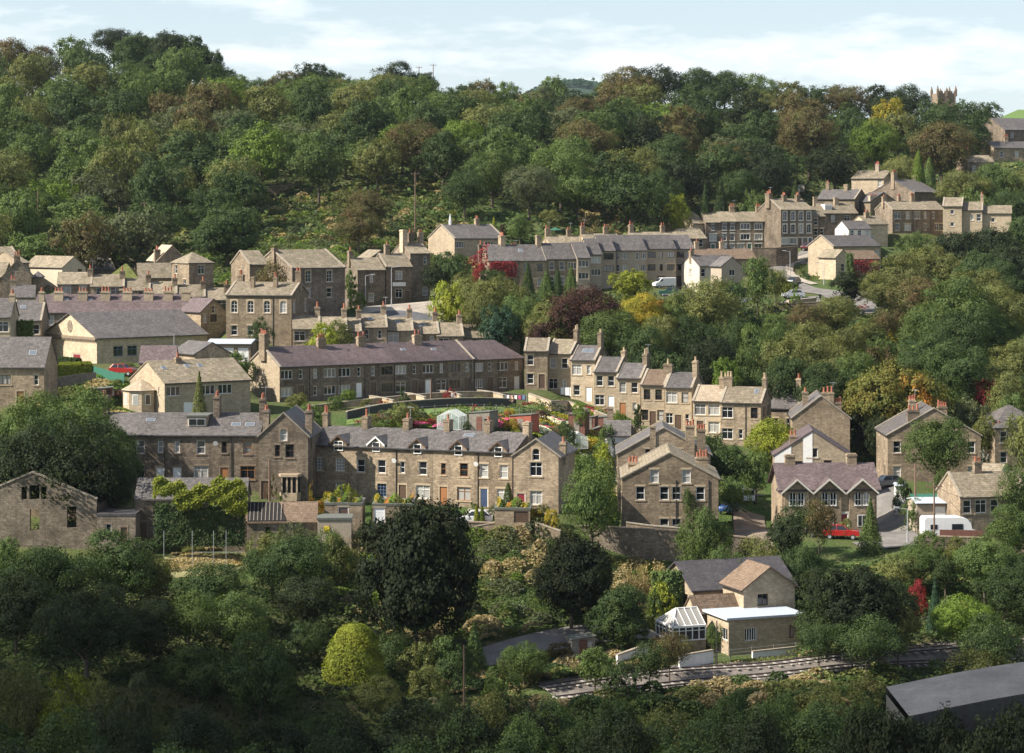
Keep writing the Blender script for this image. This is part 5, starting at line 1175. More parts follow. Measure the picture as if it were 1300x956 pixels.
def runwall(name,label,pl,h,th,mat,cat='wall',cop=True,top=None,base=1.5,step=2.5,kind=None):
    """pl: (px,s) corners; follows the ground unless top (z at each corner) is given"""
    r=None; c=[Vector(G(a,s)) for a,s in pl]; V=[]; 
    pts=[];tz=[]
    for i in range(len(c)-1):
        n=max(1,int((c[i+1]-c[i]).length/step)) if top is None else 1
        for k in range(n):
            p=c[i].lerp(c[i+1],k/n); pts.append(p); tz.append(zt(p.x,p.y)+h if top is None else top[i])
    pts.append(c[-1]); tz.append(zt(c[-1].x,c[-1].y)+h if top is None else top[-1])
    o0=Vector((pts[0].x,pts[0].y,tz[0]-h)); root=empty(name,o0,0,label,cat)
    def sect(g,half,z0f,z1f,m=0):
        rows=[]
        for i,p in enumerate(pts):
            a=pts[max(i-1,0)];b=pts[min(i+1,len(pts)-1)]; t=(b-a).normalized(); n=Vector((-t.y,t.x))*half
            rows.append([(p.x-n.x-o0.x,p.y-n.y-o0.y,z0f(i)-o0.z),(p.x+n.x-o0.x,p.y+n.y-o0.y,z0f(i)-o0.z),(p.x+n.x-o0.x,p.y+n.y-o0.y,z1f(i)-o0.z),(p.x-n.x-o0.x,p.y-n.y-o0.y,z1f(i)-o0.z)])
        k=len(g.v); 
        for q in rows: g.v+=q
        for i in range(len(rows)-1):
            for a in range(4): b=(a+1)%4; g.f.append((k+i*4+a,k+i*4+b,k+i*4+4+b,k+i*4+4+a)); g.m.append(m)
        g.f.append((k,k+3,k+2,k+1));g.m.append(m); e=k+(len(rows)-1)*4; g.f.append((e,e+1,e+2,e+3));g.m.append(m)
    g=MB(); sect(g,th/2,lambda i:tz[i]-h-base,lambda i:tz[i]); g.build('wall' if 'fence' not in name else 'boards',[MT[mat]],root)
    if cop: g=MB(); sect(g,th/2+.06,lambda i:tz[i]+.002,lambda i:tz[i]+.12); g.build('coping',[MT['coping' if mat!='stone_dark' and mat!='stone_rubble' else 'quoin_dark']],root)
    return root
def postfence(label,pl,h,gap,mat='wood_grey',wires=3,name='wire_fence',r=.05):
    c=[Vector(G(a,s)) for a,s in pl]; o0=Vector((c[0].x,c[0].y,zt(*c[0]))); root=empty(name,o0,0,label,'fence'); pp=[]
    for i in range(len(c)-1):
        n=max(1,int((c[i+1]-c[i]).length/gap))
        for k in range(n): pp.append(c[i].lerp(c[i+1],k/n))
    pp.append(c[-1]); key=('post',h,mat,r)
    if key not in _wc: g=MB(); g.tube((0,0,-.3),(0,0,h),r,k=5); _wc[key]=g.mesh('post',[MT[mat]])
    P3=[Vector((p.x,p.y,zt(p.x,p.y)))-o0 for p in pp]
    for p in P3: obj('post',_wc[key],root,None,p)
    for w_ in range(wires):
        g=MB(); z=h*(w_+1)/(wires+.3)
        for a,b in zip(P3[:-1],P3[1:]): g.tube(a+Vector((0,0,z)),b+Vector((0,0,z)),.012 if mat!='wood_grey2' else .03,k=3)
        g.build('wire',[MT['metal']],root)
def leafblob(name,label,cat,px0,px1,py0,py1,s,thick,n,size,col,group=None,ragged=.12,shape=None,rot=0,parent=None):
    """leaves covering a wall: a bulging sheet facing the camera, real thickness"""
    u=rng.uniform(0,1,n); v=rng.uniform(0,1,n)
    x0,y0=G(px0,s); x1,_=G(px1,s); z1=CZ-(py0-YH)/s; z0=CZ-(py1-YH)/s
    if shape is not None:
        k=np.array([shape(a,b) for a,b in zip(u,v)]); u,v=u[k],v[k]
    n=len(u); bulge=np.sin(u*9+v*4)*.15+np.sin(u*23+3)*np.cos(v*17)*.12+.75
    X=x0+(x1-x0)*u+rng.normal(size=n)*ragged; Z=z0+(z1-z0)*v+rng.normal(size=n)*ragged; Y=y0-thick*bulge*(.5+.5*np.sqrt(np.clip(1-(2*v-1)**2*.6,0,1)))+rng.normal(size=n)*.06+(X-x0)*math.tan(rot)
    C=np.stack([X,Y,Z],1); Nn=np.stack([rng.normal(size=n)*.5-.1,np.full(n,-.8),np.full(n,.6)],1)+rng.normal(size=(n,3))*.35
    o0=np.array([(x0+x1)/2,y0,z0]); me=fastmesh(name,leafquads(C,Nn,rng.uniform(.6,1.3,n)*size)-o0,1,[MT['f_'+col]]); o=obj(name,me,None,None,tuple(o0)); tag(o,label,cat,group); return o
def hedge(label,pl,h,w,col,n=9000,size=.11):
    c=[Vector(G(a,s)) for a,s in pl]; L=[(c[i+1]-c[i]).length for i in range(len(c)-1)]; C=[];Nn=[]
    for i in range(len(L)):
        m=int(n*L[i]/sum(L)); t=rng.uniform(0,1,m); d=(c[i+1]-c[i]).normalized(); nn=Vector((-d.y,d.x)); q=rng.uniform(-1,1,m); f=rng.integers(0,3,m)
        yy=np.where(f==0,q,np.where(f==1,-1,1))*w/2; zz=np.where(f==0,h,rng.uniform(0,1,m)*h)+rng.normal(size=m)*.06; yy=yy+rng.normal(size=m)*.05
        X=c[i].x+d.x*t*L[i]+nn.x*yy;Y=c[i].y+d.y*t*L[i]+nn.y*yy; C.append(np.stack([X,Y,ztv(X,Y)+zz],1)); Nn.append(np.stack([np.where(f==0,0,np.sign(yy))*nn.x,np.where(f==0,0,np.sign(yy))*nn.y,np.where(f==0,1,.2)],1)+rng.normal(size=(m,3))*.4)
    C=np.concatenate(C);Nn=np.concatenate(Nn); o0=np.array([c[0].x,c[0].y,zt(*c[0])])
    o=obj('hedge',fastmesh('hedge',leafquads(C,Nn,rng.uniform(.7,1.2,len(C))*size)-o0,1,[MT['f_'+col]]),None,None,tuple(o0)); tag(o,label,'hedge')
def person(label,px,py,rz,top,legs,arm=0.3):
    r=on_ground('person',label,'person',px,py,rz)
    def skin(name,V,E,R,mat,parent):
        me=bpy.data.meshes.new(name); me.from_pydata(V,E,[]); me.materials.append(MT[mat]) ; o=obj(name,me,parent)
        m=o.modifiers.new('s','SKIN'); 
        for i,q in enumerate(R): me.skin_vertices[0].data[i].radius=(q,q*.8)
        me.skin_vertices[0].data[0].use_root=True; b=o.modifiers.new('u','SUBSURF'); b.levels=1; b.render_levels=1; return o
    V=[(0,0,.95),(0,0,1.2),(0,0,1.42),(0,0,1.52),(0,-.02,1.66),(.09,0,.9),(.1,-.03,.5),(.1,.02,.08),(.11,-.14,.04),(-.09,0,.9),(-.1,.08,.5),(-.1,.14,.1),(-.11,0,.05),(.19,0,1.4),(.25,-.05,1.13),(.22,-.05-arm,.98),(-.19,0,1.4),(-.26,-.05,1.13),(-.22,-.1-arm,1.0)]
    E=[(0,1),(1,2),(2,3),(3,4),(0,5),(5,6),(6,7),(7,8),(0,9),(9,10),(10,11),(11,12),(2,13),(13,14),(14,15),(2,16),(16,17),(17,18)]
    R=[.13,.12,.13,.05,.1,.085,.06,.042,.04,.085,.06,.042,.04,.06,.045,.035,.06,.045,.035]
    b=skin('body',V,E,R,'skin',r)
    skin('shirt',[V[0],V[1],V[2],V[13],V[14],V[16],V[17]],[(0,1),(1,2),(2,3),(3,4),(2,5),(5,6)],[.15,.15,.15,.075,.06,.075,.06],top,b)
    skin('trousers',[V[0],V[5],V[6],V[7],V[9],V[10],V[11]],[(0,1),(1,2),(2,3),(0,4),(4,5),(5,6)],[.145,.1,.075,.06,.1,.075,.06],legs,b)
    g=MB(); 
    for i in range(4):
        a=i/4*math.pi/2; b2=(i+1)/4*math.pi/2; g.tube((0,.02,1.66+.11*math.sin(a)),(0,.02,1.66+.11*math.sin(b2)+.004),.115*math.cos(a)+.005,.115*math.cos(b2)+.003,10)
    g.build('hair',[MT['bark']],b)
# ================= HILLSIDE WOOD
HC=['dark green','mid green','mid green','olive','dark green','grey-green','rusty brown','mid green','olive','dark green','mid green','dark green','blackish green','bright green']
def colz(px):
    for a,b in ((135,'over the left warehouses'),(265,'over the long slate terrace'),(400,'over the stone institute'),(545,'over the pub'),(700,'over the grey roofed terrace'),(855,'over the pale scrub'),(1000,'over the hill street'),(1145,'over the highest house')):
        if px<a: return b
    return 'toward the right edge'
SKY=[(0,45),(30,55),(62,60),(90,47),(125,47),(150,38),(200,34),(240,40),(265,58),(285,88),(330,98),(360,92),(385,80),(425,84),(440,98),(500,82),(535,88),(560,108),(620,102),(660,112),(680,102),(705,96),(725,104),(750,120),(765,102),(800,82),(860,84),(900,90),(960,96),(1000,102),(1070,107),(1150,110),(1180,120),(1230,124),(1262,128),(1280,150),(1320,165)]
def skyy(px): return float(np.interp(px,[a for a,b in SKY],[b for a,b in SKY]))
# named skyline trees
sk=[(12,48,4.5,75,'round','rusty brown'),(48,58,4.5,60,'round','rusty brown'),(92,45,4.45,58,'round','mid green'),(145,38,4.4,60,'pine','blackish green'),(118,78,4.5,40,'round','dark green'),(180,36,4.45,60,'dense','dark green'),(216,32,4.45,74,'dense','blackish green'),(250,44,4.5,56,'dense','dark green'),(272,60,4.5,30,'round','dark green'),(205,60,4.6,60,'dense','dark green'),(168,76,4.6,60,'round','mid green'),
(300,92,4.5,40,'round','mid green'),(330,97,4.5,42,'round','dark green'),(362,90,4.45,46,'round','rusty brown'),(395,78,4.4,56,'round','blackish green'),(425,86,4.4,40,'round','dark green'),(455,96,4.45,45,'round','mid green'),(500,78,4.4,62,'round','blackish green'),(535,90,4.4,44,'round','dark green'),(572,108,4.5,46,'round','dark green'),(612,97,4.45,50,'round','rusty brown'),(644,104,4.5,44,'round','mid green'),
(590,106,4.45,44,'round','dark green'),(628,112,4.5,44,'round','mid green'),(664,126,4.55,46,'round','dark green'),(725,132,4.6,44,'round','mid green'),(757,116,4.5,46,'round','dark green'),(775,96,4.45,40,'round','dark green'),(285,84,4.5,36,'round','dark green'),(345,100,4.5,40,'round','rusty brown'),(704,95,4.4,40,'round','mid green'),(690,118,4.5,36,'round','mid green'),(735,122,4.6,60,'round','rusty brown'),(790,84,4.4,66,'round','rusty brown'),(835,80,4.4,70,'round','blackish green'),(880,85,4.4,62,'round','dark green'),(920,88,4.4,60,'round','dark green'),(958,92,4.4,60,'tall','mid green'),(998,102,4.45,52,'round','olive'),(1035,104,4.4,56,'round','dark green'),(1075,106,4.4,60,'round','rusty brown'),(1115,108,4.4,56,'round','blackish green'),(1150,106,4.4,60,'round','blackish green'),(1190,122,4.45,56,'round','dark green'),(1228,124,4.5,56,'round','dark green'),(1256,130,4.6,42,'round','dark green')]
for px,yt,s,w,k,c in sk: T(px,yt,s,w,k,c,zone='on the skyline '+colz(px))
# open ground polygons in picture space of ground (px,py)
def inpoly(x,y,p):
    r=False; j=len(p)-1
    for i in range(len(p)):
        if (p[i][1]>y)!=(p[j][1]>y) and x<(p[j][0]-p[i][0])*(y-p[i][1])/(p[j][1]-p[i][1]+1e-9)+p[i][0]: r=not r
        j=i
    return r
OPEN=[[(318,268),(440,262),(560,258),(560,300),(520,330),(300,345)],[(735,235),(790,235),(790,275),(735,275)]]
special=[(288,250,6.35,88,'dense','dark green','great round dark tree standing above the stone institute roof'),(470,240,6.0,60,'round','rusty brown',None),(440,238,6.0,40,'tall','olive',None),(455,262,6.2,60,'round','rusty brown',None),
(712,180,5.7,82,'round','mid green','broad green tree with forked stems above the pale scrub'),(672,205,5.9,70,'tall','grey-green',None),(625,190,5.75,72,'round','mid green',None),(590,215,5.9,60,'tall','dark green',None),(530,150,5.3,84,'round','rusty brown','large brown leaved tree behind the hillside power pole'),
(745,150,5.2,80,'round','rusty brown',None),(800,185,5.5,85,'round','olive',None),(850,170,5.4,70,'round','dark green',None),(840,215,5.7,60,'tall','dark green',None),(1027,135,4.95,76,'round','rusty brown','large bronze round crowned tree above the dark wood'),(1195,152,4.95,86,'round','rusty brown','massive bronze green tree beside the tall paired cypresses'),(1130,125,4.7,50,'round','golden','golden tinted tree high in the right hand wood'),(1110,150,4.9,60,'round','bright green',None),
(1150,197,5.05,62,'round','olive',None),(915,225,5.6,34,'conifer','dark green',None),(895,235,5.7,30,'conifer','dark green',None),(860,245,5.8,34,'round','yellow-green','yellow green tree at the edge of the dark wood'),(1010,225,5.3,20,'conifer','dark green',None),(940,215,5.5,60,'round','dark green',None),(975,195,5.15,66,'tall','blackish green',None),(1060,180,4.85,70,'tall','blackish green',None),(960,235,5.6,44,'round','mid green',None)]
for px,yt,s,w,k,c,l in special: T(px,yt,s,w,k,c,l,zone='in the wood '+colz(px))
occ=[(x,y) for x,y,w,h in TREES]; cnt=0; R_=random.Random(5); HT=[]; KEEP=70
tries=0
while cnt<200 and tries<50000:
    tries+=1
    px=R_.uniform(-25,1330); t=R_.random(); slo=np.interp(px,[0,150,300,420,560,700,800,860,920,1000,1100,1200,1260,1330],[6.6,6.65,6.15,5.9,5.95,5.9,5.85,5.8,5.6,5.2,4.93,4.9,4.8,4.7]); s=1/((1/4.5)*(1-t)+(1/slo)*t)
    x,y=G(px,s); zg=zt(x,y); pyg=YH+(CZ-zg)*s
    if any(inpoly(px,pyg,p) for p in OPEN): continue
    if px>1255 and pyg<205: continue
    md=11.0 if pyg>200 else 11.5
    if any((x-a)**2+(y-b)**2<md*md for a,b in occ[-900:]): continue
    h=R_.uniform(11,17); h=min(h,(zg*0+ (CZ-(skyy(px)-YH+10)/s)-zg)) 
    if h<6.5: continue
    w=R_.uniform(10.5,15.5)*min(1,h/11); c=R_.choice(HC)
    if px>820 and R_.random()<.45: c=R_.choice(['dark green','blackish green','rusty brown','dark green'])
    if px<520 and c in('blackish green',): c='olive'
    k=R_.choice(['round','round','tall','round'])
    yt=YH+(CZ-zg-h)*s; row='high in the wood' if pyg<175 else ('halfway up the wood' if pyg<235 else 'low in the wood')
    HT.append((px,yt,s,w*s,k,c,row+' '+colz(px),w*h*s*s*(1.35 if pyg>200 else 1)*(1-.35*(pyg>150)*(pyg<200)))); occ.append((x,y)); cnt+=1
HT.sort(key=lambda t:-t[7])
for t in HT[:KEEP]: T(*t[:6],zone=t[6],lod=0,fit=0)
V=[];MI=[];cols=sorted(set(t[5] for t in HT[KEEP:]))
for i,t in enumerate(HT[KEEP:]):
    px,yt,s,wp,k,c=t[:6]; me,tm=tpl(k,0,i%4); n=len(me.vertices); a=np.empty(n*3,np.float32); me.vertices.foreach_get('co',a); a=a.reshape(-1,3)
    x,y=G(px,s); z=zt(x,y); h=CZ-(yt-YH)/s-z; w=wp/s; q=R_.uniform(0,6.28); cs,sn=math.cos(q),math.sin(q)
    V.append(np.stack([(a[:,0]*cs-a[:,1]*sn)*w+x,(a[:,0]*sn+a[:,1]*cs)*w+y,a[:,2]*h+z],1)); MI.append(np.full(n//4,cols.index(c)))
me=fastmesh('distant_wood',np.concatenate(V),1,[MT['f_'+c] for c in cols]); me.polygons.foreach_set('material_index',np.concatenate(MI).astype(np.int32))
tag(obj('distant_wood',me),'trees of the hill wood that merge into one mass behind the nearer crowns',kind='stuff')
print('hill trees',cnt,'tries',tries)
# ================= TOP RIGHT
z='above the cream houses at the right'
for a in [(1165,245,5.35,26,'cypress','mid green'),]: pass
T(1166,192,5.25,24,'cypress','bright green','left one of two tall slim cypresses beside the large dark fronted house'); T(1180,200,5.2,22,'cypress','mid green','right one of two tall slim cypresses beside the large dark fronted house')
for a in [(1225,215,5.4,70,'round','olive'),(1265,208,5.3,70,'round','mid green'),(1298,215,5.3,60,'round','olive'),(1235,240,5.65,50,'tall','mid green'),(1285,240,5.6,60,'round','dark green'),(1205,238,5.3,30,'round','mid green')]: T(*a,zone=z)
z='below the cream houses at the right'
for a in [(1262,280,6.2,84,'dense','blackish green'),(1222,290,6.35,76,'dense','blackish green'),(1300,268,6.0,60,'dense','dark green'),(1290,300,6.5,76,'dense','blackish green'),(1245,310,6.6,70,'dense','dark green'),(1200,318,6.6,56,'round','olive'),(1240,340,7.0,80,'round','olive'),(1290,345,7.0,70,'dense','dark green'),(1195,300,6.35,40,'bush','olive'),(1160,290,6.2,46,'round','mid green'),(1175,310,6.4,60,'round','olive'),(1140,320,6.6,80,'round','olive'),(1120,345,6.9,60,'round','olive'),(1160,350,6.95,70,'round','rusty brown'),(1155,370,7.2,40,'round','dark green'),(1268,330,6.8,60,'round','dark green')]: T(*a,zone=z)
# ================= VALLEY TREES
z='in the belt behind the low stone row'
for a in [(570,318,7.25,58,'round','dark green'),(553,330,7.3,36,'round','blackish green'),(600,352,7.65,74,'round','olive'),(570,358,7.7,56,'round','yellow-green'),(640,350,7.6,76,'round','olive'),(615,372,7.85,64,'round','olive'),(660,372,7.85,60,'round','mid green'),(700,385,7.9,70,'round','olive'),(632,385,7.95,56,'round','blue-green'),(590,345,7.4,40,'tall','olive'),(625,338,7.2,36,'round','dark green'),(610,330,7.0,24,'bush','crimson')]: T(*a,zone=z)
for i,(px,yt,w) in enumerate([(670,332,24),(694,342,30),(708,340,22),(725,337,30)]): T(px,yt,7.15,w,'conifer','mid green' if i%2 else 'dark green',f'{["leftmost","second from left","third from left","rightmost"][i]} of four pointed conifers before the grey roofed terrace',group='four pointed conifers')
T(738,360,7.7,96,'round','copper purple','great copper beech with dark purple leaves in the valley centre')
T(690,400,8.0,50,'round','copper purple','smaller purple brown bush below the great copper beech')
z='between the copper beech and the cypress'
for a in [(800,338,7.15,56,'round','yellow-green'),(812,372,7.75,62,'round','golden'),(835,380,7.8,40,'round','orange'),(775,392,8.1,80,'round','mid green'),(840,398,8.1,60,'round','olive'),(815,415,8.3,76,'round','dark green'),(895,350,7.5,90,'round','olive'),(870,372,7.8,60,'round','mid green'),(925,352,7.4,46,'round','dark green'),(880,400,8.1,70,'round','dark green'),(930,400,8.15,70,'round','dark green'),(900,425,8.35,76,'round','blackish green'),(850,440,8.35,56,'round','dark green'),(945,440,8.4,60,'round','mid green'),(920,452,8.5,44,'round','bright green'),(860,365,7.4,30,'bush','rusty brown')]: T(*a,zone=z)
T(962,325,7.2,46,'tall','mid green','tall dark columnar tree left of the hill road bend')
T(985,338,7.1,34,'airy','olive','feathery olive tree beside the columnar tree at the road bend')
T(1081,343,7.1,54,'round','blackish green','dark round tree in front of the creeper covered house on the hill road')
z='on the slope under the hill road'
for a in [(1098,405,7.65,36,'round','olive'),(1118,425,7.9,44,'round','mid green'),(1100,440,8.1,50,'round','olive'),(1135,412,7.75,24,'bush','golden'),(1060,375,7.4,60,'round','olive'),(1025,385,7.5,60,'round','rusty brown'),(990,400,7.9,60,'round','mid green'),(1030,405,8.0,70,'round','olive'),(1070,415,8.1,60,'round','olive'),(1000,425,8.3,90,'round','olive'),(960,412,8.2,60,'round','mid green'),(1045,430,8.3,80,'round','olive'),(1085,445,8.4,60,'round','mid green'),(1000,450,8.5,80,'round','dark green'),(1050,460,8.6,80,'round','dark green'),(1060,500,8.9,60,'round','blackish green'),(960,395,7.7,50,'round','dark green')]: T(*a,zone=z)
T(1127,392,7.75,46,'airy','rusty brown','bare greyish twiggy tree beside the small lane and lawn')
z='beyond the orange flecked tree'
for a in [(1215,352,7.6,110,'round','mid green'),(1260,358,7.5,90,'round','olive'),(1190,385,7.9,90,'round','mid green'),(1230,390,8.0,90,'round','dark green'),(1180,420,8.2,80,'round','dark green'),(1215,430,8.3,90,'round','dark green'),(1265,400,8.0,60,'round','mid green'),(1290,380,7.8,60,'round','olive'),(1290,430,8.3,70,'round','olive'),(1160,440,8.4,50,'round','dark green'),(1120,430,8.2,50,'bush','rusty brown'),(1300,340,6.9,50,'round','blackish green')]: T(*a,zone=z)
T(1138,447,8.95,124,'dense','autumn gold','big autumn tree flecked with orange leaves behind the gable fronted houses')
T(1160,474,9.1,52,'round','orange','bright orange turning crown in front of the big autumn tree')
T(1090,505,8.95,46,'round','blackish green','dark shrubby tree between the stepping street and the autumn tree')
T(1115,520,9.2,40,'round','blackish green','small dark tree left of the broad gable fronted double house')
z='behind the hip roofed house at the right'
for a in [(1212,478,8.8,50,'round','mid green'),(1255,480,8.8,50,'round','crimson'),(1275,470,8.9,60,'round','olive'),(1230,498,9.0,50,'round','grey-green'),(1285,500,9.0,50,'round','mid green'),(1250,525,9.15,36,'round','olive'),(1300,470,8.7,50,'round','dark green')]: T(*a,zone=z)
T(1190,527,9.95,86,'round','mid green','large leafy tree in front of the broad gable fronted double house')
T(1298,520,9.9,56,'airy','olive','thin leaved tree overhanging the hip roofed house')
T(1228,594,10.6,36,'bush','golden','golden bush behind the stone cottage by the lane')
# around gardens on the right
z='around the villa and lane'
for a in [(985,530,9.75,74,'round','yellow-green'),(960,565,10.1,40,'round','mid green'),(925,565,10.1,56,'round','dark green'),(905,548,9.9,50,'round','dark green'),(930,600,10.5,46,'round','mid green'),(1010,640,11.3,50,'airy','dark green'),(1040,630,11.4,46,'airy','rusty brown'),(1000,655,11.5,56,'round','blackish green'),(1160,625,10.7,36,'bush','mid green'),(1145,600,10.3,26,'bush','dark green'),(1075,655,11.0,20,'bush','olive'),(1195,590,10.2,26,'bush','mid green')]: T(*a,zone=z)
T(1105,632,11.3,36,'conifer','mid green','pointed green conifer right of the villa red door')
# ================= FRONT: big trees
T(528,612,13.05,150,'dense','near black green','great dark tree rising in the middle foreground before the front terrace')
T(752,577,11.62,70,'tall','mid green','tall slender stemmed tree between the allotments and the gable fronted pair')
T(725,665,12.6,100,'dense','near black green','dark round tree on the bank below the retaining wall')
T(785,738,12.85,80,'dense','dark green','rounded dark tree overhanging parked cars beside the lower road')
T(895,640,11.75,72,'round','mid green','leafy tree rising before the right corner of the gable fronted pair')
T(875,610,11.0,20,'airy','mid green','small climbing ivy tree on the bay of the gable fronted pair')
z='on the bank around the conservatory house'
for a in [(920,690,11.9,60,'round','mid green'),(960,680,11.8,60,'round','olive'),(870,705,11.9,50,'bush','grey-green'),(840,730,12.15,50,'bush','yellow-green'),(800,705,11.9,60,'bush','straw'),(830,700,11.85,46,'bush','straw'),(1020,690,11.8,60,'round','dark green'),(1030,720,12.1,60,'round','blackish green'),(830,742,12.2,26,'bush','mid green')]: T(*a,zone=z)
z='among the dark trees left of the bottom'
for a in [(40,495,11.0,105,'round','mid green'),(30,540,11.6,120,'tall','blackish green'),(108,495,11.1,110,'round','mid green'),(100,535,11.6,130,'tall','blackish green'),(148,560,11.5,66,'round','dark green'),(60,520,11.3,110,'tall','dark green'),(135,530,11.3,80,'tall','dark green'),(0,520,10.9,60,'round','mid green'),(140,610,11.2,50,'round','blackish green'),
 (60,690,12.4,120,'round','dark green'),(150,672,12.1,110,'round','dark green'),(195,700,12.3,70,'round','olive'),(20,730,12.8,110,'round','blackish green'),(110,740,12.9,130,'round','blackish green'),(190,760,12.9,90,'round','blackish green'),(10,680,12.3,40,'round','mid green'),(265,715,12.4,90,'round','dark green'),(240,750,13.0,90,'airy','mid green'),(300,750,13.0,90,'round','mid green'),(345,690,12.2,80,'round','dark green'),(385,680,12.1,90,'round','dark green'),(390,730,12.7,80,'round','blackish green'),(330,800,13.5,100,'round','dark green'),(250,815,13.7,90,'round','dark green'),(395,790,13.2,60,'round','dark green'),(370,652,11.95,60,'bush','grey-green'),(415,662,12.05,60,'bush','mid green'),(425,672,12.1,50,'bush','olive'),(330,668,11.95,40,'bush','olive'),(455,665,11.7,60,'bush','straw'),(430,690,11.9,70,'bush','olive'),(395,665,11.7,60,'bush','grey-green'),(350,662,11.7,40,'bush','mid green')]: T(*a,zone=z)
T(450,792,13.25,82,'dome','yellow-green','large domed golden green conifer at the bottom left of centre')
for a in [(500,792,13.25,60,'bush','dark green'),(560,800,13.3,56,'bush','mid green'),(530,806,13.35,50,'bush','olive')]: T(*a,zone='at the foot of the great dark tree')
T(602,790,13.2,42,'conifer','mid green','pointed conifer beside the lower road')
z='along the bottom edge beside the road'
for a in [(575,822,13.5,50,'bush','dark green'),(665,815,13.3,60,'round','mid green'),(640,835,13.7,50,'bush','mid green'),(710,812,13.0,36,'bush','rusty brown'),(755,822,13.4,56,'round','mid green'),(790,835,13.6,50,'bush','dark green'),(850,800,13.25,60,'airy','rusty brown'),(825,815,13.5,50,'airy','dark green'),(540,840,13.7,50,'bush','olive'),(480,850,13.9,60,'bush','olive')]: T(*a,zone=z)
T(908,792,12.95,24,'airy','mid green','small thin tree by the corner of the white roofed extension',lod=0)
z='in the dark group right of the tan brick house'
for a in [(1085,705,12.9,132,'dense','near black green'),(1050,745,12.9,80,'round','dark green'),(1120,730,12.8,90,'round','blackish green'),(1140,765,13.0,60,'round','olive'),(1100,780,13.2,90,'airy','dark green'),(1040,790,13.2,60,'airy','dark green')]: T(*a,zone=z)
z='at the lower right corner'
for a in [(1165,690,11.9,60,'round','mid green'),(1200,700,12.0,50,'round','dark green'),(1250,680,11.9,80,'round','mid green'),(1285,640,11.6,70,'round','mid green'),(1225,755,12.4,80,'round','bright green'),(1275,720,12.2,80,'round','dark green'),(1300,700,12.1,60,'round','dark green'),(1260,780,12.9,80,'round','dark green'),(1165,730,12.2,24,'bush','crimson'),(1140,700,12.0,50,'round','olive'),(1215,675,11.6,40,'bush','olive'),(1180,670,11.5,50,'bush','mid green'),(1290,590,10.9,50,'airy','mid green')]: T(*a,zone=z)
T(1187,733,12.4,26,'conifer','blue-green','slim dark blue green conifer near the crimson shrub')
T(1240,815,13.6,112,'bush','olive','pale grey green rounded willow shrub above the roof edge at the lower right')
for i,(px,yt,w,c) in enumerate([(20,825,80,'olive'),(85,835,76,'yellow-green'),(130,850,60,'olive'),(175,840,36,'grey-green'),(10,860,90,'olive')]): T(px,yt,14.3,w,'bush',c,zone='along the bottom left edge')
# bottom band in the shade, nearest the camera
z='below the railway line'
for a in [(590,890,15.2,80,'bush','dark green'),(665,900,15.4,80,'bush','mid green'),(745,892,15.2,80,'bush','dark green'),(825,898,15.3,80,'bush','olive'),(900,892,15.1,80,'bush','dark green'),(975,886,14.9,80,'bush','dark green'),(1040,880,14.7,70,'bush','mid green'),(1095,872,14.5,60,'bush','dark green'),(560,862,14.6,60,'bush','dark green'),(620,872,14.7,70,'bush','olive'),(700,868,14.6,60,'bush','mid green'),(780,872,14.7,66,'bush','dark green'),(850,880,14.8,70,'bush','olive'),(930,868,14.4,70,'bush','dark green'),(990,862,14.2,60,'bush','mid green'),(1050,856,14.0,60,'bush','olive'),(1100,850,13.9,50,'bush','olive')]: T(*a,zone=z)
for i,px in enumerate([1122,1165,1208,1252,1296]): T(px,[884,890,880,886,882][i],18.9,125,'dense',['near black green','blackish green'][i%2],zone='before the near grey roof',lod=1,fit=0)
z='in the nearest row of shaded bushes'
for i in range(15):
    px=-20+i*88+R_.uniform(-16,16)
    if px>1100: continue
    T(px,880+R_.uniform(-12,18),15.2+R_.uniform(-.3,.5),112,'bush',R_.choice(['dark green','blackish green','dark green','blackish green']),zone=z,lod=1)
for i in range(13):
    px=20+i*104+R_.uniform(-16,16)
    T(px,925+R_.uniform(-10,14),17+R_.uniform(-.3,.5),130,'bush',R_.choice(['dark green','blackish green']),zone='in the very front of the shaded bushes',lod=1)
# ================= GARDENS
z='in the terrace front gardens'
for a in [(419,620,11.3,26,'bush','golden'),(440,608,11.2,34,'bush','yellow-green'),(405,630,11.35,20,'bush','orange'),(352,622,11.25,16,'bush','bright green'),(345,600,11.1,12,'bush','rusty brown'),(480,620,11.3,20,'bush','mid green'),(600,635,11.3,16,'bush','mid green'),(605,640,11.4,9,'cypress','yellow-green'),(612,642,11.4,9,'cypress','bright green'),(590,640,11.35,14,'bush','dark green'),(645,613,11.2,15,'cypress','dark green'),(628,640,11.3,18,'bush','grey-green'),(675,642,11.45,28,'bush','golden'),(690,636,11.4,18,'bush','olive'),(700,642,11.5,20,'bush','golden'),(396,608,11.2,10,'bush','orange'),(570,640,11.4,18,'bush','crimson'),(655,640,11.4,14,'bush','mid green')]: T(*a,zone=z)
z='in the purple roofed terrace gardens'
for a in [(378,497,9.4,30,'round','olive'),(395,512,9.6,40,'round','mid green'),(425,500,9.4,26,'bush','mid green'),(443,492,9.3,20,'round','bright green'),(405,525,9.75,30,'bush','mid green'),(513,490,9.3,14,'bush','dark green'),(570,491,9.15,16,'bush','crimson'),(512,508,9.65,40,'round','olive'),(530,520,9.7,30,'bush','grey-green'),(465,505,9.4,18,'bush','olive'),(490,505,9.4,12,'bush','orange'),(610,500,9.2,22,'bush','olive'),(483,507,9.45,10,'bush','crimson'),(528,505,9.35,12,'bush','golden'),(590,505,9.2,12,'bush','mid green')]: T(*a,zone=z)
z='in the allotments'
R2=random.Random(9)
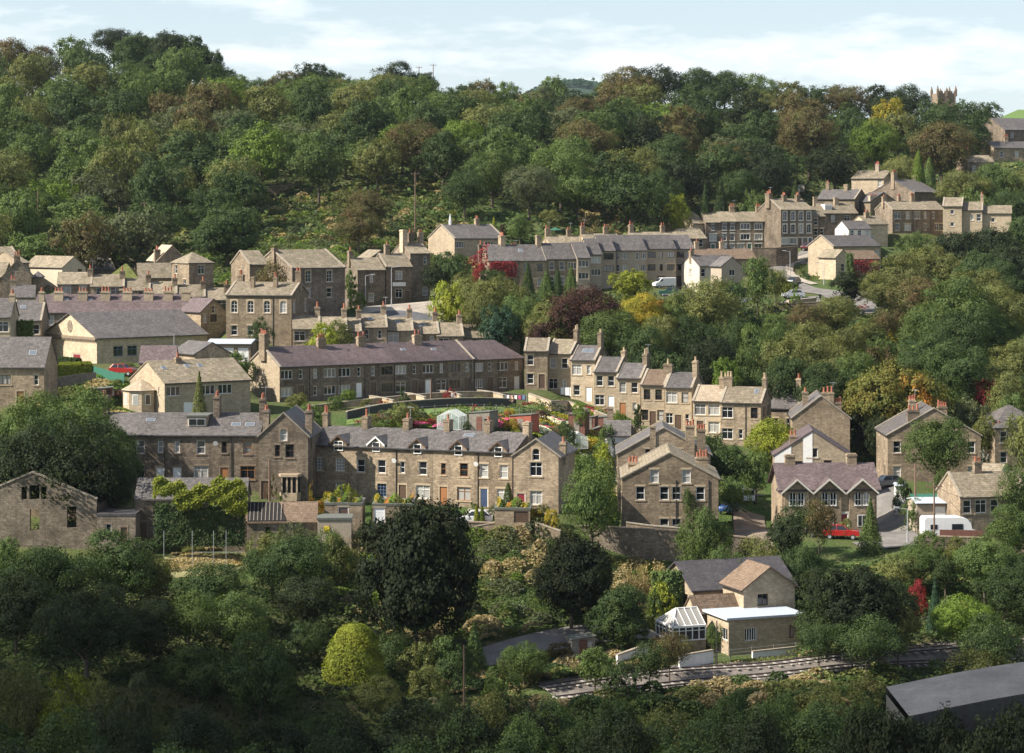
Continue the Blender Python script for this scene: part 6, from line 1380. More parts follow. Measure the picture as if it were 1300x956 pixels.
for i in range(70):
    px=R2.uniform(470,800); s=R2.uniform(9.55,10.35)
    if px<600: s=R2.uniform(9.6,9.85)
    x,y=G(px,s); zg=zt(x,y); hh=R2.uniform(.7,2.0); T(px,YH+(CZ-zg-hh)*s,s,R2.uniform(12,26),'bush',R2.choice(['mid green','bright green','olive','mid green','yellow-green','golden','grey-green','orange','copper purple','crimson','bright green']),zone=z)
for a in [(718,530,9.85,28,'bush','dark green'),(735,510,9.5,22,'round','bright green'),(787,518,9.5,24,'round','bright green'),(810,515,9.3,14,'round','dark green'),(720,560,10.2,40,'bush','olive'),(690,520,9.5,20,'bush','copper purple'),(650,528,9.8,24,'bush','golden'),(740,570,10.4,50,'bush','mid green'),(700,590,10.6,40,'bush','mid green'),(730,600,10.7,40,'bush','bright green'),(715,620,10.9,36,'bush','dark green'),(770,530,9.9,30,'bush','mid green'),(765,555,10.2,36,'bush','yellow-green')]: T(*a,zone=z)
z='around the left gardens'
for a in [(253,472,9.95,32,'conifer','olive'),(332,403,8.45,32,'tall','dark green'),(300,440,8.9,50,'bush','mid green'),(410,410,8.5,50,'round','yellow-green'),(430,405,8.4,40,'round','olive'),(60,375,7.45,26,'round','mid green'),(45,490,9.5,26,'bush','mid green'),(60,500,10.3,30,'bush','mid green'),(346,330,7.95,44,'airy','rusty brown'),(350,345,7.9,36,'round','rusty brown'),(150,480,9.3,20,'bush','olive'),(160,458,8.75,24,'bush','olive'),(485,398,7.9,16,'bush','orange'),(500,400,7.95,20,'bush','mid green'),(445,345,7.35,16,'round','mid green'),(452,365,7.5,26,'bush','bright green'),(180,525,10.6,30,'bush','dark green'),(30,405,8.55,0.1,'bush','mid green')]:
    if a[3]>1: T(*a,zone=z)
z='at the upper terrace gardens'
for a in [(627,275,6.0,6,'cypress','yellow-green'),(640,282,6.05,16,'bush','copper purple'),(660,275,6.0,36,'round','mid green'),(700,265,5.95,32,'round','olive'),(730,285,6.05,30,'bush','mid green'),(690,295,6.1,30,'bush','bright green'),(770,285,6.0,26,'bush','mid green'),(820,285,6.0,30,'bush','dark green'),(980,352,6.3,14,'bush','dark green'),(1020,335,6.25,12,'bush','mid green'),(1026,343,6.3,14,'bush','dark green'),(1035,345,6.35,10,'bush','yellow-green'),(995,352,6.6,22,'bush','yellow-green'),(1010,360,7.0,12,'bush','bright green'),(1062,300,6.05,8,'bush','mid green'),(1095,385,7.0,14,'bush','crimson')]: T(*a,zone=z)
autolabel()
import collections
print('trees',len(TREES),'warn',WARN[:40])
# ================= UNDERGROWTH (stuff)
def onpad(x,y,m=-.6):
    ok=np.zeros(len(x),bool)
    for (cx,cy,th,hl,hw,z) in PADS:
        c,sn=math.cos(th),math.sin(th); dx,dy=x-cx,y-cy
        ok|=(np.abs(c*dx+sn*dy)<hl+m)&(np.abs(-sn*dx+c*dy)<hw+m)
    return ok
def onroad(x,y):
    ok=np.zeros(len(x),bool)
    for c,w in ROADS:
        lo=c.min(0)-w;hi=c.max(0)+w; s_=np.where((x>lo[0])&(x<hi[0])&(y>lo[1])&(y<hi[1]))[0]
        if len(s_)==0: continue
        cc=c[::1]; best=np.full(len(s_),1e9)
        for i in range(0,len(cc)): best=np.minimum(best,(x[s_]-cc[i,0])**2+(y[s_]-cc[i,1])**2)
        ok[s_]|=best<w*w
    return ok
def scatter(name,label,poly,n,size,hmax,cols,pers=6.0,minh=.15):
    """poly in (px,s); leaves in mounds over the ground"""
    pw=np.array([G(a,s) for a,s in poly]); lo=pw.min(0);hi=pw.max(0)
    X=rng.uniform(lo[0],hi[0],n*2);Y=rng.uniform(lo[1],hi[1],n*2)
    ins=np.zeros(len(X),bool); j=len(pw)-1
    for i in range(len(pw)):
        c=((pw[i,1]>Y)!=(pw[j,1]>Y))&(X<(pw[j,0]-pw[i,0])*(Y-pw[i,1])/(pw[j,1]-pw[i,1]+1e-9)+pw[i,0]); ins^=c; j=i
    X,Y=X[ins],Y[ins]; k=~(onpad(X,Y)|onroad(X,Y)); X,Y=X[k][:n],Y[k][:n]
    m=int(max(8,(hi-lo).prod()/pers)); bx=rng.uniform(lo[0],hi[0],m);by=rng.uniform(lo[1],hi[1],m);br=rng.uniform(.8,2.2,m);bh=rng.uniform(.2,1,m)*hmax;bc=rng.integers(0,len(cols),m)
    H=np.full(len(X),minh);Cc=np.zeros(len(X),int); 
    for i in range(m):
        d2=((X-bx[i])**2+(Y-by[i])**2)/br[i]**2; s_=d2<1; hh=np.zeros(len(X)); hh[s_]=bh[i]*np.sqrt(1-d2[s_]); u=hh>H; H[u]=hh[u]; Cc[u]=bc[i]
    Z=ztv(X,Y)+H*rng.uniform(.75,1.05,len(X)); C=np.stack([X,Y,Z],1); Nn=rng.normal(size=(len(X),3))*.5+np.array([0,-.1,1.0])
    v=leafquads(C,Nn,rng.uniform(.6,1.3,len(X))*size)
    me=fastmesh(name,v,1,[MT['f_'+c] for c in cols]); me.polygons.foreach_set('material_index',Cc.astype(np.int32))
    o=obj(name,me); tag(o,label,kind='stuff'); return o
scatter('hillside_scrub','rough green scrub on the open slope below the hill wood',[(-40,6.85),(180,6.9),(260,7.1),(320,7.3),(430,7.1),(500,6.7),(620,6.4),(600,5.55),(330,5.6),(300,6.2),(-40,6.2)],90000,.26,1.8,['mid green','olive','bright green','rusty brown','grey-green','straw','mid green'])
scatter('bracken','pale pinkish dry scrub in the clearing above the grey roofed terrace',[(735,6.0),(795,6.0),(800,5.5),(735,5.5)],12000,.25,2.6,['straw','straw','rusty brown'])
scatter('wood_floor','dark undergrowth beneath the hill wood',[(-40,6.45),(300,6.35),(600,6.2),(850,6.0),(1000,5.5),(1310,5.2),(1310,4.4),(-40,4.4)],70000,.5,3.0,['dark green','mid green','olive','blackish green'],pers=12)
scatter('bank_brambles','brambles and rough growth on the bank below the retaining wall',[(400,12.4),(560,13.0),(690,12.65),(830,12.45),(880,11.6),(600,11.45),(400,11.6)],70000,.15,1.8,['mid green','grey-green','straw','bright green','grey-green','straw','olive'])
scatter('distant_trees','bluish tree line on the far hill seen in the gap of the skyline',[(560,1.13),(860,1.13),(860,1.03),(560,1.03)],6000,3.2,17,['blue-green','grey-green'],pers=500,minh=5)  # bluish leaf colour carries the distance haze
scatter('railway_verge','tangled verge plants along the railway',[(560,14.6),(860,13.6),(1200,12.9),(1320,12.6),(1320,12.4),(1100,12.55),(860,13.05),(700,13.3),(560,13.7)],26000,.14,.9,['olive','straw','mid green','rusty brown'])
scatter('garden_growth','mixed plants, vegetables and flowers covering the allotment beds',[rcs(470,545),rcs(560,548),rcs(700,562),rcs(800,580),rcs(810,550),rcs(760,528),rcs(700,528),rcs(640,531),rcs(560,535),rcs(470,538)],50000,.13,.9,['bright green','mid green','olive','golden','grey-green','bright green','yellow-green','pink','white'],pers=3)
scatter('garden_growth','bushes and borders along the lawn below the dark garden wall',[rcs(440,541),rcs(520,531),rcs(640,526),rcs(760,522),rcs(780,534),rcs(640,536),rcs(540,540),rcs(470,548)],26000,.13,1.3,['mid green','olive','golden','bright green','crimson','grey-green'],pers=3)
scatter('garden_growth','plants in the steep gardens beside the stone terrace end',[(712,11.3),(790,11.3),(780,10.3),(712,10.2)],20000,.15,1.2,['bright green','mid green','olive','grey-green'],pers=3)
scatter('valley_undergrowth','low bushes filling the valley between the trees',[(560,8.1),(700,8.3),(860,8.6),(1080,9.2),(1300,9.2),(1300,6.6),(1120,6.7),(1000,6.95),(860,6.9),(620,7.3)],60000,.3,2.4,['dark green','mid green','olive','blackish green'],pers=8)
scatter('foreground_undergrowth','dark undergrowth among the trees at the bottom left',[(-30,16),(560,16),(560,13.2),(420,12.2),(200,12.3),(190,11.9),(-30,12.0)],60000,.2,1.6,['dark green','blackish green','mid green'],pers=6)
scatter('foreground_undergrowth','rough growth between the railway and the nearest bushes',[rcs(480,950),rcs(900,945),rcs(1160,905),rcs(1150,860),rcs(1000,868),rcs(860,880),rcs(700,896),rcs(480,905)],50000,.17,1.6,['dark green','olive','mid green','straw'],pers=4)
scatter('roadside_growth','hedge plants and weeds between the lower road and the railway',[rcs(560,852),rcs(700,836),rcs(800,828),rcs(850,842),rcs(850,852),rcs(700,872),rcs(560,885)],24000,.14,1.1,['olive','mid green','rusty brown','dark green','straw'],pers=3)
scatter('foreground_undergrowth','dark undergrowth among the trees at the bottom right',[(880,16),(1320,17),(1320,11.4),(1080,11.5),(1010,12.7),(1010,13.4)],40000,.2,1.4,['dark green','olive','mid green'],pers=6)
scatter('left_gardens_growth','rough garden growth around the shed and fences at the left',[(50,10.2),(190,10.4),(190,9.5),(150,9.1),(40,9.3)],16000,.16,.8,['mid green','bright green','olive','straw'],pers=4)
scatter('field_grass','tufts of dry grass and weeds in the small field below the ivy',[rcs(205,716),rcs(250,700),rcs(318,690),rcs(330,704),rcs(300,722),rcs(215,728)],9000,.1,.45,['straw','olive','mid green','straw'],pers=2)
scatter('field_edge_grass','long pale grass along the ruined shed',[(190,11.6),(325,11.52),(328,11.62),(195,11.85)],7000,.11,.8,['straw','olive','mid green'],pers=2)
# ================= RUINS AND SHEDS AT THE LEFT
th_=0; x,y=G(-41,11.8); base=CZ-(697-YH)/11.8; Lr=(123+41)/11.8
rr_=empty('ruined_building',(x,y,base),0,'roofless stone ruin with its gable and empty window holes at the left edge','ruin')
def hole(px0,px1,py0,py1,s=11.8): return ((px0+41)/s,(697-py1)/s,(px1+41)/s,(697-py0)/s)
hs=[hole(27,34,618,634),hole(37,50,616,634),hole(52,59,618,634),hole(38,50,646,673),hole(85,97,643,670)]
bm=bmesh.new(); 
panel(bm,Lr,-3,5.3,hs,Matrix.Identity(4),2.9,.55)
mh=[(Lr-c,b,Lr-a,d) for a,b,c,d in hs]; panel(bm,Lr,-3,5.3,mh,Matrix.Translation((Lr,.55,0))@Matrix.Rotation(math.pi,4,'Z'),2.9,0.001)
me=bpy.data.meshes.new('gable_wall'); bm.to_mesh(me); bm.free(); me.materials.append(MT['stone_rubble']); obj('gable_wall',me,rr_)
g=MB()
for sg in (0,1):
    a=(0,5.3) if sg==0 else (Lr,5.3); b=(Lr/2,8.2)
    if a[0]>b[0]: a,b=b,a
    g.prism([(a[0],-.08,a[1]),(b[0],-.08,b[1]),(b[0],-.08,b[1]+.16),(a[0],-.08,a[1]+.16)],(0,.72,0))
g.build('coping',[MT['coping']],rr_)
g=MB(); g.box(Lr-.55,.55,-3,Lr,9,4.6); g.build('side_wall',[MT['stone_rubble']],rr_)
g=MB(); g.prism([(1.,9,-3),(Lr,9,-3),(Lr,9,3.2),(Lr*.8,9,4.0),(Lr*.6,9,2.4),(Lr*.4,9,3.4),(1,9,2.8)],(0,.5,0)); g.build('back_wall',[MT['stone']],rr_)
house('narrow ruined stone outbuilding between the ruin and the ivy building',123,655,11.85,0,172,5,3.4,0,roof='slate_dark',wall='stone_rubble',F='. n . dk .',name='ruined_shed',ov=.05,q='quoin_dark')
r,L=house('derelict stone workshop with slate lean-to roof half smothered in ivy',172,633,11.7,0,312,4.6,4.6,1.9,ridge='x',roof='slate',wall='stone_rubble',F='. nk . . . . . .|dk n . . . . . .',name='derelict_workshop',ov=.2,gut=False)
leafblob('ivy','thick bright ivy rolling over the derelict workshop roof','ivy',198,314,603,650,11.85,1.5,15000,.13,'yellow-green',shape=lambda u,v: v> (.42 if u<.22 else .22 if u<.82 else .02)+.10*math.sin(u*13)+.06*math.sin(u*37) and v<.80+.12*math.sin(u*9+1)+.08*math.sin(u*29))
leafblob('ivy','dark ivy curtain hanging below the bright ivy to the grass','ivy',198,310,640,692,11.83,.6,14000,.13,'dark green',shape=lambda u,v: random.random()<.55+.45*math.sin(u*17)**2)
r=on_ground('steel_frame','thin pale steel frame standing before the ivy curtain','frame',250,690,0,s=11.95); bz=r.location.z
g=MB()
for px in (208,244,271,287): xx=(px-250)/11.95; g.box(xx-.025,-.025,-.3,xx+.025,.025,4.0)
g.box(-.5,-.02,1.7,5.2,.02,1.74); g.build('steel_posts',[MT['metal']],r)
r,L=house('low derelict shed with half its slates gone and bare rafters showing',313,663,11.75,4,402,6,2.6,1.7,roof='tile_brown',wall='stone_rubble',F='. nk . . .',name='derelict_shed',gut=False)
g=MB()
for i in range(14): g.box(.2+i*.3,.0,2.75,.32+i*.3,3.2,2.82)
for o_ in r.children:
    if o_.name.startswith('roof'): pass
g=MB(); k=1.7/3.0
g.prism([(.1,-.15,2.6+.1),(4.3,-.15,2.7),(3.4,2.8,2.7+k*2.95),(.1,2.8,2.7+k*2.95)],(0,-.02,.06)); g.build('roof_hole_shade',[MT['black']],r)  # black sheet laid over the slates, painted shade of an open roof
for i in range(9):
    g=MB(); xx=.3+i*.42; y1=2.6; g.prism([(xx,-.15,2.78),(xx+.09,-.15,2.78),(xx+.09,y1,2.8+k*(y1+.15)),(xx,y1,2.8+k*(y1+.15))],(0,0,.05)); g.build('rafter',[MT['wood_grey']],r)
r,L=house('small pale rendered yard building with a yellow notice board',403,660,11.8,2,446,3.5,1.9,0,roof='felt',wall='grey_render',F='. . .',name='outbuilding',ov=.1)
g=MB(); g.box(.7,-.06,.6,1.3,-.01,1.2); g.build('notice_board',[MT['yellow_paint']],r)
def planting(root,x0,x1,y0,y1,z,n,cols,h=.5):
    X=rng.uniform(x0,x1,n);Y=rng.uniform(y0,y1,n); Z=z+rng.uniform(0,1,n)*h*(.5+.5*np.sin(X*3+1)); me=fastmesh('planting',leafquads(np.stack([X,Y,Z],1),rng.normal(size=(n,3))*.5+np.array([0,-.3,1]),rng.uniform(.6,1.3,n)*.13),1,[MT['f_'+c] for c in cols])
    me.polygons.foreach_set('material_index',((X*1.7).astype(int)%len(cols)).astype(np.int32)); obj('planting',me,root)
# garages in front of the terrace
r,L=house('stone garage with brown doors and a roof planter before the east block',412,641,11.55,0,460,5,1.9,0,roof='felt',wall='stone',F='. Gn .',name='garage',ov=.05,q='quoin')
planting(r,.2,L-.2,.3,3.8,2.15,1500,['golden','mid green','orange','bright green','olive'],.8)
r,L=house('garage with a white door under a blue rail left of the great dark tree',473,642,11.55,0,525,5,2.0,0,roof='felt',wall='stone',F='Gw . .',name='garage',ov=.05)
planting(r,.2,L-.2,.3,3.8,2.2,1500,['golden','mid green','orange','bright green','olive'],.8)
r,L=house('stone garage with black door and flat roof garden near the end gable',628,647,11.5,-3,673,4,1.5,0,roof='felt',wall='stone',F='. G_ '.replace('G_','Gk'),name='garage',ov=.08)
planting(r,.2,L-.2,.3,3.8,1.75,1500,['golden','mid green','orange','bright green','olive'],.8)
runwall('garden_wall','low stone planter wall before the end gabled house',[(680,11.5),(712,11.55)],1.2,.4,'stone')
runwall('garden_wall','low stone garden wall before the brown windowed terrace house',[(560,11.42),(628,11.46)],.9,.35,'stone')
runwall('retaining_wall','long high rubble retaining wall below the front terrace',[(520,11.5),(590,11.44),(740,11.44),(800,11.48),(880,11.5),(960,11.52)],4.2,.7,'stone_rubble',top=[CZ-(664-YH)/11.5,CZ-(663-YH)/11.44,CZ-(668-YH)/11.44,CZ-(671-YH)/11.48,CZ-(676-YH)/11.5,CZ-(684-YH)/11.52],base=2.5)
runwall('garden_wall','stone wall at the foot of the gable fronted pair',[(795,11.25),(855,11.28),(905,11.3)],1.3,.4,'stone')
runwall('garden_wall','dark stone garden wall along the purple roofed terrace gardens',[(440,9.62),(483,9.52),(560,9.4),(640,9.3),(655,9.28)],1.05,.3,'darkwall')
runwall('garden_wall','low terrace garden wall at the foot of the purple roofed houses',[(375,9.45),(480,9.25),(600,9.02),(668,8.95)],.7,.3,'stone')
for i,(a,b) in enumerate([(470,500),(515,540),(560,585),(607,640)]):
    runwall('garden_wall',['westernmost sloping stone garden divider below the purple roofed terrace','second sloping stone garden divider below the purple roofed terrace','third sloping stone garden divider below the purple roofed terrace','easternmost sloping stone garden divider below the purple roofed terrace'][i],[(a,9.15-.0022*(a-450)),(b,9.4-.0018*(a-450))],.7,.3,'stone_light')
runwall('garden_wall','stone yard walls at the head of the stepping street',[(672,9.1),(700,9.2),(722,9.05),(745,9.15)],1.3,.35,'stone_light')
runwall('garden_wall','red brick garden wall below the pale stepping street house',[(828,9.05),(868,9.15)],1.0,.3,'tile_red')
runwall('garden_wall','rubble garden wall running below the stepping street gardens',[(755,9.1),(790,9.2),(820,9.3)],1.2,.35,'stone')
runwall('retaining_wall','dark retaining wall carrying the hill street above the road bend',[(955,5.98),(985,5.98),(1012,5.94)],2.6,.4,'stone_dark',top=[CZ-(315-YH)/5.98,CZ-(315-YH)/5.98,CZ-(313-YH)/5.94],base=2)
runwall('garden_wall','dark parking wall below the cars on the hill road',[(985,7.0),(1047,7.0)],1.6,.5,'stone_dark')
runwall('garden_wall','pale orange stone block wall beside the hill road cars',[(1000,6.86),(1035,6.82)],1.0,.8,'stoneslate_light')
runwall('garden_wall','white painted garden wall beside the lower road',[(783,13.12),(822,12.95)],1.6,.25,'white')
runwall('garden_wall','white painted wall in front of the conservatory',[(862,13.05),(905,12.95)],1.3,.25,'white')
runwall('garden_wall','white plinth wall under the red curtained windows',[(955,12.85),(1010,12.72)],.7,.2,'white')
runwall('garden_wall','rubble boundary wall along the lane below the motorhome',[(1165,11.25),(1240,11.3),(1310,11.35)],1.3,.5,'stone_rubble')
runwall('garden_wall','old grassy stone wall crossing the hill wood clearing',[(315,5.62),(370,5.6)],2.0,.6,'stone')
runwall('board_fence','weathered grey board fence left of the dark red shed',[(22,9.42),(70,9.3),(122,9.25)],1.5,.08,'wood_grey',cat='fence',cop=False)
runwall('mesh_fence','green mesh fence beside the parked red car',[(116,9.12),(158,9.3)],1.5,.06,'green_paint',cat='fence',cop=False)
runwall('board_fence','brown board fence in front of the motorhome',[(1193,11.08),(1248,11.1)],1.3,.08,'wood_brown',cat='fence',cop=False)
runwall('board_fence','dark board fence slanting down to the motorhome',[(1163,10.6),(1172,10.85),(1180,11.02)],1.4,.08,'wood_brown',cat='fence',cop=False)
runwall('board_fence','pale lapped board fence beside the blue barrels',[(748,9.75),(760,9.9),(785,9.98),(800,9.98)],.9,.06,'stone_light',cat='fence',cop=False)
postfence('thin wire fence on wooden posts crossing the green lawn',[(435,9.85),(520,9.62),(600,9.52),(690,9.45),(760,9.5)],1.3,1.5)
postfence('line of low posts along the railway verge',[(870,13.0),(1010,12.68),(1180,12.3)],1.1,2.2)
leafblob('red_creeper','bright crimson creeper covering the west gable of the grey roofed terrace','creeper',592,619,306,342,6.74,.4,1500,.17,'crimson',shape=lambda u,v: v<.3+u*.6 and random.random()<.55)
leafblob('red_creeper','dark crimson creeper covering the house front beside the four pot stack','creeper',622,656,333,352,6.75,.3,1500,.16,'crimson',rot=.25)
leafblob('ivy','green ivy covering the front of the slate house beside the pedimented hall','ivy',14,42,407,434,8.45,.35,3200,.13,'bright green',shape=lambda u,v: random.random()<.85)
leafblob('ivy','thick ivy mound over the west gable of the tan brick house','ivy',828,864,724,768,12.1,1.6,7000,.13,'mid green')
leafblob('red_creeper','dark red creeper on the low wing of the large cream gabled house','creeper',1080,1118,331,352,6.3,.3,1500,.18,'crimson',shape=lambda u,v: random.random()<.5,rot=.4)
leafblob('ivy','ivy tuft on the corner of the large cream gabled house','ivy',1074,1083,322,352,6.4,.6,900,.16,'mid green')
hedge('square clipped dark green hedge before the pedimented hall',[(50,8.95),(100,9.0)],1.9,1.6,'dark green')
hedge('golden green clipped hedge above the grey board fence',[(56,9.15),(90,9.12),(116,9.1)],1.8,2.4,'yellow-green',12000)
hedge('low dark hedge beside the hill road bend',[(985,6.22),(992,6.4),(1010,6.5)],1.1,1.2,'dark green',4000,.16)
# ================= ALLOTMENT SHEDS
shed('grey weathered allotment shed with lean-to roof behind the terrace ridge',614,546,3.0,2.4,2.5,-28,'wood_grey')
shed('red stained allotment shed with grey felt roof',666,549,3.1,2.3,2.4,-28,'wood_red')
shed('tall narrow brown allotment shed beside the clipped round bush',735,551,2.3,2.0,2.9,-20,'wood_brown')
shed('small black allotment shed tucked right of the tall brown shed',750,547,1.6,1.5,2.0,-20,'wood_brown','felt')
shed('low dark red allotment shed near the stepping street gardens',773,546,3.0,2.2,2.0,-20,'wood_brown')
shed('tiny pitched roof brown hutch beside the blue barrels',761,553,1.4,1.1,.9,20,'wood_red',pitch='gable',door=False,cat='hutch',name='hutch')
shed('dark brown garden shed with green felt roof and red clothes outside',130,510,2.7,2.0,1.9,10,'wood_brown')
shed('grey roadside store shed beside the lower road',737,834,2.4,1.9,2.1,15,'wood_grey')
shed('small shed with an orange red roof above the hill street',905,270,4.2,2,1.2,0,'wood_brown','tile_brown',door=False)  # shed box added where a tarpaulin lies
shed('small white garden shed among the trees above the hill houses',1014,243,2.6,2,1.8,0,'pale_render','felt',door=False)
greenhouse('glass greenhouse with white frame behind the terrace ridge',574,545,3.0,2.8,1.7,-20)
greenhouse('dark glazed greenhouse with white bars in the lower allotments',730,570,2.7,2.2,1.4,25)
greenhouse('white conservatory greenhouse left of the hip roofed house',1254,592,1.7,2.2,2.1,5)
r=on_ground('cold_frame','pale blue panelled cold frame in the allotments','cold frame',752,582,0); g=MB(); g.prism([(-1.3,-.6,0),(-1.3,.6,0),(-1.3,.6,.75),(-1.3,-.6,.35)],(2.6,0,0)); g.build('box',[MT['wood_grey']],r); g=MB(); g.prism([(-1.32,-.62,.36),(-1.32,.62,.77),(-1.32,.62,.83),(-1.32,-.62,.42)],(2.64,0,0)); g.build('lid',[MT['felt_white']],r)
for i,(px,c,lb) in enumerate([(773,'blue_plastic','bright blue water barrel beside the hutch'),(780,'metal','grey water barrel second from the hutch'),(785,'green_paint','greenish water barrel between two pale barrels'),(791,'blue_plastic','small blue water barrel farthest from the hutch')]):
    r=on_ground('water_barrel',lb,'barrel',px,551,0,'water barrels in the allotments'); g=MB(); g.tube((0,0,0),(0,0,.45),.3,.36,12); g.tube((0,0,.45),(0,0,.9),.36,.3,12); g.build('barrel',[MT[c]],r); g=MB(); g.tube((0,0,.9),(0,0,.94),.31,k=12); g.build('lid',[MT['fre']],r)
r=on_ground('garden_parasol','open green parasol above the grey roofed terrace','parasol',705,300,0,s=6.12); r.location.z=CZ-(301-YH)/6.12; g=MB(); g.tube((0,0,0),(0,0,1.9),.03,k=6); g.build('pole',[MT['wood_grey']],r)
g=MB()
for i in range(8): a=i*math.pi/4; b=a+math.pi/4; g.poly([(1.5*math.cos(a),1.5*math.sin(a),1.45),(1.5*math.cos(b),1.5*math.sin(b),1.45),(0,0,2.0)])
g.build('canopy',[MT['green_paint']],r,fix=False)
# washing
r=on_ground('washing_line','white sheets hanging on a line below the stepping street houses','washing line',731,507,-14); g=MB()
for i in range(7): x0=-2.3+i*.68; g.box(x0,-.015,.7-(i%3)*.12,x0+.6,.015,1.75)
g.build('sheets',[MT['frw']],r); g=MB(); g.tube((-2.4,0,0),(-2.4,0,1.9),.03,k=5); g.tube((2.5,0,0),(2.5,0,1.9),.03,k=5); g.tube((-2.4,0,1.78),(2.5,0,1.78),.012,k=4); g.build('line_posts',[MT['metal']],r)
r=on_ground('washing_line','coloured clothes on a line at the end of the purple roofed terrace','washing line',655,517,-14)
for i,c in enumerate(['white','skin','fr','f_pink','frb']): g=MB(); g.box(-1.3+i*.55,-.02,1.05,-.95+i*.55,.02,1.6); g.build('garment',[MT[c] if c!='fr' else MT['fr']],r)
g=MB(); g.tube((-1.5,0,0),(-1.5,0,1.75),.03,k=5); g.tube((1.5,0,0),(1.5,0,1.75),.03,k=5); g.tube((-1.5,0,1.62),(1.5,0,1.62),.012,k=4); g.build('line_posts',[MT['metal']],r)
r=on_ground('washing_line','red and pink clothes on a line beside the dark brown shed','washing line',142,511,8)
for i,c in enumerate(['fro','frr','fr','frr','frr']): g=MB(); g.box(-1.1+i*.5,-.02,.7,-.75+i*.5,.02,1.4); g.build('garment',[MT[c]],r)
g=MB(); g.tube((-1.3,0,0),(-1.3,0,1.6),.03,k=5); g.tube((1.4,0,0),(1.4,0,1.6),.03,k=5); g.tube((-1.3,0,1.42),(1.4,0,1.42),.012,k=4); g.build('line_posts',[MT['metal']],r)
r=on_ground('bench','white bench on the verge of the hill road bend','bench',1033,349,0); g=MB(); g.box(-1,-.2,.4,1,.2,.47); g.build('seat',[MT['frw']],r); g=MB(); g.box(-.8,-.15,0,-.7,.15,.4); g.build('leg',[MT['frw']],r); g=MB(); g.box(.7,-.15,0,.8,.15,.4); g.build('leg',[MT['frw']],r)
person('person in a pale blue top gardening behind the dark garden wall',575,513,10,'felt_white','fru',.25)
person('person in dark clothes bending among the plants near the coloured washing',651,519,-60,'frk','gutter',.35)
person('person in a red top on the pavement outside the pub',451,391,40,'frr','gutter',.1)
# ================= POLES AND LAMPS
a1=pole('power pole standing in the open scrub with insulators',527,218,6.05); a2=pole('twin armed pole on the skyline, left one of two',532,84,4.35); a3=pole('tall thin pole on the skyline, right one of two',550,81,4.3)
a4=pole('power pole among trees in the middle of the wood',683,132,4.9,r0=.16); a5=pole('power pole at the foot of the wood by the left edge',48,242,6.25,arm=False); a6=pole('power pole with a cross arm over the left wood',184,256,6.2)
wire('wire from the scrub power pole to the middle wood pole',a1,a4,2.0); wire('wire from the left wood pole to the scrub power pole',a6,a1,3.5); wire('wire from the left edge pole to the next pole in the wood',a5,a6,1.5)
tA=pole('plain wooden pole in front of the red shrub of the purple roofed terrace',547,482,9.3,arm=False); tB=pole('plain wooden pole in front of the tall gable fronted house',342,583,11.4,arm=False)
tC=pole('brown wooden pole left of the green framed garage',1162,588,10.65,arm=False); tD=pole('wooden pole with a lamp arm beside the motorhome',1186,613,11.25,arm=True,r0=.12); pole('thin dark pole before the white roofed extension',910,788,13.0,arm=False,mat='gutter',r0=.08)
pole('wooden pole left of the small bush at the bottom road',589,819,13.9,arm=False,r0=.1)
pole('plain pole behind the stone barn',221,425,8.95,arm=False,r0=.06,mat='metal')
lamp('street lamp at the left side of the car park',464,392,5.6,0); lamp('street lamp before the stone shop with white fascia',497,389,6.6,0); lamp('street lamp on the lane left of the motorhome',1152,690,3.9,180); lamp('street lamp on the hill road behind the dark round tree',1125,352,4.2,0); lamp('street lamp at the corner of the large cream gabled house',1046,362,4.2,180); lamp('street lamp on the hill road near the parked dark car',1003,350,5.0,180); lamp('street lamp by the yard of the three storey grey houses',888,352,4.0,0)
for lb,a,b in [('wire from the plain pole to the middle of the purple roofed terrace',tA,P(480,462,8.75)),('wire from the plain pole to the east end of the purple roofed terrace',tA,P(610,462,8.4)),('wire from the plain pole to the top of the stepping street',tA,P(697,452,8.38)),
 ('wire from the gabled house pole to the west block eaves',tB,P(296,556,10.9)),('wire from the gabled house pole to the east block eaves',tB,P(420,571,10.9)),('wire between the two lane poles',tC,tD),('wire from the motorhome pole to the stone cottage',tD,P(1245,634,10.95)),('wire from the lane pole to the villa',tC,P(1110,617,10.6)),('wire from the lane pole to the double house',tC,P(1140,558,9.65))]: wire(lb,a,b,.5)
# ================= VEHICLES
car('silver hatchback parked on the dirt track beside the villa',951,638,80,'silver',(.55,.56,.58)); car('dark blue car parked behind the villa by the big gabled house',1125,620,20,'midnight',(.02,.025,.05)); car('bright red car parked in front of the villa',1068,684,170,'scarlet',(.38,.02,.02)); car('dark car parked beside the red car in front of the villa',1046,682,170,'black',(.02,.02,.025))
car('red car parked behind the green mesh fence at the left',156,477,165,'red',(.32,.025,.02),L=3.7); car('blue car in the shade left of the silver hatchback',926,652,70,'blue',(.03,.08,.25),L=3.6)
car('dark car at the side of the hill road bend',1007,362,60,'graphite',(.04,.045,.06)); car('pale silver car parked below the hill road bend',1007,379,10,'pale silver',(.6,.62,.64)); car('white van parked before the garage doors of the grey houses',843,366,20,'white',(.75,.75,.75),kind='van',L=4.4); car('white car beside the white rendered gable house',866,366,10,'white2',(.7,.72,.74))
car('white car half hidden behind the low garden wall before the terrace',602,661,0,'white3',(.78,.78,.78),s=11.35); car('silver car under the rounded dark tree by the lower road, left one',768,806,80,'silver2',(.4,.4,.4)); car('white car under the rounded dark tree by the lower road, right one',799,806,75,'white4',(.7,.7,.7))
car('dark green car in the yard below the white rendered gable house',850,376,0,'bottle green',(.02,.08,.06)); car('dark red car entering the hill street',1024,318,70,'maroon',(.1,.02,.02)); car('small dark car parked by the pub',452,386,0,'navy',(.03,.03,.06),L=3.4)
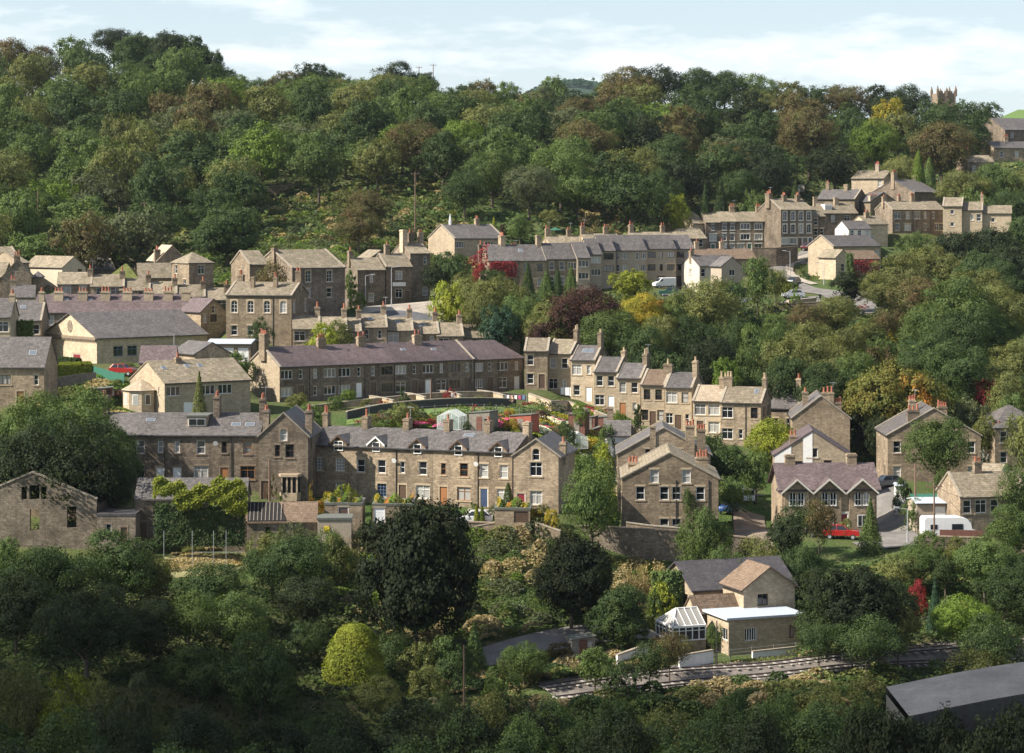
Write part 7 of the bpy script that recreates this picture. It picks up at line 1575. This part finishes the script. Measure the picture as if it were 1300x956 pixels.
car('pale blue car parked beside the tall corner house of the stepping street',683,495,0,'teal',(.12,.28,.33))
# motorhome
r=on_ground('motorhome','white coachbuilt motorhome parked behind the brown board fence','motorhome',1203,682,5,s=11.0); r.location.z+=.1; g=MB()
prof=[(-3,.45),(-3,2.5),(-2.8,2.75),(1.2,2.75),(2.1,2.5),(2.45,2.0),(2.6,1.4),(3.0,1.25),(3.1,.9),(3.1,.45)]; g.prism([(x,-1.1,z) for x,z in prof],(0,2.2,0)); g.build('body',[MT['frw']],r)
g=MB(); g.box(.2,-1.13,1.35,1.5,-1.09,2.0); g.build('window',[MT['carglass']],r); g=MB(); g.box(-2.3,-1.13,1.4,-1.5,-1.09,1.95); g.build('window',[MT['carglass']],r); g=MB(); g.prism([(2.14,-.95,2.4),(2.56,-.95,1.5),(2.62,-.95,1.5),(2.2,-.95,2.42)],(0,1.9,0)); g.build('windscreen',[MT['carglass']],r)
for xx in (-1.7,2.0):
    for yy in (-1.02,1.02): w_=obj('wheel',CARM['wheel'],r,None,(xx,yy,.25)); obj('rim',CARM['rim'],w_)
house('cream garage with a ribbed roof behind the motorhome',1164,640,10.75,3,1203,5,2.0,.4,roof='felt_white',wall='grey_render',F='. G',name='garage',ov=.15)
r,L=house('green framed glazed lean-to above the cream garage',1163,633,10.55,3,1204,3,2.2,0,roof='green_paint',wall='green_paint',F='T',name='lean_to',ov=.1)
house('small white shed beside the dark blue car',1137,618,10.3,-5,1149,2.5,2.2,.3,roof='felt_white',wall='white',F='.',name='shed',ov=.05)
# ================= CHURCH TOWER ABOVE THE TREES
x,y=G(1198,3.95); z=zt(x,y); top=CZ-(119-YH)/3.95; H=top-z; r=empty('church_tower',(x,y,z),.15,'stone church tower top with pinnacles above the skyline trees','church tower'); g=MB(); g.box(-3,-3,-1,3,3,H); g.build('tower',[MT['quoin_dark']],r)
for i,(a,b) in enumerate([(-3,-3),(3,-3),(3,3),(-3,3),(0,-3),(0,3)]):
    g=MB(); g.box(a-.35,b-.35,H-1,a+.35,b+.35,H+1.1); g.prism([(a-.35,b-.35,H+1.1),(a+.35,b-.35,H+1.1),(a,b,H+2.6 if i<4 else H+2.0)],(0,.02,0)); g.tube((a,b,H+1.1),(a,b,H+2.6 if i<4 else H+1.9),.42,.05,4); g.build('pinnacle',[MT['quoin_dark']],r)
g=MB()
for a in np.arange(-2.6,2.7,1.05):
    g.box(a-.3,-3.1,H,a+.3,-2.7,H+.7)
g.build('parapet',[MT['quoin_dark']],r); g=MB(); g.tube((0,0,H),(0,0,H+5),.07,k=6); g.build('flagpole',[MT['frw']],r)
# ================= NEAR ROOF AT THE LOWER RIGHT
r=empty('flat_roofed_building',(P(1330,845,17.5).x,P(1330,845,17.5).y,P(1330,845,17.5).z),0,'big grey felt roof of a near building cutting off the lower right corner','building')
A=P(1100,874,17.8);B_=P(1340,839,17.4); o0=Vector(r.location); pts=[]
n=12
arc=[]
for i in range(n+1):
    t=i/n; p=P(1125+300*t,872-40*math.sin(t*math.pi/2)**1.0,17.8-.5*t); arc.append(p-o0)
g=MB()
for i in range(n):
    a,b=arc[i],arc[i+1]; a2=a+Vector((.3,-8,-.4)); b2=b+Vector((.3,-8,-.4)); g.quad(a2,b2,b,a)
    g.quad(a,b,b+Vector((0,0,-.5)),a+Vector((0,0,-.5)))
g.build('roof',[MT['asphalt']],r)
g=MB()
for i in range(n):
    a,b=arc[i]+Vector((.3,-8,-.4)),arc[i+1]+Vector((.3,-8,-.4)); g.quad(a,b,b+Vector((0,0,-12)),a+Vector((0,0,-12)))
for i in range(n):
    a,b=arc[i]+Vector((0,-.3,-.5)),arc[i+1]+Vector((0,-.3,-.5)); g.quad(a,b,b+Vector((0,0,-9)),a+Vector((0,0,-9)))
a=arc[0]+Vector((0,0,-.5)); g.quad(a,a+Vector((.3,-8,-.4)),a+Vector((.3,-8,-12)),a+Vector((0,0,-9))); g.build('wall',[MT['darkwall']],r)
# roof cowls
for hn,fx in (('grey slate house with pale blank gable above the pub',.18),('big blank gabled house rising at the west end of the hill street',.35)):
    for (rt,L_,W_2,H_) in HOUSES:
        if rt.get('label')==hn:
            g=MB(); g.tube((L_*fx,W_2/2,H_+2.4),(L_*fx,W_2/2,H_+3.4),.28,.28,10); g.tube((L_*fx,W_2/2,H_+3.4),(L_*fx,W_2/2,H_+5.0),.3,.03,10); g.build('roof_cowl',[MT['frw']],rt)
# satellite dishes on the front terraces
for idx,(rt,L_,W_2,H_) in enumerate(HOUSES[:11]):
    if idx in (1,3,7,9):
        g=MB(); cx,cz=L_*.07,5.0; g.tube((cx,-.35,cz),(cx,-.28,cz+.02),.3,.18,12); g.tube((cx,-.28,cz),(cx,.02,cz-.1),.03,k=5); g.build('satellite_dish',[MT['frw']],rt)
HAZE=.000035
# ================= SKY, SUN, CAMERA
to_sun=Vector((-.95,-.30,0)).normalized(); EL=math.radians(41); AZ=math.atan2(to_sun.x,to_sun.y)
w=bpy.data.worlds.new('World'); SC.world=w; w.use_nodes=True; nt=w.node_tree; bg=nt.nodes['Background']
sky=nt.nodes.new('ShaderNodeTexSky'); sky.sky_type='NISHITA'; sky.sun_disc=False; sky.sun_elevation=EL; sky.sun_rotation=AZ; sky.altitude=200; sky.air_density=1.0; sky.dust_density=1.0; sky.ozone_density=1.5
tc=N(nt,'ShaderNodeTexCoord'); mp=N(nt,'ShaderNodeMapping'); nt.links.new(tc.outputs['Generated'],mp.inputs[0]); mp.inputs['Scale'].default_value=(9,9,34); mp.inputs['Location'].default_value=(3.2,0,1.4)
f=noise(nt,mp.outputs[0],1.0,7,.6); cl=mr(nt,f,.48,.68,0,.9)
so_=N(nt,'ShaderNodeSeparateXYZ'); nt.links.new(tc.outputs['Generated'],so_.inputs[0]); pale=mixc(nt,mr(nt,so_.outputs[2],0,.3,.62,0),sky.outputs[0],(6.5,7.4,8.1)); o=mixc(nt,cl,pale,(9.4,9.5,9.6)); nt.links.new(o,bg.inputs[0]); bg.inputs[1].default_value=.068
sl=bpy.data.lights.new('sun','SUN'); sl.energy=5.0; sl.angle=math.radians(.53); sl.color=(1,.93,.82); so=bpy.data.objects.new('sun',sl); link(so); so.location=(-200,100,300)
dv=Vector((to_sun.x*math.cos(EL),to_sun.y*math.cos(EL),math.sin(EL))); so.rotation_euler=dv.to_track_quat('Z','Y').to_euler()
cam=bpy.data.cameras.new('camera'); co=bpy.data.objects.new('camera',cam); link(co); co.location=(0,0,CZ); co.rotation_euler=(math.pi/2,0,0)
cam.sensor_width=36; cam.lens=36*FP/1300; cam.shift_y=-(478-YH)/1300; cam.clip_start=1; cam.clip_end=9000; SC.camera=co
vs=SC.view_settings; vs.view_transform='Standard'; vs.look='None'; vs.exposure=1.08; vs.gamma=1; vs.use_curve_mapping=False
SC.render.film_transparent=False
try:
    SC.cycles.use_denoising=True; SC.cycles.denoiser='OPENIMAGEDENOISE'; SC.cycles.max_bounces=6; SC.cycles.transparent_max_bounces=6; SC.cycles.volume_bounces=0
except Exception as e: print(e)
# cloud added high left out of view, shaped to cast shade on the foreground
bm=bmesh.new(); bmesh.ops.create_icosphere(bm,subdivisions=5,radius=1)
from mathutils import noise as mn
for v in bm.verts:
    p=v.co.copy(); k=1+.10*mn.noise(p*3.1)+.07*mn.noise(p*7.0)+.04*mn.noise(p*15); v.co=Vector((p.x*118*k,p.y*100*k,(p.z*26 if p.z>0 else p.z*9)*k*(1+.3*mn.noise(p*9))))
me=bpy.data.meshes.new('cloud'); bm.to_mesh(me); bm.free()
m=bpy.data.materials.new('shade_cloud_skin'); m.use_nodes=True; nt=m.node_tree; nt.nodes.clear(); out=N(nt,'ShaderNodeOutputMaterial'); a=N(nt,'ShaderNodeBsdfTransparent'); d=N(nt,'ShaderNodeBsdfDiffuse'); d.inputs[0].default_value=(.9,.9,.9,1); mx=N(nt,'ShaderNodeMixShader'); mx.inputs[0].default_value=.33
nt.links.new(a.outputs[0],mx.inputs[1]); nt.links.new(d.outputs[0],mx.inputs[2]); nt.links.new(mx.outputs[0],out.inputs[0]); me.materials.append(m)
hsh=350/math.tan(EL)
o=obj('cloud',me); o.location=(-130+to_sun.x*hsh,155+to_sun.y*hsh,12+350); tag(o,'larger white cumulus cloud drifting high over the near side of the valley','cloud')
o=obj('cloud',me); o.scale=(1.6,.72,.8); o.rotation_euler=(0,0,0); o.location=(55+to_sun.x*hsh,148+to_sun.y*hsh,12+350-60); o.location.x-=to_sun.x*60/math.tan(EL); o.location.y-=to_sun.y*60/math.tan(EL); tag(o,'smaller white cumulus cloud beside the large one','cloud')
# haze
g=MB(); g.box(-3600,-320,-25,3600,5100,210); hz=g.build('haze',[],None); m=bpy.data.materials.new('haze_air'); m.use_nodes=True; nt=m.node_tree; nt.nodes.clear(); out=N(nt,'ShaderNodeOutputMaterial'); pv=N(nt,'ShaderNodeVolumePrincipled'); pv.inputs['Color'].default_value=(.75,.87,1,1); pv.inputs['Density'].default_value=HAZE; pv.inputs['Anisotropy'].default_value=.2
nt.links.new(pv.outputs[0],out.inputs['Volume']); hz.data.materials.append(m); tag(hz,'thin blue air between the camera and the far ridge',kind='stuff')
print('zmin',ZZ.min(),'zmax',ZZ.max(),'objects',len(SC.objects))
